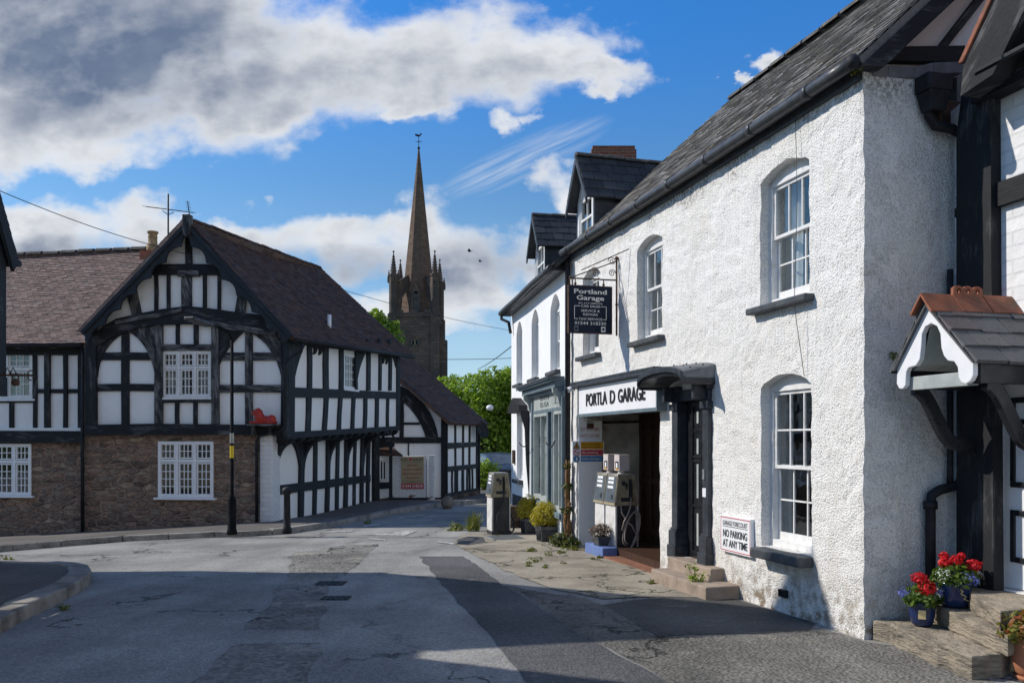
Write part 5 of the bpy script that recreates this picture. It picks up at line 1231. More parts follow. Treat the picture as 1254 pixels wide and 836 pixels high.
# ------------------------------------------------------------------ lower range to the left of the gable
WA = GA.shifted(-.22)
def build_wing():
    H = thing('stone_ground_floor_house', 'low timber framed range with russet tiled roof, left of the big gable', 'house', WA.w(-7, -.7))
    P = lambda x, y: WA.at(x, y); sl, sr = WA.S(-190), WA.S(104)
    wu = (WA.S(-22), WA.S(40), P(20, 488)[1], P(20, 431)[1]); wg = (WA.S(-32), WA.S(38), P(20, 606)[1], P(20, 543.5)[1]); zj = P(50, 530)[1]
    MB().sheet(WA, [(sl, zj), (sr, zj), (sr, P(50, 415)[1]), (sl, P(50, 415)[1])], [rect_loop(*wu)], 0, .2).obj('upper_wall', M['plaster'], H)
    MB().sheet(WA, [(sl, -1.8), (sr, -1.8), (sr, zj), (sl, zj)], [rect_loop(*wg)], -.03, .35).obj('stone_wall', M['rubble'], H)
    S = [wu[0], WA.S(9), wu[1]]; Z = [wu[2], P(20, 452)[1], wu[3]]
    casement(H, WA, S, Z, [[(3, 2)] * 2, [(3, 2)] * 2], .1, -.01, True, 'white_paint', ((.55, .68, 'curtain'), (.86, .98, 'curtain')))
    S = [wg[0], WA.S(-8), WA.S(17.5), wg[1]]; Z = [wg[2], P(20, 565)[1], wg[3]]
    casement(H, WA, S, Z, [[(3, 4)] * 3, [(3, 2)] * 3], .085, 0)
    hb(H, WA, -190, 104, 425, 434.5, 'wall_plate'); hb(H, WA, -190, 104, 527.5, 542, 'bressumer', o=.11); hb(H, WA, 40, 104, 476, 481.2); hb(H, WA, -60, 42, 489, 493)
    vb(H, WA, 40, 44.5, 432, 528, 'post'); vb(H, WA, 53.8, 60.4, 432, 528, 'post', o=.07); vb(H, WA, 77, 81.5, 433, 528); vb(H, WA, 95, 104, 433, 528, 'post', o=.07); vb(H, WA, 11, 16.5, 490, 528); vb(H, WA, -30, -24, 432, 528, 'post'); vb(H, WA, -60, -54, 432, 528, 'post')
    hb(H, WA, -190, 100, 523.8, 527.5, 'sill_moulding', 'plaster', .075)  # lead flashing strip, its sunlit tone put into the white plaster colour
    MB().rect(WA, sl, sr, -1.6, 3.6, -5.9, -5.7).obj('back_wall', M['plaster'], H); q = WA.w(sl, 0); MB().rect(Plane(q.x, q.y, .11, 1), .05, 5.8, -1.6, 5.0, -.1, .1).obj('end_wall', M['plaster'], H); MB().rect(WA, sl + .1, sr - .1, zj - .1, zj, -5.6, -.4).obj('upper_floor', M['dark'], H)
    Pw = lambda x, y, o: WA.w(*WA.at(x, y, o), o)
    A = Pw(-200, 421, .3); B = Pw(104, 419.5, .3); sR = WA.S(225, -2.9)
    Cc = WA.w(sR, WA.at(185, 303.5, -2.9)[1], -2.9); Dd = WA.w(WA.S(-230, -2.9), WA.at(23, 313, -2.9)[1] - .05, -2.9)
    B2 = WA.w(WA.S(106, .3) + .0, B.z, .3)
    tiled(A, B2, Cc, Dd, .17, .105, 'roof', M['clay_red'], H, .014, .012, .06, .08, 91)
    tiled(WA.w(sR, 3.6, -6), WA.w(WA.S(-200, -6), 3.6, -6), Dd, Cc, .3, .2, 'rear_roof', M['clay_red'], H, .014, .004, 0, .08, 92)
    ridge_tiles(Dd, Cc, 'roof_ridge', M['ridge_grey'], H, 22, .13, .012, .05)
    MB().tube([Pw(-200, 423, .33), Pw(100, 422.5, .33)], .05, 8).obj('gutter', M['iron'], H)
    MB().rect(WA, sl, WA.S(101), P(50, 428)[1], P(50, 420)[1], .0, .26).obj('eaves_board', M['timber'], H)
    c = WA.w(*WA.at(187, 302, -2.75), -2.75)
    MB().lathe(c - Vector((0, 0, .25)), [(.16, 0), (.16, .28), (.125, .31), (.115, .48), (.13, .5), (.12, .53), (.115, .60), (.15, .62), (.15, .66), (.11, .67)], 18).obj('chimney_pot', M['chimney_pot'], H)
    MB().box(c - Vector((0, 0, .3)), (.5, .5, .3)).obj('chimney_base', M['ridge_red'], H)
    return H
build_wing()

# ------------------------------------------------------------------ house beyond, with the big curved brace
T3x, T3y = (547 - CX) / F * 27.5, 27.5
G3 = Plane(T3x, T3y, 1, -.10); S3 = Plane(T3x, T3y, .29, 1)
def build_third():
    H = thing('braced_timber_house', 'small black and white house beyond the bend, one big curved brace in its gable', 'house', G3.w(-1.2, -.4))
    T = 'timber'
    MB().px(G3, [(455, 640), (547, 640), (547, 512), (490, 462), (455, 430)], -.2, 0).obj('gable_wall', M['plaster_clean'], H)
    se = S3.S(586); zt = S3.at(549, 517)[1]; zt1 = S3.at(586, 518.5)[1]
    MB().prism(S3, [(0, -.9), (se, -.9), (se, zt1), (0, zt)], -.2, 0).obj('side_wall', M['plaster_clean'], H)
    curve = lambda a, b, c, n=8: [tuple(Vector(a).lerp(Vector(b), t / n).lerp(Vector(b).lerp(Vector(c), t / n), t / n)) for t in range(n + 1)]
    beam(H, G3, 'post', [(540, 512), (548, 516), (548, 618), (540, 618)], T, .07); hb(H, G3, 460, 542, 535, 542.3, 'rail', T, .06)
    beam(H, G3, 'curved_brace', curve((490, 472), (530, 492), (536.5, 535)) + curve((521, 535), (514, 508), (490, 489)), T, .055)
    hb(H, G3, 488, 514, 517, 520, 'rail', T, .04); vb(H, G3, 489, 494, 480, 536, 'stud', T, .045); beam(H, G3, 'principal_rafter', [(488, 461), (548, 511), (548, 516), (488, 468)], T, .05)
    hb(H, G3, 455, 541, 609, 624, 'plinth', 'iron', .04); vb(H, G3, 499.6, 501, 542, 560, 'cable_duct', 'iron', .03)
    hb(H, S3, 548, 587, 516.5, 519, 'wall_plate', T, .06, dy=1.5); beam(H, S3, 'rail', [(548, 542), (587, 541), (587, 546), (548, 549.5)], T, .05); beam(H, S3, 'rail', [(548, 571), (587, 567.5), (587, 572.5), (548, 577.5)], T, .052); beam(H, S3, 'sill_beam', [(548, 604), (587, 597), (587, 601.5), (548, 608.5)], T, .07)
    for x in (558.3, 568, 576, 585): vb(H, S3, x - .7, x + .7, 519, 602, 'stud', T, .042)
    for x in (554.6, 560.8, 567, 573, 579): vb(H, S3, x - .6, x + .6, 574, 603, 'stud', T, .04)
    beam(H, S3, 'stone_plinth', [(548, 608), (588, 600), (588, 618), (548, 626)], 'rubble_low', .09)
    o = S3.shifted(.3); f3 = lambda x, y: o.w(*o.at(x, y)); A = f3(551, 517.5); B = f3(598.5, 518.5)
    D0 = G3.w(*G3.at(487, 462, .25), .25); dv = Vector((.29, 1, 0)); up = (D0 - A).normalized(); Dr = A + up * 4.2; Cr = B + up * 4.2
    tiled(A, B, Cr, Dr, .17, .11, 'roof', M['clay'], H, .012, .01, .05, .08, 101)
    Ev = Dr + Vector((-3.2, .35, -2.6)); tiled(Ev + (Cr - Dr), Ev, Dr, Cr, .3, .2, 'roof', M['clay'], H, .012, .006, 0, .08, 102)
    beam(H, G3.shifted(.2), 'verge_board', [(487, 460.5), (551, 513.5), (551, 517.5), (487, 464.5)], T, .04)
    dsh = MB(); c = S3.w(*S3.at(590, 527, .3), .3); dsh.lathe((0, 0, 0), [(.02, -.06), (.2, -.04), (.3, .04), (.31, .05), (.2, -.02), (.02, -.04)], 18, False)
    d = dsh.obj('satellite_dish', M['iron']); d.location = c; d.rotation_euler = (math.radians(75), 0, math.radians(50))
    tag(d, 'dark satellite dish under the eaves corner of the small house beyond', 'satellite dish')
    MB().tube([S3.w(*S3.at(586.5, 522, .05), .05), S3.w(*S3.at(586.5, 618, .05), .05)], .05, 8).obj('downpipe', M['iron'], H)
    return H
build_third()

# painted brick wall with the restaurant board
WB = Plane(at_depth(480, 600, 26.4).x, 26.4, 1, .0)
bw = thing('brick_wall', 'flaking whitewashed brick wall with a black base behind the restaurant board', 'wall', WB.w(.5, -.3))
MB().px(WB, [(480, 625), (522, 625), (522, 557.5), (480, 559)], -.3, 0).obj('panel', M['white_brick'], bw, bevel=.01)
MB().px(WB, [(525, 625), (531.6, 625), (531.6, 557), (525, 557)], -.2, .06).obj('pier', M['white_brick'], bw, bevel=.01)
MB().px(WB, [(480, 626), (523, 626), (523, 609), (480, 609)], -.1, .025).obj('base', M['iron'], bw)
RS = thing('restaurant_sign', 'tan restaurant board with red lettering fixed to a flaking white brick wall', 'sign', WB.w(.6, .6))
RBp = WB.shifted(.03)
a0, a1 = WB.S(491.5), WB.S(519); z0, z1 = WB.at(505, 598)[1], WB.at(505, 559)[1]; zr = z0 + (z1 - z0) * .17
MB().rect(RBp, a0, a1, zr, z1, -.028, 0).obj('board', M['tan'], RS); MB().rect(RBp, a0, a1, z0, zr - .002, -.028, .0).obj('phone_panel', M['red'], RS)
am = (a0 + a1) / 2; W = a1 - a0; Hh = z1 - z0
tt = lambda s, f, h, m, w, b=.01, ss=None: text(s, RBp, am if ss is None else ss, z0 + Hh * f, Hh * h, .001, m, RS, 'lettering', W * w, b, .003)
tt('LAL', .875, .085, 'ink_black', .27, .01, a0 + W * .18); tt('BAGH', .875, .085, 'ink_black', .42, .01, a0 + W * .74)
MB().disc(RBp.w(a0 + W * .415, z0 + Hh * .92, .001), W * .07, WB.n, .003, 14).obj('emblem', M['red'], RS)
tt('RESTAURANT', .82, .03, 'ink_grey', .8, 0); tt('INDIAN', .70, .065, 'ink_red', .44); tt('BANGLADESHI', .57, .065, 'ink_red', .84); tt('RESTAURANT &', .44, .065, 'ink_red', .88); tt('TAKEAWAY', .31, .06, 'ink_red', .62)
tt('Fine Dining Experience', .21, .045, 'ink_black', .86, 0); tt('01544 318210', .045, .085, 'ink_white', .9)
bl = MB(); c = on_ground(548, 615, .18); bl.ball(c, .19, 16); bl.lathe(c - Vector((0, 0, .3)), [(.16, 0), (.14, .14)], 12)
tag(bl.obj('stone_ball', M['stone_ball'], smooth=True), 'mossy stone ball at the foot of the braced house corner', 'stone')

# ------------------------------------------------------------------ church
def build_church():
    Y = 115.0; k = Y / F
    cx = (507.5 - CX) * k; zz = lambda y: EYE + (HY - y) * k
    H = thing('church', 'dark stone church tower with a tall tapering spire, pinnacles and a blue clock', 'church', (cx, Y, 0)); hw = 30.5 * k; cy = Y + hw
    rot = Matrix.Rotation(math.radians(-2.0), 3, 'Z'); c0 = Vector((cx, cy, 0)); X = lambda x, y, z: c0 + rot @ Vector((x, y, 0)) + Vector((0, 0, z))
    mb = MB()
    def tower_box(m, x0, x1, y0, y1, za, zb, t=0.0):
        v = [X(x0, y0, za), X(x1, y0, za), X(x1, y1, za), X(x0, y1, za)]; w = [X(x0 + t, y0 + t, zb), X(x1 - t, y0 + t, zb), X(x1 - t, y1 - t, zb), X(x0 + t, y1 - t, zb)]
        a = [m.bm.verts.new(p) for p in v]; b = [m.bm.verts.new(p) for p in w]; m.bm.faces.new(a[::-1]); m.bm.faces.new(b)
        for i in range(4): j = (i + 1) % 4; m.bm.faces.new([a[i], a[j], b[j], b[i]])
    ztop = zz(385)
    tower_box(mb, -hw, hw, -hw, hw, -2, ztop)
    mb.obj('tower', M['church_stone'], H)
    mb = MB(); tower_box(mb, -hw - .15, hw + .15, -hw - .15, hw + .15, zz(388), zz(384.5)); mb.obj('string_course', M['church_stone'], H)
    mb = MB()
    for sx in (-1, 1):
        tower_box(mb, sx * (hw - .45) - .6, sx * (hw - .45) + .6, -hw - .18, -hw + 1.2, -2, zz(384)); tower_box(mb, sx * (hw - .45) - .6, sx * (hw - .45) + .6, hw - 1.2, hw + .18, -2, zz(384))
    tower_box(mb, hw - .3, hw + 1.1, -hw + .3, -hw + 1.3, -2, zz(416), 0); tower_box(mb, hw - .3, hw + .75, -hw + .3, -hw + 1.3, zz(416), zz(396), .1); mb.obj('buttresses', M['church_stone'], H)
    mb = MB()
    for side in range(4):
        for i in range(7):
            a = -hw + hw * 2 * (i + .0) / 7; h = zz(379 if i % 2 else 382.5); q = [(a, -hw), (a + hw * 2 / 7 - .02, -hw)]
            r = Matrix.Rotation(side * math.pi / 2, 3, 'Z')
            p0 = [r @ Vector((x, y, 0)) for x, y in ((a, -hw - .02), (a + hw * 2 / 7, -hw - .02), (a + hw * 2 / 7, -hw + .35), (a, -hw + .35))]
            lo = [mb.bm.verts.new(X(p.x, p.y, ztop - .1)) for p in p0]; up = [mb.bm.verts.new(X(p.x, p.y, h)) for p in p0]
            mb.bm.faces.new(up); mb.bm.faces.new(lo[::-1])
            for e in range(4): f = (e + 1) % 4; mb.bm.faces.new([lo[e], lo[f], up[f], up[e]])
    mb.obj('parapet', M['church_stone'], H)
    def octo(m, x, y, prof, n=8, ph=math.pi / 8):
        rings = [[m.bm.verts.new(X(x + r * math.cos(ph + 2 * math.pi * i / n), y + r * math.sin(ph + 2 * math.pi * i / n), z)) for i in range(n)] for r, z in prof]
        for a, b in zip(rings, rings[1:]):
            for i in range(n): j = (i + 1) % n; m.bm.faces.new([a[i], a[j], b[j], b[i]])
        m.bm.faces.new(rings[0][::-1]); m.bm.faces.new(rings[-1])
    # spire
    sx = (509.5 - 507.5) * k
    mb = MB(); octo(mb, sx, 0, [(2.72, ztop - .5), (2.45, ztop + 1.2), (2.30, zz(360)), (.10, zz(172))]); mb.obj('spire', M['spire_stone'], H)
    # corner turrets with crocketed pinnacles
    for i, (dx, dy) in enumerate(((-1, -1), (1, -1), (1, 1), (-1, 1))):
        mb = MB(); px_, py_ = dx * (hw - .55), dy * (hw - .55)
        octo(mb, px_, py_, [(.62, ztop - .3), (.62, zz(338)), (.72, zz(337)), (.72, zz(335)), (.42, zz(334)), (.36, zz(330)), (.05, zz(308)), (.14, zz(307.4)), (.14, zz(306.2)), (.03, zz(305.4))], 8)
        for s_ in range(4):
            a = s_ * math.pi / 2; gx, gy = px_ + .62 * math.cos(a), py_ + .62 * math.sin(a)
            octo(mb, gx, gy, [(.26, zz(345)), (.26, zz(339)), (.02, zz(329))], 4, math.pi / 4)
        for t in range(6):
            z = zz(330 - t * 3.4); r = .38 * (1 - t / 7)
            for s_ in range(4): a = s_ * math.pi / 2 + .4; mb.box(X(px_ + r * math.cos(a), py_ + r * math.sin(a), z), (.14, .14, .16))
        mb.obj('pinnacle', M['church_stone'], H)
        # flying buttress: inclined pierced strut to the spire
        d = Vector((sx - px_, -py_, 0)); L = d.length; d.normalize(); nrm = Vector((-d.y, d.x, 0)); mb = MB(); n = 10
        B0 = ztop - .2; pts = [(0.3, zz(352)), (L * .40, zz(338)), (L * .60, zz(338)), (L * .62, zz(350))]
        und = [(L * .62 - (L * .62 - .45) * (t / n), zz(352) - (zz(352) - zz(378)) * (1 - math.cos(t / n * 1.57)) * 1.0) for t in range(n + 1)]
        poly = [(0.3, zz(345))] + [(L * .66, zz(330))] + und + [(0.3, B0)]
        for sgn in (1,):
            A = [mb.bm.verts.new(X(px_ + d.x * a + nrm.x * .17, py_ + d.y * a + nrm.y * .17, z)) for a, z in poly]; Bv = [mb.bm.verts.new(X(px_ + d.x * a - nrm.x * .17, py_ + d.y * a - nrm.y * .17, z)) for a, z in poly]
            mb.bm.faces.new(A); mb.bm.faces.new(Bv[::-1])
            for e in range(len(poly)): f = (e + 1) % len(poly); mb.bm.faces.new([A[e], A[f], Bv[f], Bv[e]])
        mb.obj('flying_buttress', M['church_stone'], H)
    # lucarne
    FP = Plane(X(0, -2.5, 0).x, X(0, -2.5, 0).y, 1, -.035); s = sx
    l0 = MB(); l0.sheet(FP, [(s - .62, ztop - .2), (s + .62, ztop - .2), (s + .62, zz(358)), (s, zz(343)), (s - .62, zz(358))], [arch_loop(s - .36, s + .36, ztop + .1, zz(362), .75)], .25, 1.2); l0 = l0.obj('spire_window', M['church_stone'], H)
    m2 = MB(); m2.rect(FP, s - .05, s + .05, ztop + .1, zz(360), .0, .12); ring(m2, FP, s - .36, s + .36, ztop + .1, zz(364), .06, .0, .1); m2.obj('tracery', M['church_stone'], l0)
    MB().rect(FP, s - .36, s + .36, ztop + .1, zz(358), -.1, -.05).obj('louvre', M['lead'], l0)
    # clock
    q = X(0, -hw, 0); CP = Plane(q.x, q.y, (rot @ Vector((1, 0, 0))).x, (rot @ Vector((1, 0, 0))).y); cs, cz = CP.at(508.3, 419.5); R0 = 5.6 * k
    ck = MB().disc(CP.w(cs, cz, .02), R0, CP.n, .08, 28).obj('clock_face', M['sign_navy'], H)
    hd = MB()
    for i in range(12):
        a = i * math.pi / 6; ca, sa = math.sin(a), math.cos(a); r0, r1, w = R0 * .68, R0 * .92, R0 * .045
        hd.prism(CP, [(cs + ca * r0 - sa * w, cz + sa * r0 + ca * w), (cs + ca * r1 - sa * w, cz + sa * r1 + ca * w), (cs + ca * r1 + sa * w, cz + sa * r1 - ca * w), (cs + ca * r0 + sa * w, cz + sa * r0 - ca * w)], .10, .115)
    hd.obj('numerals', M['gold'], ck)
    hn = MB(); hn.rect(CP, cs - R0 * .05, cs + R0 * .05, cz, cz + R0 * .62, .12, .14); hn.rect(CP, cs - R0 * .05, cs + R0 * .05, cz - R0 * .6, cz, .12, .14); hn.obj('hands', M['gold'], ck)
    v = MB(); tp = zz(172); v.tube([X(sx, 0, tp - .2), X(sx, 0, zz(154))], .045, 6); v.ball(X(sx, 0, zz(171)), .2, 10)
    for a in (0, math.pi / 2): d = Vector((math.cos(a) * .45, math.sin(a) * .45, 0)); v.tube([X(sx, 0, zz(163)) - d, X(sx, 0, zz(163)) + d], .035, 6)
    VP = Plane(X(sx, 0, 0).x, X(sx, 0, 0).y, 1, .3)
    v.prism(VP, [(-.5, zz(156)), (-.2, zz(154.5)), (.1, zz(154.5)), (.25, zz(152)), (.4, zz(152.4)), (.5, zz(153.4)), (.3, zz(154)), (.2, zz(156)), (-.1, zz(156.8)), (-.35, zz(156.2)), (-.5, zz(153.5))], -.03, .03)
    v.obj('weathervane', M['iron'], H)
build_church()

# ------------------------------------------------------------------ timber framed pair at the left edge (one jettied corner shows, the rest stands outside the frame)
LX = -7.2
def street_gable(yc, half_far, half_near, zpk, ze_far, ze_near, label, seed, visible=False):
    H = thing('jettied_house', label, 'house', (LX - .4, yc, 0))
    PL = Plane(LX, 0, 0, 1)                         # faces the street (+X); s = y
    yf, yn = yc + half_far, yc - half_near
    ef, en = .32, .02
    MB().prism(PL, [(yn, 2.45), (yf - .12, 2.45), (yf - .12, ze_far + .55), (yc, zpk - .25), (yn, ze_near + .05)], -.2, -.02).obj('upper_wall', M['plaster_cream'], H)
    MB().rect(PL, yn, yf - .5, -.4, 2.5, -.7, -.45).obj('lower_wall', M['plaster_cream'], H)
    bm_ = lambda s0, s1, z0, z1, nm, o=.05: MB().rect(PL, s0, s1, z0, z1, -.03, o, True).obj(nm, M['timber_blue'], H)
    bm_(yf - .36, yf - .12, 2.3, ze_far + .5, 'post', .07); bm_(yn, yf - .12, 2.28, 2.55, 'bressumer', .09); bm_(yn, yf - .12, 3.45, 3.6, 'rail'); bm_(yn, yf - .5, ze_near - .05, ze_near + .12, 'tie_beam')
    for i in range(6):
        s = yn + .3 + (yf - yn - 1.3) * i / 5; bm_(s, s + .14, 2.5, ze_near, 'stud', .045)
    q = PL.w(yf - .12, 0); E = Plane(q.x, q.y, -1, 0)
    MB().rect(E, .0, 7.5, 2.4, ze_far + .3, -.2, -.03).obj('end_wall', M['plaster_cream'], H); MB().rect(E, .4, 7.5, -.4, 2.4, -.5, -.3).obj('end_wall_lower', M['plaster_cream'], H)
    for s in (.0, 1.6, 3.2): MB().rect(E, s, s + .18, 2.35, ze_far + .3, -.04, .03, True).obj('post', M['timber_blue'], H)
    for z in (2.30, 3.45): MB().rect(E, .0, 7.5, z, z + .22, -.04, .034, True).obj('rail', M['timber_blue'], H)
    x1 = LX + .16; x0 = LX - 7
    pk1, pk0 = Vector((x1, yc, zpk)), Vector((x0, yc, zpk)); f1, f0 = Vector((x1, yf + ef - .3, ze_far)), Vector((x0, yf + ef - .3, ze_far)); n1, n0 = Vector((x1, yn + en, ze_near)), Vector((x0, yn + en, ze_near))
    tiled(f1, f0, pk0, pk1, .2, .12, 'roof', M['clay'], H, .014, .01, 0, .08, seed); tiled(n0, n1, pk1, pk0, .2, .12, 'roof', M['clay'], H, .014, .01, 0, .08, seed + 1)
    for a in (f1, n1):
        d = pk1 - a; V = Plane(x1 + .01, 0, 0, 1)
        MB().prism(V, [(a.y, a.z - .04), (pk1.y, pk1.z - .04), (pk1.y, pk1.z - .30), (a.y + (.12 if a is n1 else -.12), a.z - .2)], -.05, 0, True).obj('bargeboard', M['timber_blue'], H)
    MB().tube([f1 + Vector((0, .04, -.06)), f0 + Vector((0, .04, -.06))], .05, 8).obj('gutter', M['iron'], H)
    return H
L1 = street_gable(9.85, 2.3, 1.8, 8.6, 4.25, 5.2, 'jettied timber house corner with tiled eaves cut by the left edge', 111)
L2 = street_gable(6.5, 1.28, 1.3, 9.1, 4.9, 5.05, 'jettied timber house outside the left edge whose gable shades the road', 121)
L3 = street_gable(2.9, 2.25, 2.2, 7.6, 5.05, 5.0, 'farthest back of the jettied houses outside the left edge', 131)
MB().rect(Plane(LX - .2, 0, 0, 1), 6.9, 8.25, -.4, 5.25, -.3, .1).obj('light_gap_blocker', M['plaster_cream'], L2)  # unseen wall added to stop sunlight leaking between the two houses
# wrought iron bracket on the near left house
E0 = at_depth(-6, 459, 11.45); E1 = at_depth(40, 459.5, 11.4)
br = MB(); br.tube([E0, E1], .014, 6)
for k in range(2):
    c = E1 + Vector((-.02, 0, .03 - .06 * k)); br.tube([c + Vector((.045 * math.cos(a), 0, .035 * math.sin(a))) for a in [t * .7 for t in range(8)]], .008, 5)
c = at_depth(19, 467, 11.42); br.tube([c + Vector((.04 * math.cos(t * .8), 0, .05 + .05 * math.sin(t * .8))) for t in range(9)], .009, 5); br.lathe(c - Vector((0, 0, .06)), [(.02, 0), (.05, .02), (.05, .07), (.02, .1)], 10)
for x in (5, 12): br.tube([at_depth(x, 458, 11.42), at_depth(x + 4, 450, 11.42), at_depth(x + 9, 459, 11.42)], .008, 5)
br.obj('sign_bracket', M['rusty'], L1)
# ------------------------------------------------------------------ signs
def fascia():
    T = thing('garage_sign', 'white box sign over the garage entrance with black raised letters, one missing', 'sign', FG.w(FG.S(756), 2.06))
    a, b = FG.S(708.5, .13), FG.S(804, .13); z0, z1 = 2.06, 2.485
    MB().rect(FG, a, b, z0, z1, .0, .128).obj('sign_box', M['sign_white'], T, bevel=.004)
    f = MB(); ring(f, FG, a - .03, b + .03, z0 - .03, z1 + .02, .03, -.01, .14, .045, .02); f.obj('sign_frame', M['shop_blue'], T)
    x0, x1 = FG.S(717.5, .14), FG.S(743, .14); h = .185
    zc = (z0 + z1) / 2 - h * .5
    def word(s, xa, xb): text(s, FG, (FG.S(xa, .14) + FG.S(xb, .14)) / 2, zc + .01, h, .129, 'ink_black', T, 'lettering', FG.S(xb, .14) - FG.S(xa, .14), .012, .012)
    word('PORTLA', 717.5, 742.8); word('D', 746.6, 752.6); word('GARAGE', 756.5, 789.5)
    return T
fascia()
def hanging():
    w = FG.w(FG.S(757.5), 0); HP = Plane(w.x, w.y, RT.u.x, RT.u.y)
    Hs = thing('hanging_sign', 'dark navy hanging sign with white lettering on a scrolled iron bracket', 'sign', HP.w(-.1, 2.3))
    s0, s1 = HP.S(696), HP.S(748.5); zt = HP.at(722, 350.5)[1]; zb = HP.at(722, 408)[1]; W = s1 - s0; Hh = zt - zb; m = (s0 + s1) / 2
    MB().rect(HP, s0, s1, zb, zt, -.02, .02).obj('board', M['sign_navy'], Hs, bevel=.006)
    e = MB(); ring(e, HP, s0 - .006, s1 + .006, zb - .006, zt + .006, .012, -.024, .024); e.obj('board_edge', M['rusty'], Hs)
    t = lambda s, f, h, w_, b=.006, mm='ink_white': text(s, HP, m, zb + Hh * f, Hh * h, .0205, mm, Hs, 'lettering', W * w_, b, .003)
    t('Portland', .835, .095, .76, .022); t('Garage', .70, .095, .64, .022); t('(M.A. & F.D. SIMMONDS)', .618, .03, .56, .002); t('CAR SALES', .545, .048, .44); t('SERVICE &', .45, .048, .44); t('REPAIRS', .37, .048, .34); text('TAXI', HP, m - W * .185, zb + Hh * .275, Hh * .048, .0205, 'ink_white', Hs, 'lettering', W * .17, .006, .003); text('SERVICE', HP, m + W * .105, zb + Hh * .275, Hh * .048, .0205, 'ink_white', Hs, 'lettering', W * .34, .006, .003); t('01544 318330', .175, .068, .73)
    ln = MB(); c = .004; y0, y1 = zb + Hh * .295, zb + Hh * .57; x0, x1 = m - W * .37, m + W * .37
    for x in (x0, x1): ln.rect(HP, x - c, x + c, y0, y1, .019, .0225)
    for (xa, xb, y) in ((x0, m - W * .24, y1), (m + W * .24, x1, y1), (x0, m - W * .29, y0), (m + W * .29, x1, y0)): ln.rect(HP, xa, xb, y - c, y + c, .019, .022)
    ln.obj('ruled_lines', M['ink_white'], Hs)
    for x in (m - W * .33, m + W * .3):
        MB().rect(HP, x - W * .05, x + W * .05, zb + Hh * .03, zb + Hh * .145, .019, .0225).obj('badge', M['ink_white' if x > m else 'ink_grey'], Hs); MB().disc(HP.w(x, zb + Hh * .09, .0225), W * .03, HP.n, .002, 12).obj('badge_mark', M['sign_navy'], Hs)
    ir = MB(); zb1 = HP.at(757, 318)[1]; zb0 = HP.at(757, 411)[1]; zh = HP.at(722, 341.5)[1]
    ir.tube([HP.w(-.03, zb1, 0), HP.w(-.03, zb0, 0)], .014, 8); ir.tube([HP.w(s0 + W * .03, zh, 0), HP.w(-.02, zh, 0)], .011, 8); ir.tube([HP.w(s0 + W * .03, zh + .03, 0), HP.w(s0 + W * .03, zt, 0)], .010, 6)
    ir.tube([HP.w(s0 + W * .03, zh, 0), HP.w(-.02, zb1 - .02, 0)], .008, 6)
    far = FG.w(FG.S(773), 3.0, .0); ir.tube([HP.w(s0 + W * .3, zh + .12, 0), FG.w(FG.S(772), HP.at(757, 318)[1] + .06, .02)], .007, 6)
    for (cx_, cz, r, sg) in ((-.10, zh + .10, .055, 1), (-.10, zh + .27, .06, -1), (-.34, zh + .08, .06, 1)):
        ir.tube([HP.w(cx_ + r * (1 - k / 26) * math.cos(k * .5) * sg, cz + r * (1 - k / 26) * math.sin(k * .5), 0) for k in range(22)], .006, 5)
    for x in (s0 + W * .16, s0 + W * .82): ir.tube([HP.w(x, zh, 0), HP.w(x, zt, 0)], .008, 6); ir.ball(HP.w(x, zt + .03, 0), .02, 8)
    ir.ball(HP.w(-.03, zb1 + .02, 0), .028, 8); ir.ball(HP.w(-.03, (zb0 + zb1) / 2 - .1, 0), .022, 8)
    ir.obj('bracket', M['rusty'], Hs)
hanging()
def no_parking():
    T = thing('parking_sign', 'white no parking notice with red border on roughcast wall beside lower sash window', 'sign', FG.w(FG.S(900), .4))
    o = .045; a = FG.at(882.3, 629.5, o); b = FG.at(919, 636, o); c = FG.at(882.3, 672.5, o); s0, s1 = a[0], b[0]; z1 = (a[1] + b[1]) / 2; z0 = (c[1] + FG.at(919, 683, o)[1]) / 2
    W, Hh = s1 - s0, z1 - z0; m = (s0 + s1) / 2
    MB().rect(FG, s0, s1, z0, z1, .0, o).obj('board', M['sign_white'], T, bevel=.003)
    r = MB()
    for z in (z0 + Hh * .035, z1 - Hh * .06): r.rect(FG, s0 + .006, s1 - .006, z, z + Hh * .022, o - .002, o + .002)
    for s in (s0 + .008, s1 - .014): r.rect(FG, s, s + .006, z0 + Hh * .04, z1 - Hh * .05, o - .002, o + .0016)
    r.obj('red_border', M['red'], T)
    text('GARAGE FORECOURT', FG, m, z0 + Hh * .745, Hh * .125, o + .001, 'ink_black', T, 'lettering', W * .82, .004, .003)
    MB().rect(FG, m - W * .41, m + W * .41, z0 + Hh * .70, z0 + Hh * .715, o - .002, o + .002).obj('underline', M['ink_black'], T)
    text('NO PARKING', FG, m, z0 + Hh * .42, Hh * .20, o + .001, 'ink_black', T, 'lettering', W * .80, .012, .003)
    text('AT ANY TIME', FG, m, z0 + Hh * .15, Hh * .20, o + .001, 'ink_black', T, 'lettering', W * .82, .012, .003)
no_parking()
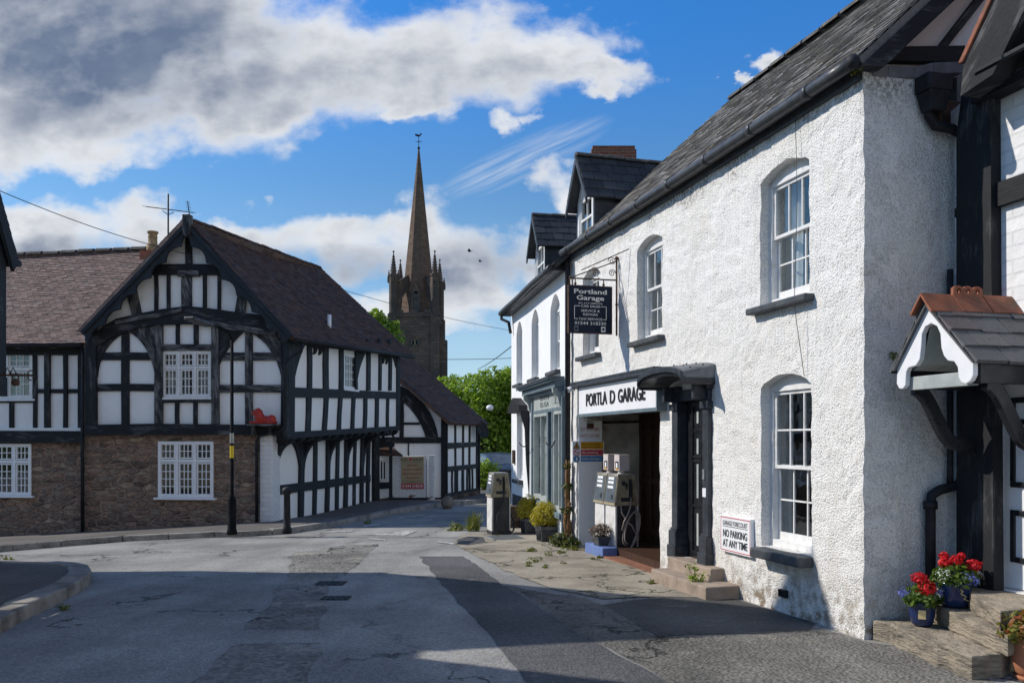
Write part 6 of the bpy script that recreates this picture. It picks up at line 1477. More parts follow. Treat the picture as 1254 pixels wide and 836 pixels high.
def hazard():
    q = FG.w(FG.S(706), 0); JR = Plane(q.x, q.y, INW.x, INW.y); o = .05
    T = thing('hazard_sign', 'yellow, red and blue petrol hazard notice on the white jamb of the garage entrance', 'sign', JR.w(.1, 1.2, o))
    s0, s1 = JR.S(701, o), JR.S(740, o); z0 = JR.at(720, 566, o)[1]; z1 = JR.at(720, 540, o)[1]; W, Hh = s1 - s0, z1 - z0
    MB().rect(JR, s0, s1, z0, z1, 0, o).obj('board', M['sign_white'], T, bevel=.003)
    x0, x1 = s0 + W * .26, s1 - W * .03; ic = s0 + W * .13
    for m, f0, f1, lines, ink in (('yellow', .63, .97, ('Petroleum spirit', 'Highly flammable'), 'ink_black'), ('red', .335, .60, ('No smoking',), 'ink_white'), ('blue', .04, .31, ('Switch off engine',), 'ink_white')):
        MB().rect(JR, x0, x1, z0 + Hh * f0, z0 + Hh * f1, o - .001, o + .002).obj('colour_panel', M[m], T)
        n = len(lines)
        for i, l in enumerate(lines):
            f = f0 + (f1 - f0) * ((.56, .16)[i] if n == 2 else .34); h = (f1 - f0) * (.25 if n == 2 else .38)
            text(l, JR, x0 + W * .03, z0 + Hh * f, Hh * h, o + .0025, ink, T, 'lettering', (x1 - x0) * (.82 if n == 2 else (.72 if m == 'red' else .84)), .006, .002, 'LEFT')
    zc = z0 + Hh * .8; r = W * .105
    MB().prism(JR, [(ic - r, zc - r * .9), (ic + r, zc - r * .9), (ic, zc + r * 1.0)], o - .001, o + .003).obj('warning_triangle', M['ink_black'], T); MB().prism(JR, [(ic - r * .68, zc - r * .72), (ic + r * .68, zc - r * .72), (ic, zc + r * .62)], o, o + .0045).obj('triangle_field', M['yellow'], T)
    MB().prism(JR, [(ic - r * .2, zc - r * .55), (ic + r * .2, zc - r * .55), (ic + r * .22, zc - r * .1), (ic, zc + r * .2), (ic - r * .2, zc - r * .1)], o, o + .006).obj('flame', M['ink_black'], T)
    zc = z0 + Hh * .47; MB().disc(JR.w(ic, zc, o), r * .95, JR.n, .003, 20).obj('ban_ring', M['red'], T); MB().disc(JR.w(ic, zc, o), r * .7, JR.n, .0045, 20).obj('ban_field', M['sign_white'], T)
    b = MB(); b.prism(JR, [(ic - r * .55, zc + r * .4), (ic - r * .4, zc + r * .55), (ic + r * .55, zc - r * .4), (ic + r * .4, zc - r * .55)], o, o + .007); b.obj('ban_bar', M['red'], T); MB().rect(JR, ic - r * .5, ic + r * .5, zc - r * .12, zc + r * .12, o, o + .006).obj('cigarette', M['ink_black'], T)
    zc = z0 + Hh * .175; MB().disc(JR.w(ic, zc, o), r * .95, JR.n, .003, 20).obj('order_disc', M['blue'], T); MB().rect(JR, ic - r * .2, ic + r * .2, zc - r * .5, zc + r * .5, o, o + .005).obj('order_mark', M['ink_white'], T)
hazard()

# ------------------------------------------------------------------ petrol pumps
def make_pump(label, loc, rotz, box=True, hose='hose', cream='pump_cream'):
    T = thing('petrol_pump', label, 'petrol pump', loc, rotz, 'old petrol pumps')
    L = lambda mb, n, m, p=None, **k: mb.obj(n, M[m], p or T, local=True, **k)
    B = MB(); B.box((-.01, 0, .04), (.38, .42, .08)); B.box((-.01, -.005, .41), (.33, .385, .68)); B = L(B, 'cabinet', 'pump_dark', bevel=.006)
    w = MB(); w.box((.165, 0, .41), (.03, .40, .70)); w.box((-.18, 0, .41), (.02, .40, .70)); L(w, 'side_panel', 'pump_white', B, bevel=.005)
    g_ = MB(); ring_p = [(-.13, .03), (.12, .03)]
    g_.box((0, .195, .4), (.25, .012, .5)); L(g_, 'door_panel', 'pump_dark', B, bevel=.02)
    # head: flared at the foot, narrower on top
    v = MB(); zb, zt = .755, 1.17
    def frus(m, x0, x1, y0, y1, X0, X1, Y0, Y1, za, zc):
        a = [m.bm.verts.new(p) for p in ((x0, y0, za), (x1, y0, za), (x1, y1, za), (x0, y1, za))]; b = [m.bm.verts.new(p) for p in ((X0, Y0, zc), (X1, Y0, zc), (X1, Y1, zc), (X0, Y1, zc))]
        m.bm.faces.new(a[::-1]); m.bm.faces.new(b)
        for i in range(4): j = (i + 1) % 4; m.bm.faces.new([a[i], a[j], b[j], b[i]])
    frus(v, -.20, .20, -.22, .22, -.145, .145, -.205, .205, zb, zt); frus(v, -.205, .205, -.225, .225, -.20, .20, -.22, .22, zb - .03, zb); hd = L(v, 'head', cream, bevel=.006)
    e = MB(); frus(e, -.15, .15, -.21, .21, -.14, .14, -.2, .2, zt, zt + .025); L(e, 'head_cap', 'pump_trim', hd, bevel=.006)
    PL = Plane(0, .2215, -1, 0) if False else None
    def face_y(pts, y_lift, n, m):            # polygon on the nozzle side (+y), following its slight lean
        mb = MB(); f = lambda x, z, o: Vector((x, .22 - (z - zb) / (zt - zb) * .015 + o, z))
        A = [mb.bm.verts.new(f(x, z, y_lift)) for x, z in pts]; Bq = [mb.bm.verts.new(f(x, z, -.004)) for x, z in pts]; mb.bm.faces.new(A); mb.bm.faces.new(Bq[::-1])
        for i in range(len(pts)): j = (i + 1) % len(pts); mb.bm.faces.new([A[i], A[j], Bq[j], Bq[i]])
        return L(mb, n, m, hd)
    for x0, X0, nm in ((.17, .118, 0), (-.17, -.118, 0)): s = 1 if x0 > 0 else -1; face_y([(x0, zb + .02), (x0 + .016 * s, zb + .02), (X0 + .016 * s, zt - .02), (X0, zt - .02)], .008, 'trim_strip', 'pump_trim')
    face_y([(-.10, zb + .03), (.10, zb + .03), (.10, zb + .09), (-.10, zb + .09)], .005, 'nozzle_slot', 'pump_dark'); face_y([(-.075, zb + .05), (-.03, zb + .05), (-.03, zt - .05), (-.075, zt - .05)], .004, 'nozzle_recess', 'pump_dark')
    k = MB()
    for c, r in (((.065, .236, zt - .11), .036), ((.02, .236, zt - .13), .026)): k.disc(c, r, (0, 1, 0), .012, 14)
    k.tube([(.02, .24, zt - .13), (.022, .25, zt - .2)], .014, 8); L(k, 'crank_dial', 'pump_dark', hd)
    nz = MB(); nz.tube([(-.052, .235, zt - .07), (-.052, .255, zt - .16), (-.052, .26, zb + .12)], [.016, .02, .017], 8); nz.tube([(-.052, .26, zb + .2), (-.045, .285, zb + .16), (-.05, .27, zb + .09)], .008, 6); L(nz, 'nozzle', 'rubber', hd)
    # display face (+x)
    mb = MB(); f = lambda y, z, o: Vector((.20 - (z - zb) / (zt - zb) * .055 + o, y, z))
    pts = [(-.2, zb + .015), (.2, zb + .015), (.187, zt - .015), (-.187, zt - .015)]; A = [mb.bm.verts.new(f(y, z, .005)) for y, z in pts]; Bq = [mb.bm.verts.new(f(y, z, -.004)) for y, z in pts]; mb.bm.faces.new(A); mb.bm.faces.new(Bq[::-1])
    for i in range(4): j = (i + 1) % 4; mb.bm.faces.new([A[i], A[j], Bq[j], Bq[i]])
    L(mb, 'display_glass', 'pump_glass', hd)
    mb = MB()
    for z in (zb + .22, zb + .29, zb + .35): mb.face([f(-.12, z, .008), f(.10, z, .008), f(.10, z + .04, .008), f(-.12, z + .04, .008)])
    L(mb, 'price_rows', 'sign_white', hd); mb = MB(); mb.face([f(.06, zb + .06, .008), f(.14, zb + .06, .008), f(.14, zb + .13, .008), f(.06, zb + .13, .008)]); L(mb, 'grade_plate', 'pump_dark', hd)
    if box:
        b = MB(); b.lathe((0, .02, zt + .02), [(.07, 0), (.06, .02), (.06, .05)], 16); b.box((0, .02, zt + .185), (.17, .20, .235)); b.box((0, .02, zt + .308), (.176, .206, .012)); b = L(b, 'lamp_box', 'pump_box', bevel=.008)
        mb = MB(); mb.box((.087, .035, zt + .15), (.006, .12, .12)); L(mb, 'logo_panel', 'sign_navy', b); mb = MB(); mb.box((.0885, .035, zt + .15), (.006, .055, .075)); L(mb, 'logo_mark', 'sign_white', b)
        mb = MB(); mb.box((.0878, .035, zt + .094), (.006, .10, .022)); L(mb, 'logo_stripe', 'yellow', b)
    h = MB()
    if hose == 'hose':
        for dx, low, off in ((0, .02, .0), (-.022, .045, .02)):
            P_ = []
            for t in range(27):
                a = t / 26; x = .125 * math.cos(a * math.pi * 2 + .9) - .03 - .02 * a; z = low + .27 + .27 * math.sin(a * math.pi * 2 - 1.57) + .12 * a; P_.append((x + dx, .25 + off + .015 * math.sin(a * 7), z))
            h.tube(P_, .0125, 7)
        h.tube([(-.052, .262, zb + .11), (-.04, .27, zb - .02), (.0, .27, .62), (.06, .26, .5), (.10, .26, .36)], .0125, 7); h.tube([(.10, .215, zb - .03), (.09, .24, .62), (.02, .25, .5), (-.07, .255, .42), (-.13, .25, .3)], .0125, 7); h.tube([(-.15, .19, zb - .03), (-.15, .22, .5), (-.16, .22, .3), (-.14, .23, .22)], .012, 7)
    else:
        h.tube([(-.052, .262, zb + .11), (-.04, .27, zb - .06), (.02, .25, .5), (.09, .25, .36), (.06, .26, .12), (-.05, .27, .03), (-.16, .3, .03), (-.24, .26, .1), (-.25, .18, .28), (-.2, .1, .42), (-.17, .05, .5)], .018, 8)
    L(h, 'hose', 'hose' if hose == 'hose' else 'hose_black')
    return T
ang = math.atan2(FG.n.y, FG.n.x)
def street(Y, off, z): return FG.w((Yc - Y - 0) / .965 + .0, z, off)
pA = FG.w((Yc - 12.86) / .965, 0, -.31); pB = FG.w((Yc - 13.30) / .965, 0, -.31)
make_pump('nearer petrol pump in the garage entrance, grey hose looped to the ground', (pA.x, pA.y, -.035), ang)
make_pump('petrol pump half hidden behind the nearer pump in the garage entrance', (pB.x, pB.y, -.035), ang)
pc = on_ground(610, 655); make_pump('lone cream petrol pump with black hose at the far end of the forecourt', (pc.x, pc.y + .25, pc.z), ang, False, 'black')
# blue plinth with the small planter
c4 = 4.69; pl0 = FG.w((Yc - 12.42) / .965, 0, .17)
MB_ = MB(); s0 = (Yc - 13.25) / .965; s1 = (Yc - 12.52) / .965
MB_.rect(FG, s0, s1, -.3, .085, -.105, .13)
tag(MB_.obj('plinth', M['blue_plinth'], bevel=.012), 'low flaking blue plinth beside the entrance pumps', 'plinth')
def planter(name, label, loc, rot, w, h, m, foliage, fm, n, fsize, fr, fh, lattice=True, group=None, squash=1.0, soil=True):
    T = thing(name, label, 'planter', loc, rot, group)
    p = MB(); k = .86 if lattice else .82
    def fr_(m_, a, b, z0, z1):
        A = [m_.bm.verts.new((x * a, y * a, z0)) for x, y in ((-1, -1), (1, -1), (1, 1), (-1, 1))]; B = [m_.bm.verts.new((x * b, y * b, z1)) for x, y in ((-1, -1), (1, -1), (1, 1), (-1, 1))]
        m_.bm.faces.new(A[::-1]); m_.bm.faces.new(B)
        for i in range(4): j = (i + 1) % 4; m_.bm.faces.new([A[i], A[j], B[j], B[i]])
    fr_(p, w / 2 * k, w / 2, 0, h); fr_(p, w / 2 * 1.06, w / 2 * 1.06, h - .035, h + .005); pt = p.obj('pot', M[m], T, local=True, bevel=.006)
    if lattice:
        l = MB()
        for side in range(4):
            r = Matrix.Rotation(side * math.pi / 2, 3, 'Z'); q = lambda u, v: r @ Vector((u * (w / 2) * (k + (1 - k) * v) * .86, -(w / 2) * (k + (1 - k) * v) - .004, .03 + v * (h - .09)))
            for i in range(-2, 4):
                for sg in (1, -1):
                    a, b = i / 2 - .5, i / 2 + .5
                    P1, P2 = [a, 0.0], [b, 1.0]
                    if P1[0] < -1: P1 = [-1, (-1 - a)]
                    if P2[0] > 1: P2 = [1, (1 - a)]
                    if P1[0] >= P2[0] or P1[1] > 1 or P2[1] < 0: continue
                    l.tube([q(P1[0] * sg, P1[1]), q(P2[0] * sg, P2[1])], .007, 4)
        l.obj('lattice', M['steel'] if False else M['pump_dark'], pt, local=True)
    MB().box((0, 0, h - .01), (w * .9, w * .9, .04)).obj('soil', M['soil'], pt, local=True)
    f = MB(); leaves(f, foliage, n, fsize, .55, int(abs(loc[0] * 100)) + 3, squash, .55); f.obj('foliage', M[fm], T, local=True, fixn=False)
    s = MB()
    for i in range(7): a = i * .9; s.tube([(0, 0, h - .02), (.05 * math.cos(a), .05 * math.sin(a), h + fh * .4), (fr * .6 * math.cos(a), fr * .6 * math.sin(a), h + fh * .75)], [.008, .006, .003], 5)
    s.obj('stem', M['bark'], T, local=True); return T
a = on_ground(669.5, 664); planter('lattice_planter', 'nearer grey lattice planter with a yellow green box shrub below the shopfront', (a.x, a.y + .17, a.z), ang + .05, .31, .27, 'planter_grey', [((-.03, 0, .44), .22), ((.06, .02, .47), .21), ((.0, -.05, .52), .2), ((-.12, .03, .4), .15), ((.14, -.02, .4), .15)], 'leaf_box', 2000, .026, .2, .35, True, 'lattice planters with box shrubs')
a = on_ground(649, 654.5); planter('lattice_planter', 'farther grey lattice planter with a rounded box shrub, partly hidden behind the nearer one', (a.x, a.y + .17, a.z), ang + .02, .31, .30, 'planter_grey', [((.0, 0, .5), .23), ((.08, .02, .46), .2), ((-.1, -.03, .48), .19), ((.02, 0, .62), .15)], 'leaf_box', 1700, .026, .22, .38, True, 'lattice planters with box shrubs')
a = FG.w((Yc - 12.86) / .965, .087, .015); planter('small_planter', 'small grey planter of dead heather standing on the blue plinth', a, ang + .1, .20, .13, 'planter_grey', [((-.06, 0, .22), .13), ((.07, 0, .22), .13), ((0, .02, .25), .12)], 'leaf_dead', 900, .016, .13, .15, False, squash=.7)

# ------------------------------------------------------------------ street furniture and small things
a = on_ground(284, 651, .115); dY = a.y
lp = thing('street_lamp', 'slim black street lamp with a yellow sticker in front of the stone wall', 'street lamp', a)
zt = EYE + (HY - 412) / F * dY
p = MB(); p.lathe(a, [(.10, -.05), (.10, .02), (.085, .05), (.085, .62), (.055, .70), (.037, .74), (.032, zt - a.z - .05)], 14); p.tube([a + Vector((0, 0, zt - a.z - .06)), a + Vector((-.02, -.12, zt - a.z + .08)), a + Vector((-.13, -.5, zt - a.z + .13))], .03, 8); p.obj('post', M['post_black'], lp)
hd = MB(); c = a + Vector((-.30, -.95, zt - a.z + .16)); d = Vector((-.22, -.6, .05)).normalized(); hd.box(c, (.22, .62, .07), Matrix.Rotation(-.27, 3, 'Z') @ Matrix.Rotation(-.08, 3, 'X')); hd.obj('lantern', M['gutter'], lp, bevel=.02)
z = EYE + (HY - 553) / F * dY; MB().lathe((a.x, a.y, z - .12), [(.0395, 0), (.0395, .24)], 14, False).obj('sticker', M['sticker'], lp); MB().lathe((a.x, a.y, z + .17), [(.0405, 0), (.0405, .2)], 14, False).obj('band', M['pump_trim'], lp)
a = on_ground(351.5, 650, .115); b = MB(); b.lathe(a, [(.095, -.05), (.095, .05), (.07, .09), (.062, .72), (.085, .74), (.10, .78), (.10, .83), (.06, .86), (.02, .88)], 16); tag(b.obj('bollard', M['iron']), 'black iron bollard on the pavement before the jettied side wall', 'bollard')
# lion
lz = GA.at(327, 519)[1]; c = GA.w(GA.S(327.5), lz, .25); ux = GA.u
mb = MB(); E = lambda dx, dy, dz, r: mb.ball(c + ux * dx + GA.n * dy + Vector((0, 0, dz)), r, 14)
E(.06, 0, .10, (.20, .085, .09)); E(.20, 0, .10, (.11, .10, .11)); E(-.09, 0, .15, (.12, .10, .14)); E(-.12, 0, .25, (.11, .10, .105)); E(-.16, .02, .27, (.085, .075, .075)); E(-.23, .03, .245, (.045, .045, .04))
for s in (-.06, .06): E(-.20, s, .03, (.13, .032, .032)); E(.20, s * 1.5, .04, (.11, .03, .04)); E(-.12, s * .9, .345, (.025, .02, .03))
E(.30, .02, .03, (.06, .02, .02)); E(.05, 0, .012, (.30, .10, .016))
lo = mb.obj('lion_statue', M['lion_red'], smooth=True); r = lo.modifiers.new('r', 'REMESH'); r.mode = 'VOXEL'; r.voxel_size = .012; r.use_smooth_shade = True; s_ = lo.modifiers.new('s', 'SMOOTH'); s_.iterations = 3; s_.factor = .5
tag(lo, 'red painted lying lion figure on a ledge at the corner of the gabled front', 'statue')
lb = MB(); lb.rect(GA, GA.S(309), GA.S(345), lz - .045, lz - .003, .05, .36); 
for x in (315, 336): lb.rect(GA, GA.S(x) - .03, GA.S(x) + .03, lz - .26, lz - .046, .05, .28)
lb.obj('lion_ledge', M['timber_worn'], GABLED)
# aerial
An = thing('tv_aerial', 'television aerial on a tall mast behind the gable peak', 'aerial', at_depth(206, 300, 22)); m = MB(); m.tube([at_depth(206, 306, 22), at_depth(206, 237.5, 22)], .022, 6); m.obj('mast', M['iron'], An)
m = MB(); e0, e1 = at_depth(179, 253, 22), at_depth(237, 260.5, 22); m.tube([e0, e1], .012, 5)
for k in range(12): q = e0.lerp(e1, k / 11); m.tube([q - Vector((.0, .22, .045)), q + Vector((.0, .22, .045))], .007, 4)
m.tube([at_depth(199, 258, 22), at_depth(206, 263, 22), at_depth(213, 260, 22)], .01, 5); m.obj('boom', M['iron'], An)
m = MB(); m.tube([at_depth(232, 263, 20.4), at_depth(229.6, 246, 20.4)], .011, 5)
for k in range(5): q = at_depth(231.6 - k * .45, 260 - k * 3, 20.4); m.tube([q - Vector((.06, 0, -.01)), q + Vector((.06, 0, -.01))], .006, 4)
tag(m.obj('small_aerial', M['iron']), 'small bent aerial on the gable peak', 'aerial')
# security camera
q = FG.w(FG.S(706, .1), FG.at(706, 475, .1)[1], .0)
cc = thing('security_camera', 'small white security camera beside the garage sign', 'camera', q)
v = MB(); h = q + FG.n * .14; v.tube([h + FG.u * -.0 - Vector((0, 0, .01)), h - FG.u * -.0 + FG.n * .10 - Vector((0, 0, .03))], .042, 12); v.obj('camera_body', M['sign_white'], cc); v = MB(); v.tube([q, h], .022, 8); v.obj('camera_arm', M['sign_white'], cc); MB().disc(h + FG.n * .101 - Vector((0, 0, .03)), .03, FG.n, .004, 12).obj('camera_lens', M['pump_dark'], cc)
# ivy round the downpipe
iv = thing('ivy', 'old brown stemmed ivy climbing the black downpipe beside the garage entrance', 'ivy', FG.w(FG.S(695, .05), -.1, .05)); st = MB(); x = FG.S(696, .08)
for k in range(9):
    st.tube([FG.w(x + U(-.05, .05), -.15 + 1.5 * t / 9 * U(.85, 1), .09 + U(-.03, .05)) for t in range(10)], [.035 * (1 - t / 14) for t in range(10)], 6)
st.obj('stems', M['stem_brown'], iv); lv = MB(); leaves(lv, [(FG.w(x + .02, .0, .14), .24), (FG.w(x + .25, -.02, .1), .16), (FG.w(x - .05, .0, .2), .2), (FG.w(x, .5, .1), .11), (FG.w(x, .9, .1), .1), (FG.w(x, 1.25, .1), .08)], 900, .035, .6, 77, .7, .3); lv.obj('foliage', M['leaf_ivy'], iv, fixn=False)
# forecourt grating and low wall
a = on_ground(618, 658, .012); gr = MB(); ax = Matrix.Rotation(ang, 3, 'Z')
for i in range(12): gr.box(a + ax @ Vector((0, -.32 + i * .058, .006)), (.56, .02, .02), ax)
for s in (-.28, .28, 0): gr.box(a + ax @ Vector((s, 0, .004)), (.03, .7, .02), ax)
gr.obj('drain_grating', M['steel']); struct(bpy.data.objects['drain_grating'])
p0, p1 = on_ground(624, 650), on_ground(662, 653); d = Vector((p1.x - p0.x, p1.y - p0.y)); W = Plane(p0.x, p0.y + .6, 1, .05)
tag(MB().rect(W, .0, .75, -.5, .30, -.25, 0).obj('low_wall', M['rubble_low'], bevel=.03), 'low dark stone wall between the lone pump and the planters', 'wall')
# wheelie bin and car beyond
a = Vector(at_depth(622, 600, 27.5)); a.z = g(a.x, a.y)
wb = thing('wheelie_bin', 'dark wheelie bin standing behind the lone petrol pump', 'bin', a); v = MB(); v.box((0, 0, .52), (.44, .52, .94), None, 1.18); v.obj('bin_body', M['planter_grey'], wb, local=True, bevel=.03); v = MB(); v.box((0, -.02, 1.02), (.58, .68, .06)); v.tube([(-.25, .36, 1.0), (.25, .36, 1.0)], .025, 8); v.obj('bin_lid', M['pump_dark'], wb, local=True, bevel=.02)
for sx in (-.22, .22): MB().disc((sx, .22, .1), .1, (1, 0, 0), .05, 16).obj('bin_wheel', M['rubber'], wb, local=True)
def car(loc, rz):
    T = thing('parked_car', 'blue grey car parked beneath the trees beyond the lane', 'car', loc, rz)
    prof = [(-2.05, .35), (-2.1, .62), (-2.0, .82), (-1.2, .95), (-.55, 1.38), (.1, 1.46), (.9, 1.40), (1.6, 1.0), (2.0, .92), (2.1, .6), (2.05, .32)]
    mb = MB(); secs = []
    for y, k, dz in ((-.86, .97, 0), (-.80, 1.0, .0), (-.62, 1.0, .03), (0, 1.01, .05), (.62, 1.0, .03), (.80, 1.0, 0), (.86, .97, 0)):
        w = abs(y); row = []
        for x, z in prof:
            zz_ = z + dz if z > .5 else z; yy = y * (1 - .22 * clamp((z - .95) / .5)) ; row.append(mb.bm.verts.new((x * k, yy, zz_)))
        secs.append(row)
    for a_, b_ in zip(secs, secs[1:]):
        for i in range(len(prof) - 1): f = mb.bm.faces.new([a_[i], a_[i + 1], b_[i + 1], b_[i]]); f.smooth = True
        mb.bm.faces.new([a_[-1], a_[0], b_[0], b_[-1]])
    mb.bm.faces.new(secs[0]); mb.bm.faces.new(secs[-1][::-1]); mb.obj('body', M['car_paint'], T, local=True)
    for nm, pts in (('windscreen', [(-1.17, .97), (-.57, 1.37)]), ('rear_window', [(1.57, 1.02), (.93, 1.38)])):
        m = MB(); (x0, z0), (x1, z1) = pts; dx = -.02 if nm == 'windscreen' else .02; m.face([(x0 + dx, -.66, z0 + .05), (x0 + dx, .66, z0 + .05), (x1 + dx, .52, z1 + .05), (x1 + dx, -.52, z1 + .05)]); m.obj(nm, M['pump_glass'], T, local=True)
    for s in (-1, 1):
        m = MB(); q = lambda x, z: (x, s * (.86 * (1 - .22 * clamp((z - .95) / .5)) + .012), z); m.face([q(-1.05, .98), q(-.5, 1.33), q(.85, 1.34), q(1.35, 1.0)]); m.obj('side_window', M['pump_glass'], T, local=True)
        m = MB(); m.ball((-2.02, s * .62, .68), (.10, .17, .08), 12); m.obj('headlight', M['lamp_lens'], T, local=True); m = MB(); m.ball((2.03, s * .66, .75), (.07, .13, .09), 10); m.obj('tail_lamp', M['red'], T, local=True)
        m = MB(); m.ball((-.75, s * .98, .98), (.07, .1, .06), 10); m.obj('door_mirror', M['car_paint'], T, local=True)
        for x in (-1.3, 1.3):
            m = MB(); m.disc((x, s * .70, .31), .31, (0, s, 0), .19, 24); w = m.obj('wheel', M['rubber'], T, local=True, bevel=.03); m = MB(); m.disc((x, s * .885, .31), .2, (0, s, 0), .012, 18); m.obj('rim', M['steel'], w, local=True)
    m = MB(); m.box((-2.09, 0, .5), (.05, .9, .14)); m.obj('grille', M['pump_dark'], T, local=True, bevel=.02)
ca = at_depth(609, 590, 37.0); car((ca.x, ca.y, g(ca.x, ca.y) + .0), math.radians(112))

# ------------------------------------------------------------------ potted flowers on the steps
def flower_pot(name, label, base, r, h, pm, reds, blues, whites, rim=True, green='leaf_dark', gr=.19):
    T = thing(name, label, 'flower pot', base, 0, 'flower pots on the steps' if pm == 'pot_blue' else None)
    p = MB(); p.lathe((0, 0, 0), [(r * .62, 0), (r * .78, h * .08), (r * .93, h * .4), (r * 1.0, h * .85), (r * 1.05, h * .93), (r * 1.05, h), (r * .95, h), (r * .9, h * .92)], 28); pt = p.obj('pot', M[pm], T, local=True)
    MB().lathe((0, 0, h * .88), [(r * .92, 0), (r * .92, .01)], 20).obj('soil', M['soil'], pt, local=True)
    f = MB(); leaves(f, [((0, 0, h + gr * .35), gr), ((gr * .6, 0, h + gr * .15), gr * .6), ((-gr * .6, -.03, h + gr * .15), gr * .6), ((0, -gr * .55, h + gr * .1), gr * .55)], 620, .030, .5, int(h * 1000), .6, .35); f.obj('foliage', M[green], T, local=True, fixn=False)
    st = MB()
    for c, rr in reds:
        st.tube([(c[0] * .3, c[1] * .3, h), (c[0] * .8, c[1] * .8, c[2] * .8 + h * .2), c], .004, 5)
    if reds: st.obj('stems', M['leaf_dark'], T, local=True)
    for c, rr in reds: f = MB(); leaves(f, [(c, rr)], 150, .017, .35, int(c[0] * 999) + 7, .85, .55); f.obj('red_flower', M['petal_red'], T, local=True, fixn=False)
    for nm, mm, lst in (('blue_flower', 'petal_blue', blues), ('white_flower', 'petal_white', whites)):
        for c, rr in lst: f = MB(); leaves(f, [(c, rr)], 90, .009, .4, int(c[0] * 999) + 17, .8, .4); f.obj(nm, M[mm], T, local=True, fixn=False)
    return T, pt
a = at_height(1129, 764.5, .175); T, pt = flower_pot('flower_pot', 'smaller blue glazed pot with two red geraniums on the lowest step', a, .103, .19, 'pot_blue', [((-.045, -.05, .385), .058), ((.0, -.08, .305), .075)], [((-.165, -.03, .27), .055), ((.10, -.05, .26), .05), ((.14, .0, .235), .045)], [((.13, -.02, .28), .04), ((.07, -.1, .25), .03)], gr=.14)
PLq = Plane(a.x, a.y, .98, -.12); m = MB(); q0 = Vector((-.045, -.095, .10)); m.box(q0, (.055, .012, .07), Matrix.Rotation(-.4, 3, 'Z')); m.obj('badge', M['gold'], pt, local=True)
a = at_height(1170, 742, .325); T, pt = flower_pot('flower_pot', 'larger blue pot of red, white and blue flowers on the middle step by the door', (a.x, a.y + .02, a.z), .132, .20, 'pot_blue', [((-.075, .0, .345), .05), ((.0, -.03, .37), .052), ((-.06, .05, .395), .035), ((.08, .04, .395), .03), ((.135, -.04, .335), .06)], [((.04, -.13, .25), .06), ((.10, -.12, .215), .045)], [((-.13, -.08, .26), .07), ((.18, .0, .255), .05)], gr=.17)
m = MB(); m.tube([(-.02 + .016 * math.sin(k * 1.4) + k * .006, -.1335 + .002 * k * .3, .15 - .009 * k) for k in range(11)], .004, 5); m.obj('squiggle', M['gold'], pt, local=True)
a = at_height(1262, 826, .03)
T, pt = flower_pot('terracotta_pot', 'terracotta pot with yellow and red leaves at the right edge of the picture', (a.x, a.y, .03), .125, .27, 'terracotta', [], [], [], green='leaf_red', gr=.19)
m = MB(); m.lathe((0, 0, -.03), [(.10, 0), (.10, .03)], 16); m.obj('pot_foot', M['terracotta'], pt, local=True)

# ------------------------------------------------------------------ weeds and moss
wd = MB()
def tuft(p, r, n, size, sq=.7, sh=.1): leaves(wd, [(p, r)], n, size, .7, int(abs(p[0] * 977 + p[1] * 131)) % 9999, sq, sh)
for x, y, r, n, s in ((558, 648, .22, 160, .05), (577, 646, .14, 80, .05), (647, 692, .07, 60, .02), (668, 694, .06, 40, .02), (688, 676, .08, 90, .02), (703, 672, .1, 120, .025), (718, 673, .07, 50, .02), (651, 674, .10, 70, .025), (672, 679, .07, 50, .02), (710, 660, .06, 40, .02), (734, 682, .05, 60, .02), (797, 713, .05, 60, .02), (726, 684, .04, 30, .018), (690, 689, .05, 40, .015), (655, 687, .12, 90, .018), (610, 656, .05, 40, .02),
                    (2, 694, .22, 240, .045), (40, 700, .06, 40, .02), (56, 699, .05, 40, .02), (95, 703, .07, 60, .02), (78, 744, .06, 60, .02), (30, 668, .05, 30, .02), (270, 652, .1, 60, .02), (240, 653, .08, 50, .02), (395, 640, .15, 120, .03), (1222, 820, .06, 60, .02), (450, 640, .1, 60, .03), (690, 670, .06, 40, .02)):
    tuft(on_ground(x, y, .02), r, n, s)
struct(wd.obj('weeds', M['leaf_moss'], fixn=False), 'stuff')
def grass_clump(x, y, h, n, label):
    p = on_ground(x, y); m = MB()
    for i in range(n):
        a = U(0, 6.28); q = p + Vector((U(-.12, .12), U(-.12, .12), 0)); t = q + Vector((math.cos(a) * h * .4, math.sin(a) * h * .4, h * U(.6, 1.1))); s = Vector((-math.sin(a), math.cos(a), 0)) * .008
        mid = q.lerp(t, .5) + Vector((0, 0, h * .15)); m.face([q - s, q + s, mid + s, mid - s]); m.face([mid - s, mid + s, t])
    tag(m.obj('grass_clump', M['leaf_moss'], fixn=False), label, 'grass clump')
grass_clump(580, 650, .42, 60, 'tall grass clump growing left of the lone petrol pump')
wp = thing('wall_weed', 'leafy green weed growing at the end of the front door steps', 'weed', on_ground(853, 727)); a = on_ground(853, 727); m = MB()
stems = []
for i in range(6):
    t = a + Vector((U(-.14, .14), U(-.1, .02), U(.15, .34))); m.tube([a, a.lerp(t, .5) + Vector((0, 0, .04)), t], .004, 4); stems.append((a.lerp(t, .6), .06)); stems.append((t, .05))
m.obj('stem', M['leaf_dark'], wp); m = MB(); leaves(m, stems, 170, .022, .6, 5, 1, .1); m.obj('foliage', M['leaf'], wp, fixn=False)
m = MB(); leaves(m, [(FG.w(-.02, 4.73, .06), .07)], 80, .018, .6, 8, .6, .2); tag(m.obj('moss', M['leaf_moss'], fixn=False), 'tuft of moss at the near end of the gutter', 'moss')
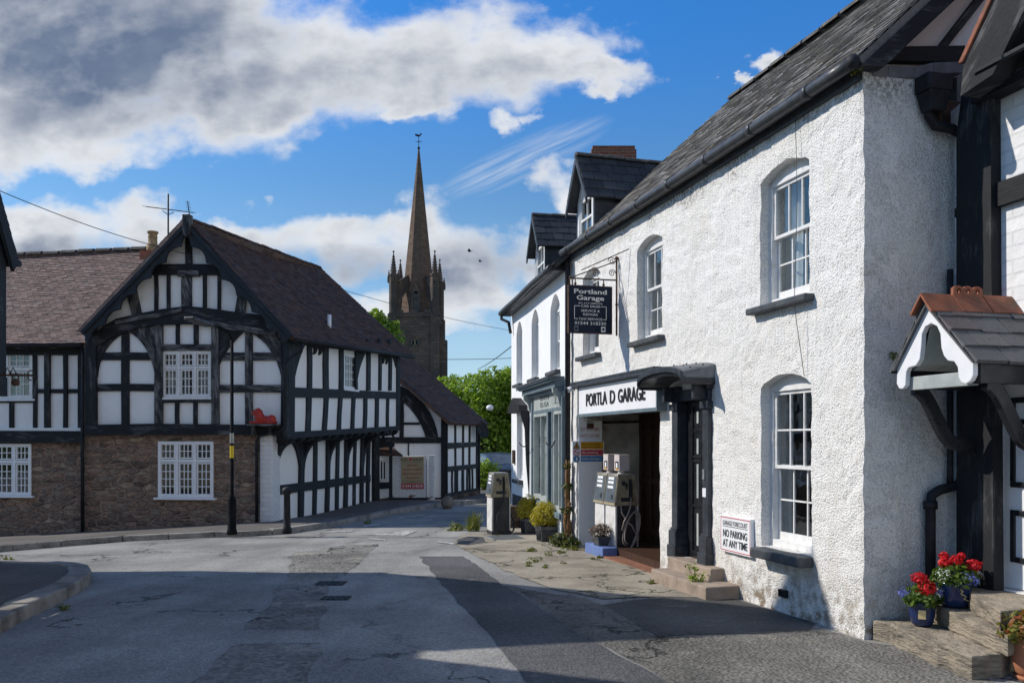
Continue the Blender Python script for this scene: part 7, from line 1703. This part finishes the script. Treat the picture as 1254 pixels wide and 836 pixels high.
m = MB(); q = RT.w(RT.S(1092), RT.at(1092, 436)[1], .03); leaves(m, [(q, .05)], 60, .014, .6, 9, .7, .2); tag(m.obj('moss', M['leaf_moss'], fixn=False), 'tuft of moss on the soiled wall beside the porch', 'moss')

# ------------------------------------------------------------------ trees
def tree(label, x, y, h, blobs, n, size, m, seed, group='trees beyond the lane', trunk=.16):
    z = g(x, y); T = thing('tree', label, 'tree', (x, y, z), 0, group); rnd = random.Random(seed)
    cs = []
    for (dx, dy, dz, r) in blobs:
        cs.append(((dx, dy, dz), r))
        for _ in range(6):
            v = Vector((rnd.gauss(0, 1), rnd.gauss(0, 1), rnd.gauss(.1, .9))).normalized() * r * rnd.uniform(.65, 1.05); cs.append(((dx + v.x, dy + v.y, dz + v.z), r * rnd.uniform(.3, .55)))
    t = MB(); t.tube([(0, 0, -.3), (.05, 0, h * .2), (.0, .05, h * .45), (.05, 0, h * .8)], [trunk, trunk * .8, trunk * .55, trunk * .15], 10)
    for (c, r) in cs[::3]: c = Vector(c); b = Vector((.03, .02, min(c.z * .55, h * .5))); t.tube([b, b.lerp(c, .5) + Vector((0, 0, .15)), c], [trunk * .4, trunk * .22, trunk * .06], 6)
    t.obj('trunk', M['bark'], T, local=True)
    f = MB(); leaves(f, cs, n, size, .6, seed, .95, .55); f.obj('crown', M[m], T, local=True, fixn=False)
tree('leafy tree rising over the roof slope of the small braced house', -3.1, 42.5, 5.2, [(0, 0, 3.8, 1.5), (-1.1, .2, 3.1, 1.3), (1.0, 0, 3.2, 1.3), (.2, -.4, 2.2, 1.5), (-.2, 0, 4.7, .7)], 8000, .12, 'leaf', 201)
tree('bright green tree in the middle of the gap between the lane houses', -1.35, 41.0, 5.6, [(0, 0, 4.1, 1.35), (-.6, 0, 3.0, 1.3), (.7, 0, 3.1, 1.3), (0, -.5, 2.0, 1.4), (.35, 0, 5.0, .65)], 8000, .11, 'leaf', 202)
tree('tree against the white shop corner in the gap between the houses', .35, 42.0, 5.6, [(0, 0, 4.1, 1.4), (-.6, 0, 3.3, 1.2), (.8, 0, 3.2, 1.4), (0, -.4, 2.3, 1.3), (-.3, 0, 5.0, .6)], 8000, .11, 'leaf', 203)
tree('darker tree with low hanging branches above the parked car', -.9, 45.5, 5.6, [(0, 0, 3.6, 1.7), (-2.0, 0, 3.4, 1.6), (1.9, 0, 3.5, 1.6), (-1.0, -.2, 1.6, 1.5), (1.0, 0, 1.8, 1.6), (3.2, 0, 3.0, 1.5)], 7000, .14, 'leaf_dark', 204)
tree('treetop between the tiled roof ridge and the church tower', -11.6, 72, 12.2, [(0, 0, 11.4, 1.7), (1.2, 0, 10.9, 1.4), (-1.8, 0, 10.8, 1.5), (.2, 0, 12.7, .9), (0, 0, 9.0, 2.4)], 7000, .2, 'leaf', 205, trunk=.3)
sh = on_ground(594, 603); m = MB(); x = at_depth(594, 590, 33.5); z = g(x.x, x.y)
S_ = thing('shrub', 'light green shrub in front of the parked car', 'shrub', (x.x, x.y, z)); leaves(m, [((0, 0, .55), .55), ((.3, 0, .8), .4), ((-.35, .1, .7), .45), ((0, -.1, 1.05), .3)], 1500, .07, .6, 61, .9, .4); m.obj('foliage', M['leaf'], S_, local=True, fixn=False)
m = MB()
for i in range(5): m.tube([(0, 0, -.05), (U(-.3, .3), U(-.2, .2), .8)], .012, 5)
m.obj('stem', M['bark'], S_, local=True)
m = MB(); leaves(m, [((0, 0, .75), .12)], 80, .04, .5, 62, .8, .3)
rb = thing('rose_bush', 'pink flowering bush between the wheelie bin and the shop corner', 'bush', (at_depth(627, 590, 31).x, 31, g(0, 31))); m.obj('pink_flower', M['petal_red'], rb, local=True, fixn=False); m = MB(); leaves(m, [((0, 0, .4), .4), ((-.2, 0, .6), .3)], 500, .05, .6, 63, .9, .3); m.obj('foliage', M['leaf_dark'], rb, local=True, fixn=False)
# lamp head seen among the leaves
q = at_depth(600, 499, 38.5); sl = thing('globe_lamp', 'small white lamp globe on a post among the leaves', 'street lamp', (q.x, q.y, g(q.x, q.y))); MB().ball(q, (.17, .17, .13), 14).obj('globe', M['sign_white'], sl); MB().tube([q, q + Vector((0, 3.2, -.1)), (q.x, q.y + 3.3, -.5)], .03, 6).obj('post', M['iron'], sl)

# ------------------------------------------------------------------ cables and birds
def cable(a, b, sag, r, label, n=16):
    m = MB(); m.tube([a.lerp(b, t / n) - Vector((0, 0, sag * math.sin(math.pi * t / n))) for t in range(n + 1)], r, 5); tag(m.obj('overhead_cable', M['iron'], None), label, 'cable')
cable(at_depth(-40, 217, 15), at_depth(232, 312, 19.6), .12, .008, 'overhead cable slanting from the upper left to the gable')
cable(at_depth(402, 350, 30), at_depth(640, 407, 45), .15, .010, 'overhead cable running past the church tower to the right')
cable(at_depth(585, 452, 34), at_depth(630, 421, 19.8), .05, .012, 'steep overhead cable rising from the trees to the white shop')
cable(at_depth(535, 440, 60), at_depth(660, 437, 62), .05, .02, 'faint level cable above the treetops')
cable(at_depth(492, 467, 28), at_depth(541, 466, 28.6), .18, .012, 'short cable sagging across the tiled roof of the braced house')
def bird(px_, py_, y, s, label):
    c = at_depth(px_, py_, y); m = MB(); m.ball(c, (.16 * s, .07 * s, .06 * s), 10)
    for sg in (-1, 1): m.face([c + Vector((-.08 * s, 0, .03 * s)), c + Vector((.08 * s, 0, .03 * s)), c + Vector((.02 * s, sg * .2 * s, .14 * s)), c + Vector((-.12 * s, sg * .42 * s, .05 * s)), c + Vector((-.14 * s, sg * .2 * s, .11 * s))])
    m.face([c + Vector((.12 * s, .03 * s, 0)), c + Vector((.12 * s, -.03 * s, 0)), c + Vector((.26 * s, -.07 * s, .01 * s)), c + Vector((.26 * s, .07 * s, .01 * s))])
    o = m.obj('bird', M['iron'], fixn=False); tag(o, label, 'bird', 'birds in the sky')
bird(575, 307.5, 70, 1.1, 'upper of the two small birds flying right of the spire'); bird(588, 320, 75, .9, 'lower of the two small birds flying right of the spire')

# ------------------------------------------------------------------ sun, sky, camera
EL = math.radians(38.0); az = Vector((-.98, .197, 0)).normalized(); sun_dir = az * math.cos(EL) + Vector((0, 0, math.sin(EL)))
ld = bpy.data.lights.new('sun', 'SUN'); ld.energy = 4.2; ld.angle = math.radians(.5); ld.color = (1.0, .935, .835)
lo = bpy.data.objects.new('sun', ld); COL.objects.link(lo); lo.rotation_euler = (-sun_dir).to_track_quat('-Z', 'Y').to_euler(); lo.location = (-30, 10, 40)
W = bpy.data.worlds.new('World'); SC.world = W; W.use_nodes = True; t = NT(W.node_tree); W.node_tree.nodes.clear()
sky = t.n('ShaderNodeTexSky'); sky.sky_type = 'NISHITA'; sky.sun_disc = False; sky.sun_elevation = EL; sky.sun_rotation = math.atan2(az.x, az.y); sky.altitude = 100; sky.air_density = 1.0; sky.dust_density = .25; sky.ozone_density = 3.0
tcz = t.n('ShaderNodeTexCoord'); spz = t.n('ShaderNodeSeparateXYZ'); t.L.new(tcz.outputs['Generated'], spz.inputs[0])
tint = t.mix(t.mapr(spz.outputs[2], .24, .45), (.68, 1.0, 1.16), (.34, 1.02, 1.62)); tint = t.mix(t.mapr(spz.outputs[2], .5, .7), tint, (.66, .95, 1.22))
bg1 = t.n('ShaderNodeBackground'); t.L.new(t.mix(1.0, sky.outputs[0], tint, 'MULTIPLY'), bg1.inputs[0]); bg1.inputs[1].default_value = .115
tc = t.n('ShaderNodeTexCoord'); sp = t.n('ShaderNodeSeparateXYZ'); t.L.new(tc.outputs['Generated'], sp.inputs[0]); dx, dy, dz = sp.outputs
yy = t.m('MAXIMUM', dy, .03)
PX = t.m('ADD', t.m('MULTIPLY', t.m('DIVIDE', dx, yy), F), CX); PY = t.m('SUBTRACT', HY, t.m('MULTIPLY', t.m('DIVIDE', dz, yy), F))
PX0, PY0 = PX, PY
def vec(a, b, c=0.0): n = t.n('ShaderNodeCombineXYZ'); t.put(n.inputs[0], a); t.put(n.inputs[1], b); t.put(n.inputs[2], c); return n.outputs[0]
wq = t.n('ShaderNodeSeparateColor'); t.L.new(t.noise(vec(t.m('DIVIDE', PX0, 120.0), t.m('DIVIDE', PY0, 95.0)), 1.0, 9, .56, .0, True), wq.inputs[0])
PX = t.m('ADD', PX0, t.m('MULTIPLY', t.m('SUBTRACT', wq.outputs[0], .5), 230.0)); PY = t.m('ADD', PY0, t.m('MULTIPLY', t.m('SUBTRACT', wq.outputs[1], .5), 150.0))
def blob(cx, cy, a, b, rot=0.0, w=1.0):
    X = t.m('SUBTRACT', PX, cx); Y = t.m('SUBTRACT', PY, cy); c, s = math.cos(rot), math.sin(rot)
    u = t.m('DIVIDE', t.m('ADD', t.m('MULTIPLY', X, c), t.m('MULTIPLY', Y, s)), a); v = t.m('DIVIDE', t.m('SUBTRACT', t.m('MULTIPLY', Y, c), t.m('MULTIPLY', X, s)), b)
    d = t.m('SUBTRACT', 1.0, t.m('ADD', t.m('MULTIPLY', u, u), t.m('MULTIPLY', v, v))); return t.m('MULTIPLY', t.m('MAXIMUM', d, -1.0), w)
def fold(l):
    r = l[0]
    for x in l[1:]: r = t.m('SMOOTH_MAX', r, x, .25)
    return r
B = fold([blob(100, 30, 340, 125), blob(90, 150, 240, 70), blob(300, 110, 160, 60), blob(400, 85, 250, 75, .0), blob(560, 70, 165, 88), blob(640, 70, 130, 72, .1), blob(715, 98, 95, 26, .1), blob(95, 195, 175, 38, -.05), blob(620, 140, 40, 28), blob(490, 135, 60, 22),
          blob(60, 285, 190, 42), blob(250, 300, 160, 38), blob(400, 300, 170, 46), blob(545, 300, 110, 62, -.1), blob(590, 350, 130, 40), blob(700, 245, 45, 46), blob(430, 380, 240, 40)])
B = t.m('MAXIMUM', B, fold([blob(738, 118, 44, 15, -.15), blob(922, 82, 34, 19, -.2), blob(893, 108, 22, 10, -.3), blob(335, 235, 20, 12, 0, .6), blob(298, 243, 14, 8, 0, .5), blob(660, 140, 22, 15, 0, .7)]))
PX, PY = PX0, PY0
wv = vec(t.m('DIVIDE', PX, 150.0), t.m('DIVIDE', PY, 105.0))
N1 = t.noise(wv, 1.0, 10, .54, .0); N2 = t.noise(vec(t.m('ADD', t.m('DIVIDE', PX, 150.0), .12), t.m('ADD', t.m('DIVIDE', PY, 105.0), .16)), 1.0, 10, .54, .0)
D = t.m('ADD', t.m('ADD', t.m('MULTIPLY', B, .66), t.m('MULTIPLY', t.m('MAXIMUM', blob(110, 60, 330, 150), 0.0), .38)), t.m('MULTIPLY', t.m('SUBTRACT', N1, .50), 2.2))
front = t.mapr(dy, .10, .22)
a_f = t.mapr(D, -.04, .62)
# unseen clouds added behind and low to the right, to brighten shaded walls
nb = t.noise(tc.outputs['Generated'], 2.2, 8, .6); a_b = t.m('MULTIPLY', t.mapr(t.m('ADD', nb, t.m('SUBTRACT', t.m('MULTIPLY', dx, .12), t.m('MULTIPLY', dz, .28))), .33, .5), .85)
al = t.m('ADD', t.m('MULTIPLY', a_f, front), t.m('MULTIPLY', a_b, t.m('SUBTRACT', 1.0, front)))
# thin cirrus streak
ci = t.m('MULTIPLY', t.m('MAXIMUM', blob(640, 195, 125, 26, -.42), 0.0), t.mapr(t.noise(vec(t.m('DIVIDE', t.m('ADD', PX, PY), 60.0), t.m('DIVIDE', t.m('SUBTRACT', PY, t.m('MULTIPLY', PX, -.45)), 9.0)), 1.0, 6, .6), .3, .75))
al = t.m('MAXIMUM', al, t.m('MULTIPLY', t.m('MULTIPLY', ci, .55), front))
hz = t.m('MULTIPLY', t.mapr(dz, .02, .30, .34, 0.0), front); al = t.m('MAXIMUM', al, hz)
al = t.m('MULTIPLY', al, t.mapr(dz, -.02, .03))
thick = t.m('ADD', t.mapr(D, .30, 1.1), t.m('MULTIPLY', t.m('SUBTRACT', N1, N2), 1.6))
dark = t.m('MAXIMUM', t.m('MAXIMUM', blob(100, 60, 330, 120, .1), t.m('MULTIPLY', blob(420, 95, 330, 50), .35)), 0.0)
dk2 = t.m('MAXIMUM', t.m('MAXIMUM', blob(420, 330, 260, 34), blob(80, 315, 190, 30)), t.m('MULTIPLY', blob(590, 320, 110, 40), .9))
shd = t.m('ADD', t.m('MULTIPLY', t.m('MAXIMUM', t.m('MULTIPLY', thick, .5), 0.0), 1.0), t.m('ADD', t.m('MULTIPLY', dark, .58), t.m('MULTIPLY', t.m('MAXIMUM', dk2, 0.0), .5)), cl=True)
cc = t.mix(shd, (.88, .90, .93), (.15, .205, .32))
cc = t.mix(t.m('MULTIPLY', t.mapr(t.noise(wv, 1.7, 6, .55), .4, .7), .16), cc, (.60, .65, .72))
bg2 = t.n('ShaderNodeBackground'); t.L.new(cc, bg2.inputs[0]); bg2.inputs[1].default_value = .95
mx = t.n('ShaderNodeMixShader'); t.L.new(al, mx.inputs[0]); t.L.new(bg1.outputs[0], mx.inputs[1]); t.L.new(bg2.outputs[0], mx.inputs[2])
ow = t.n('ShaderNodeOutputWorld'); t.L.new(mx.outputs[0], ow.inputs[0])

cam = bpy.data.cameras.new('camera'); cam.lens = 30; cam.sensor_width = 36; cam.sensor_fit = 'HORIZONTAL'; cam.shift_y = (HY - 418) / 1254; cam.clip_end = 3000; cam.clip_start = .05
co = bpy.data.objects.new('camera', cam); COL.objects.link(co); co.location = (0, 0, EYE); co.rotation_euler = (math.radians(90), 0, 0); SC.camera = co
SC.view_settings.view_transform = 'Standard'; SC.view_settings.look = 'None'; SC.view_settings.gamma = 1; SC.view_settings.exposure = 0.0; SC.view_settings.use_curve_mapping = False
SC.cycles.max_bounces = 6; SC.cycles.transparent_max_bounces = 12
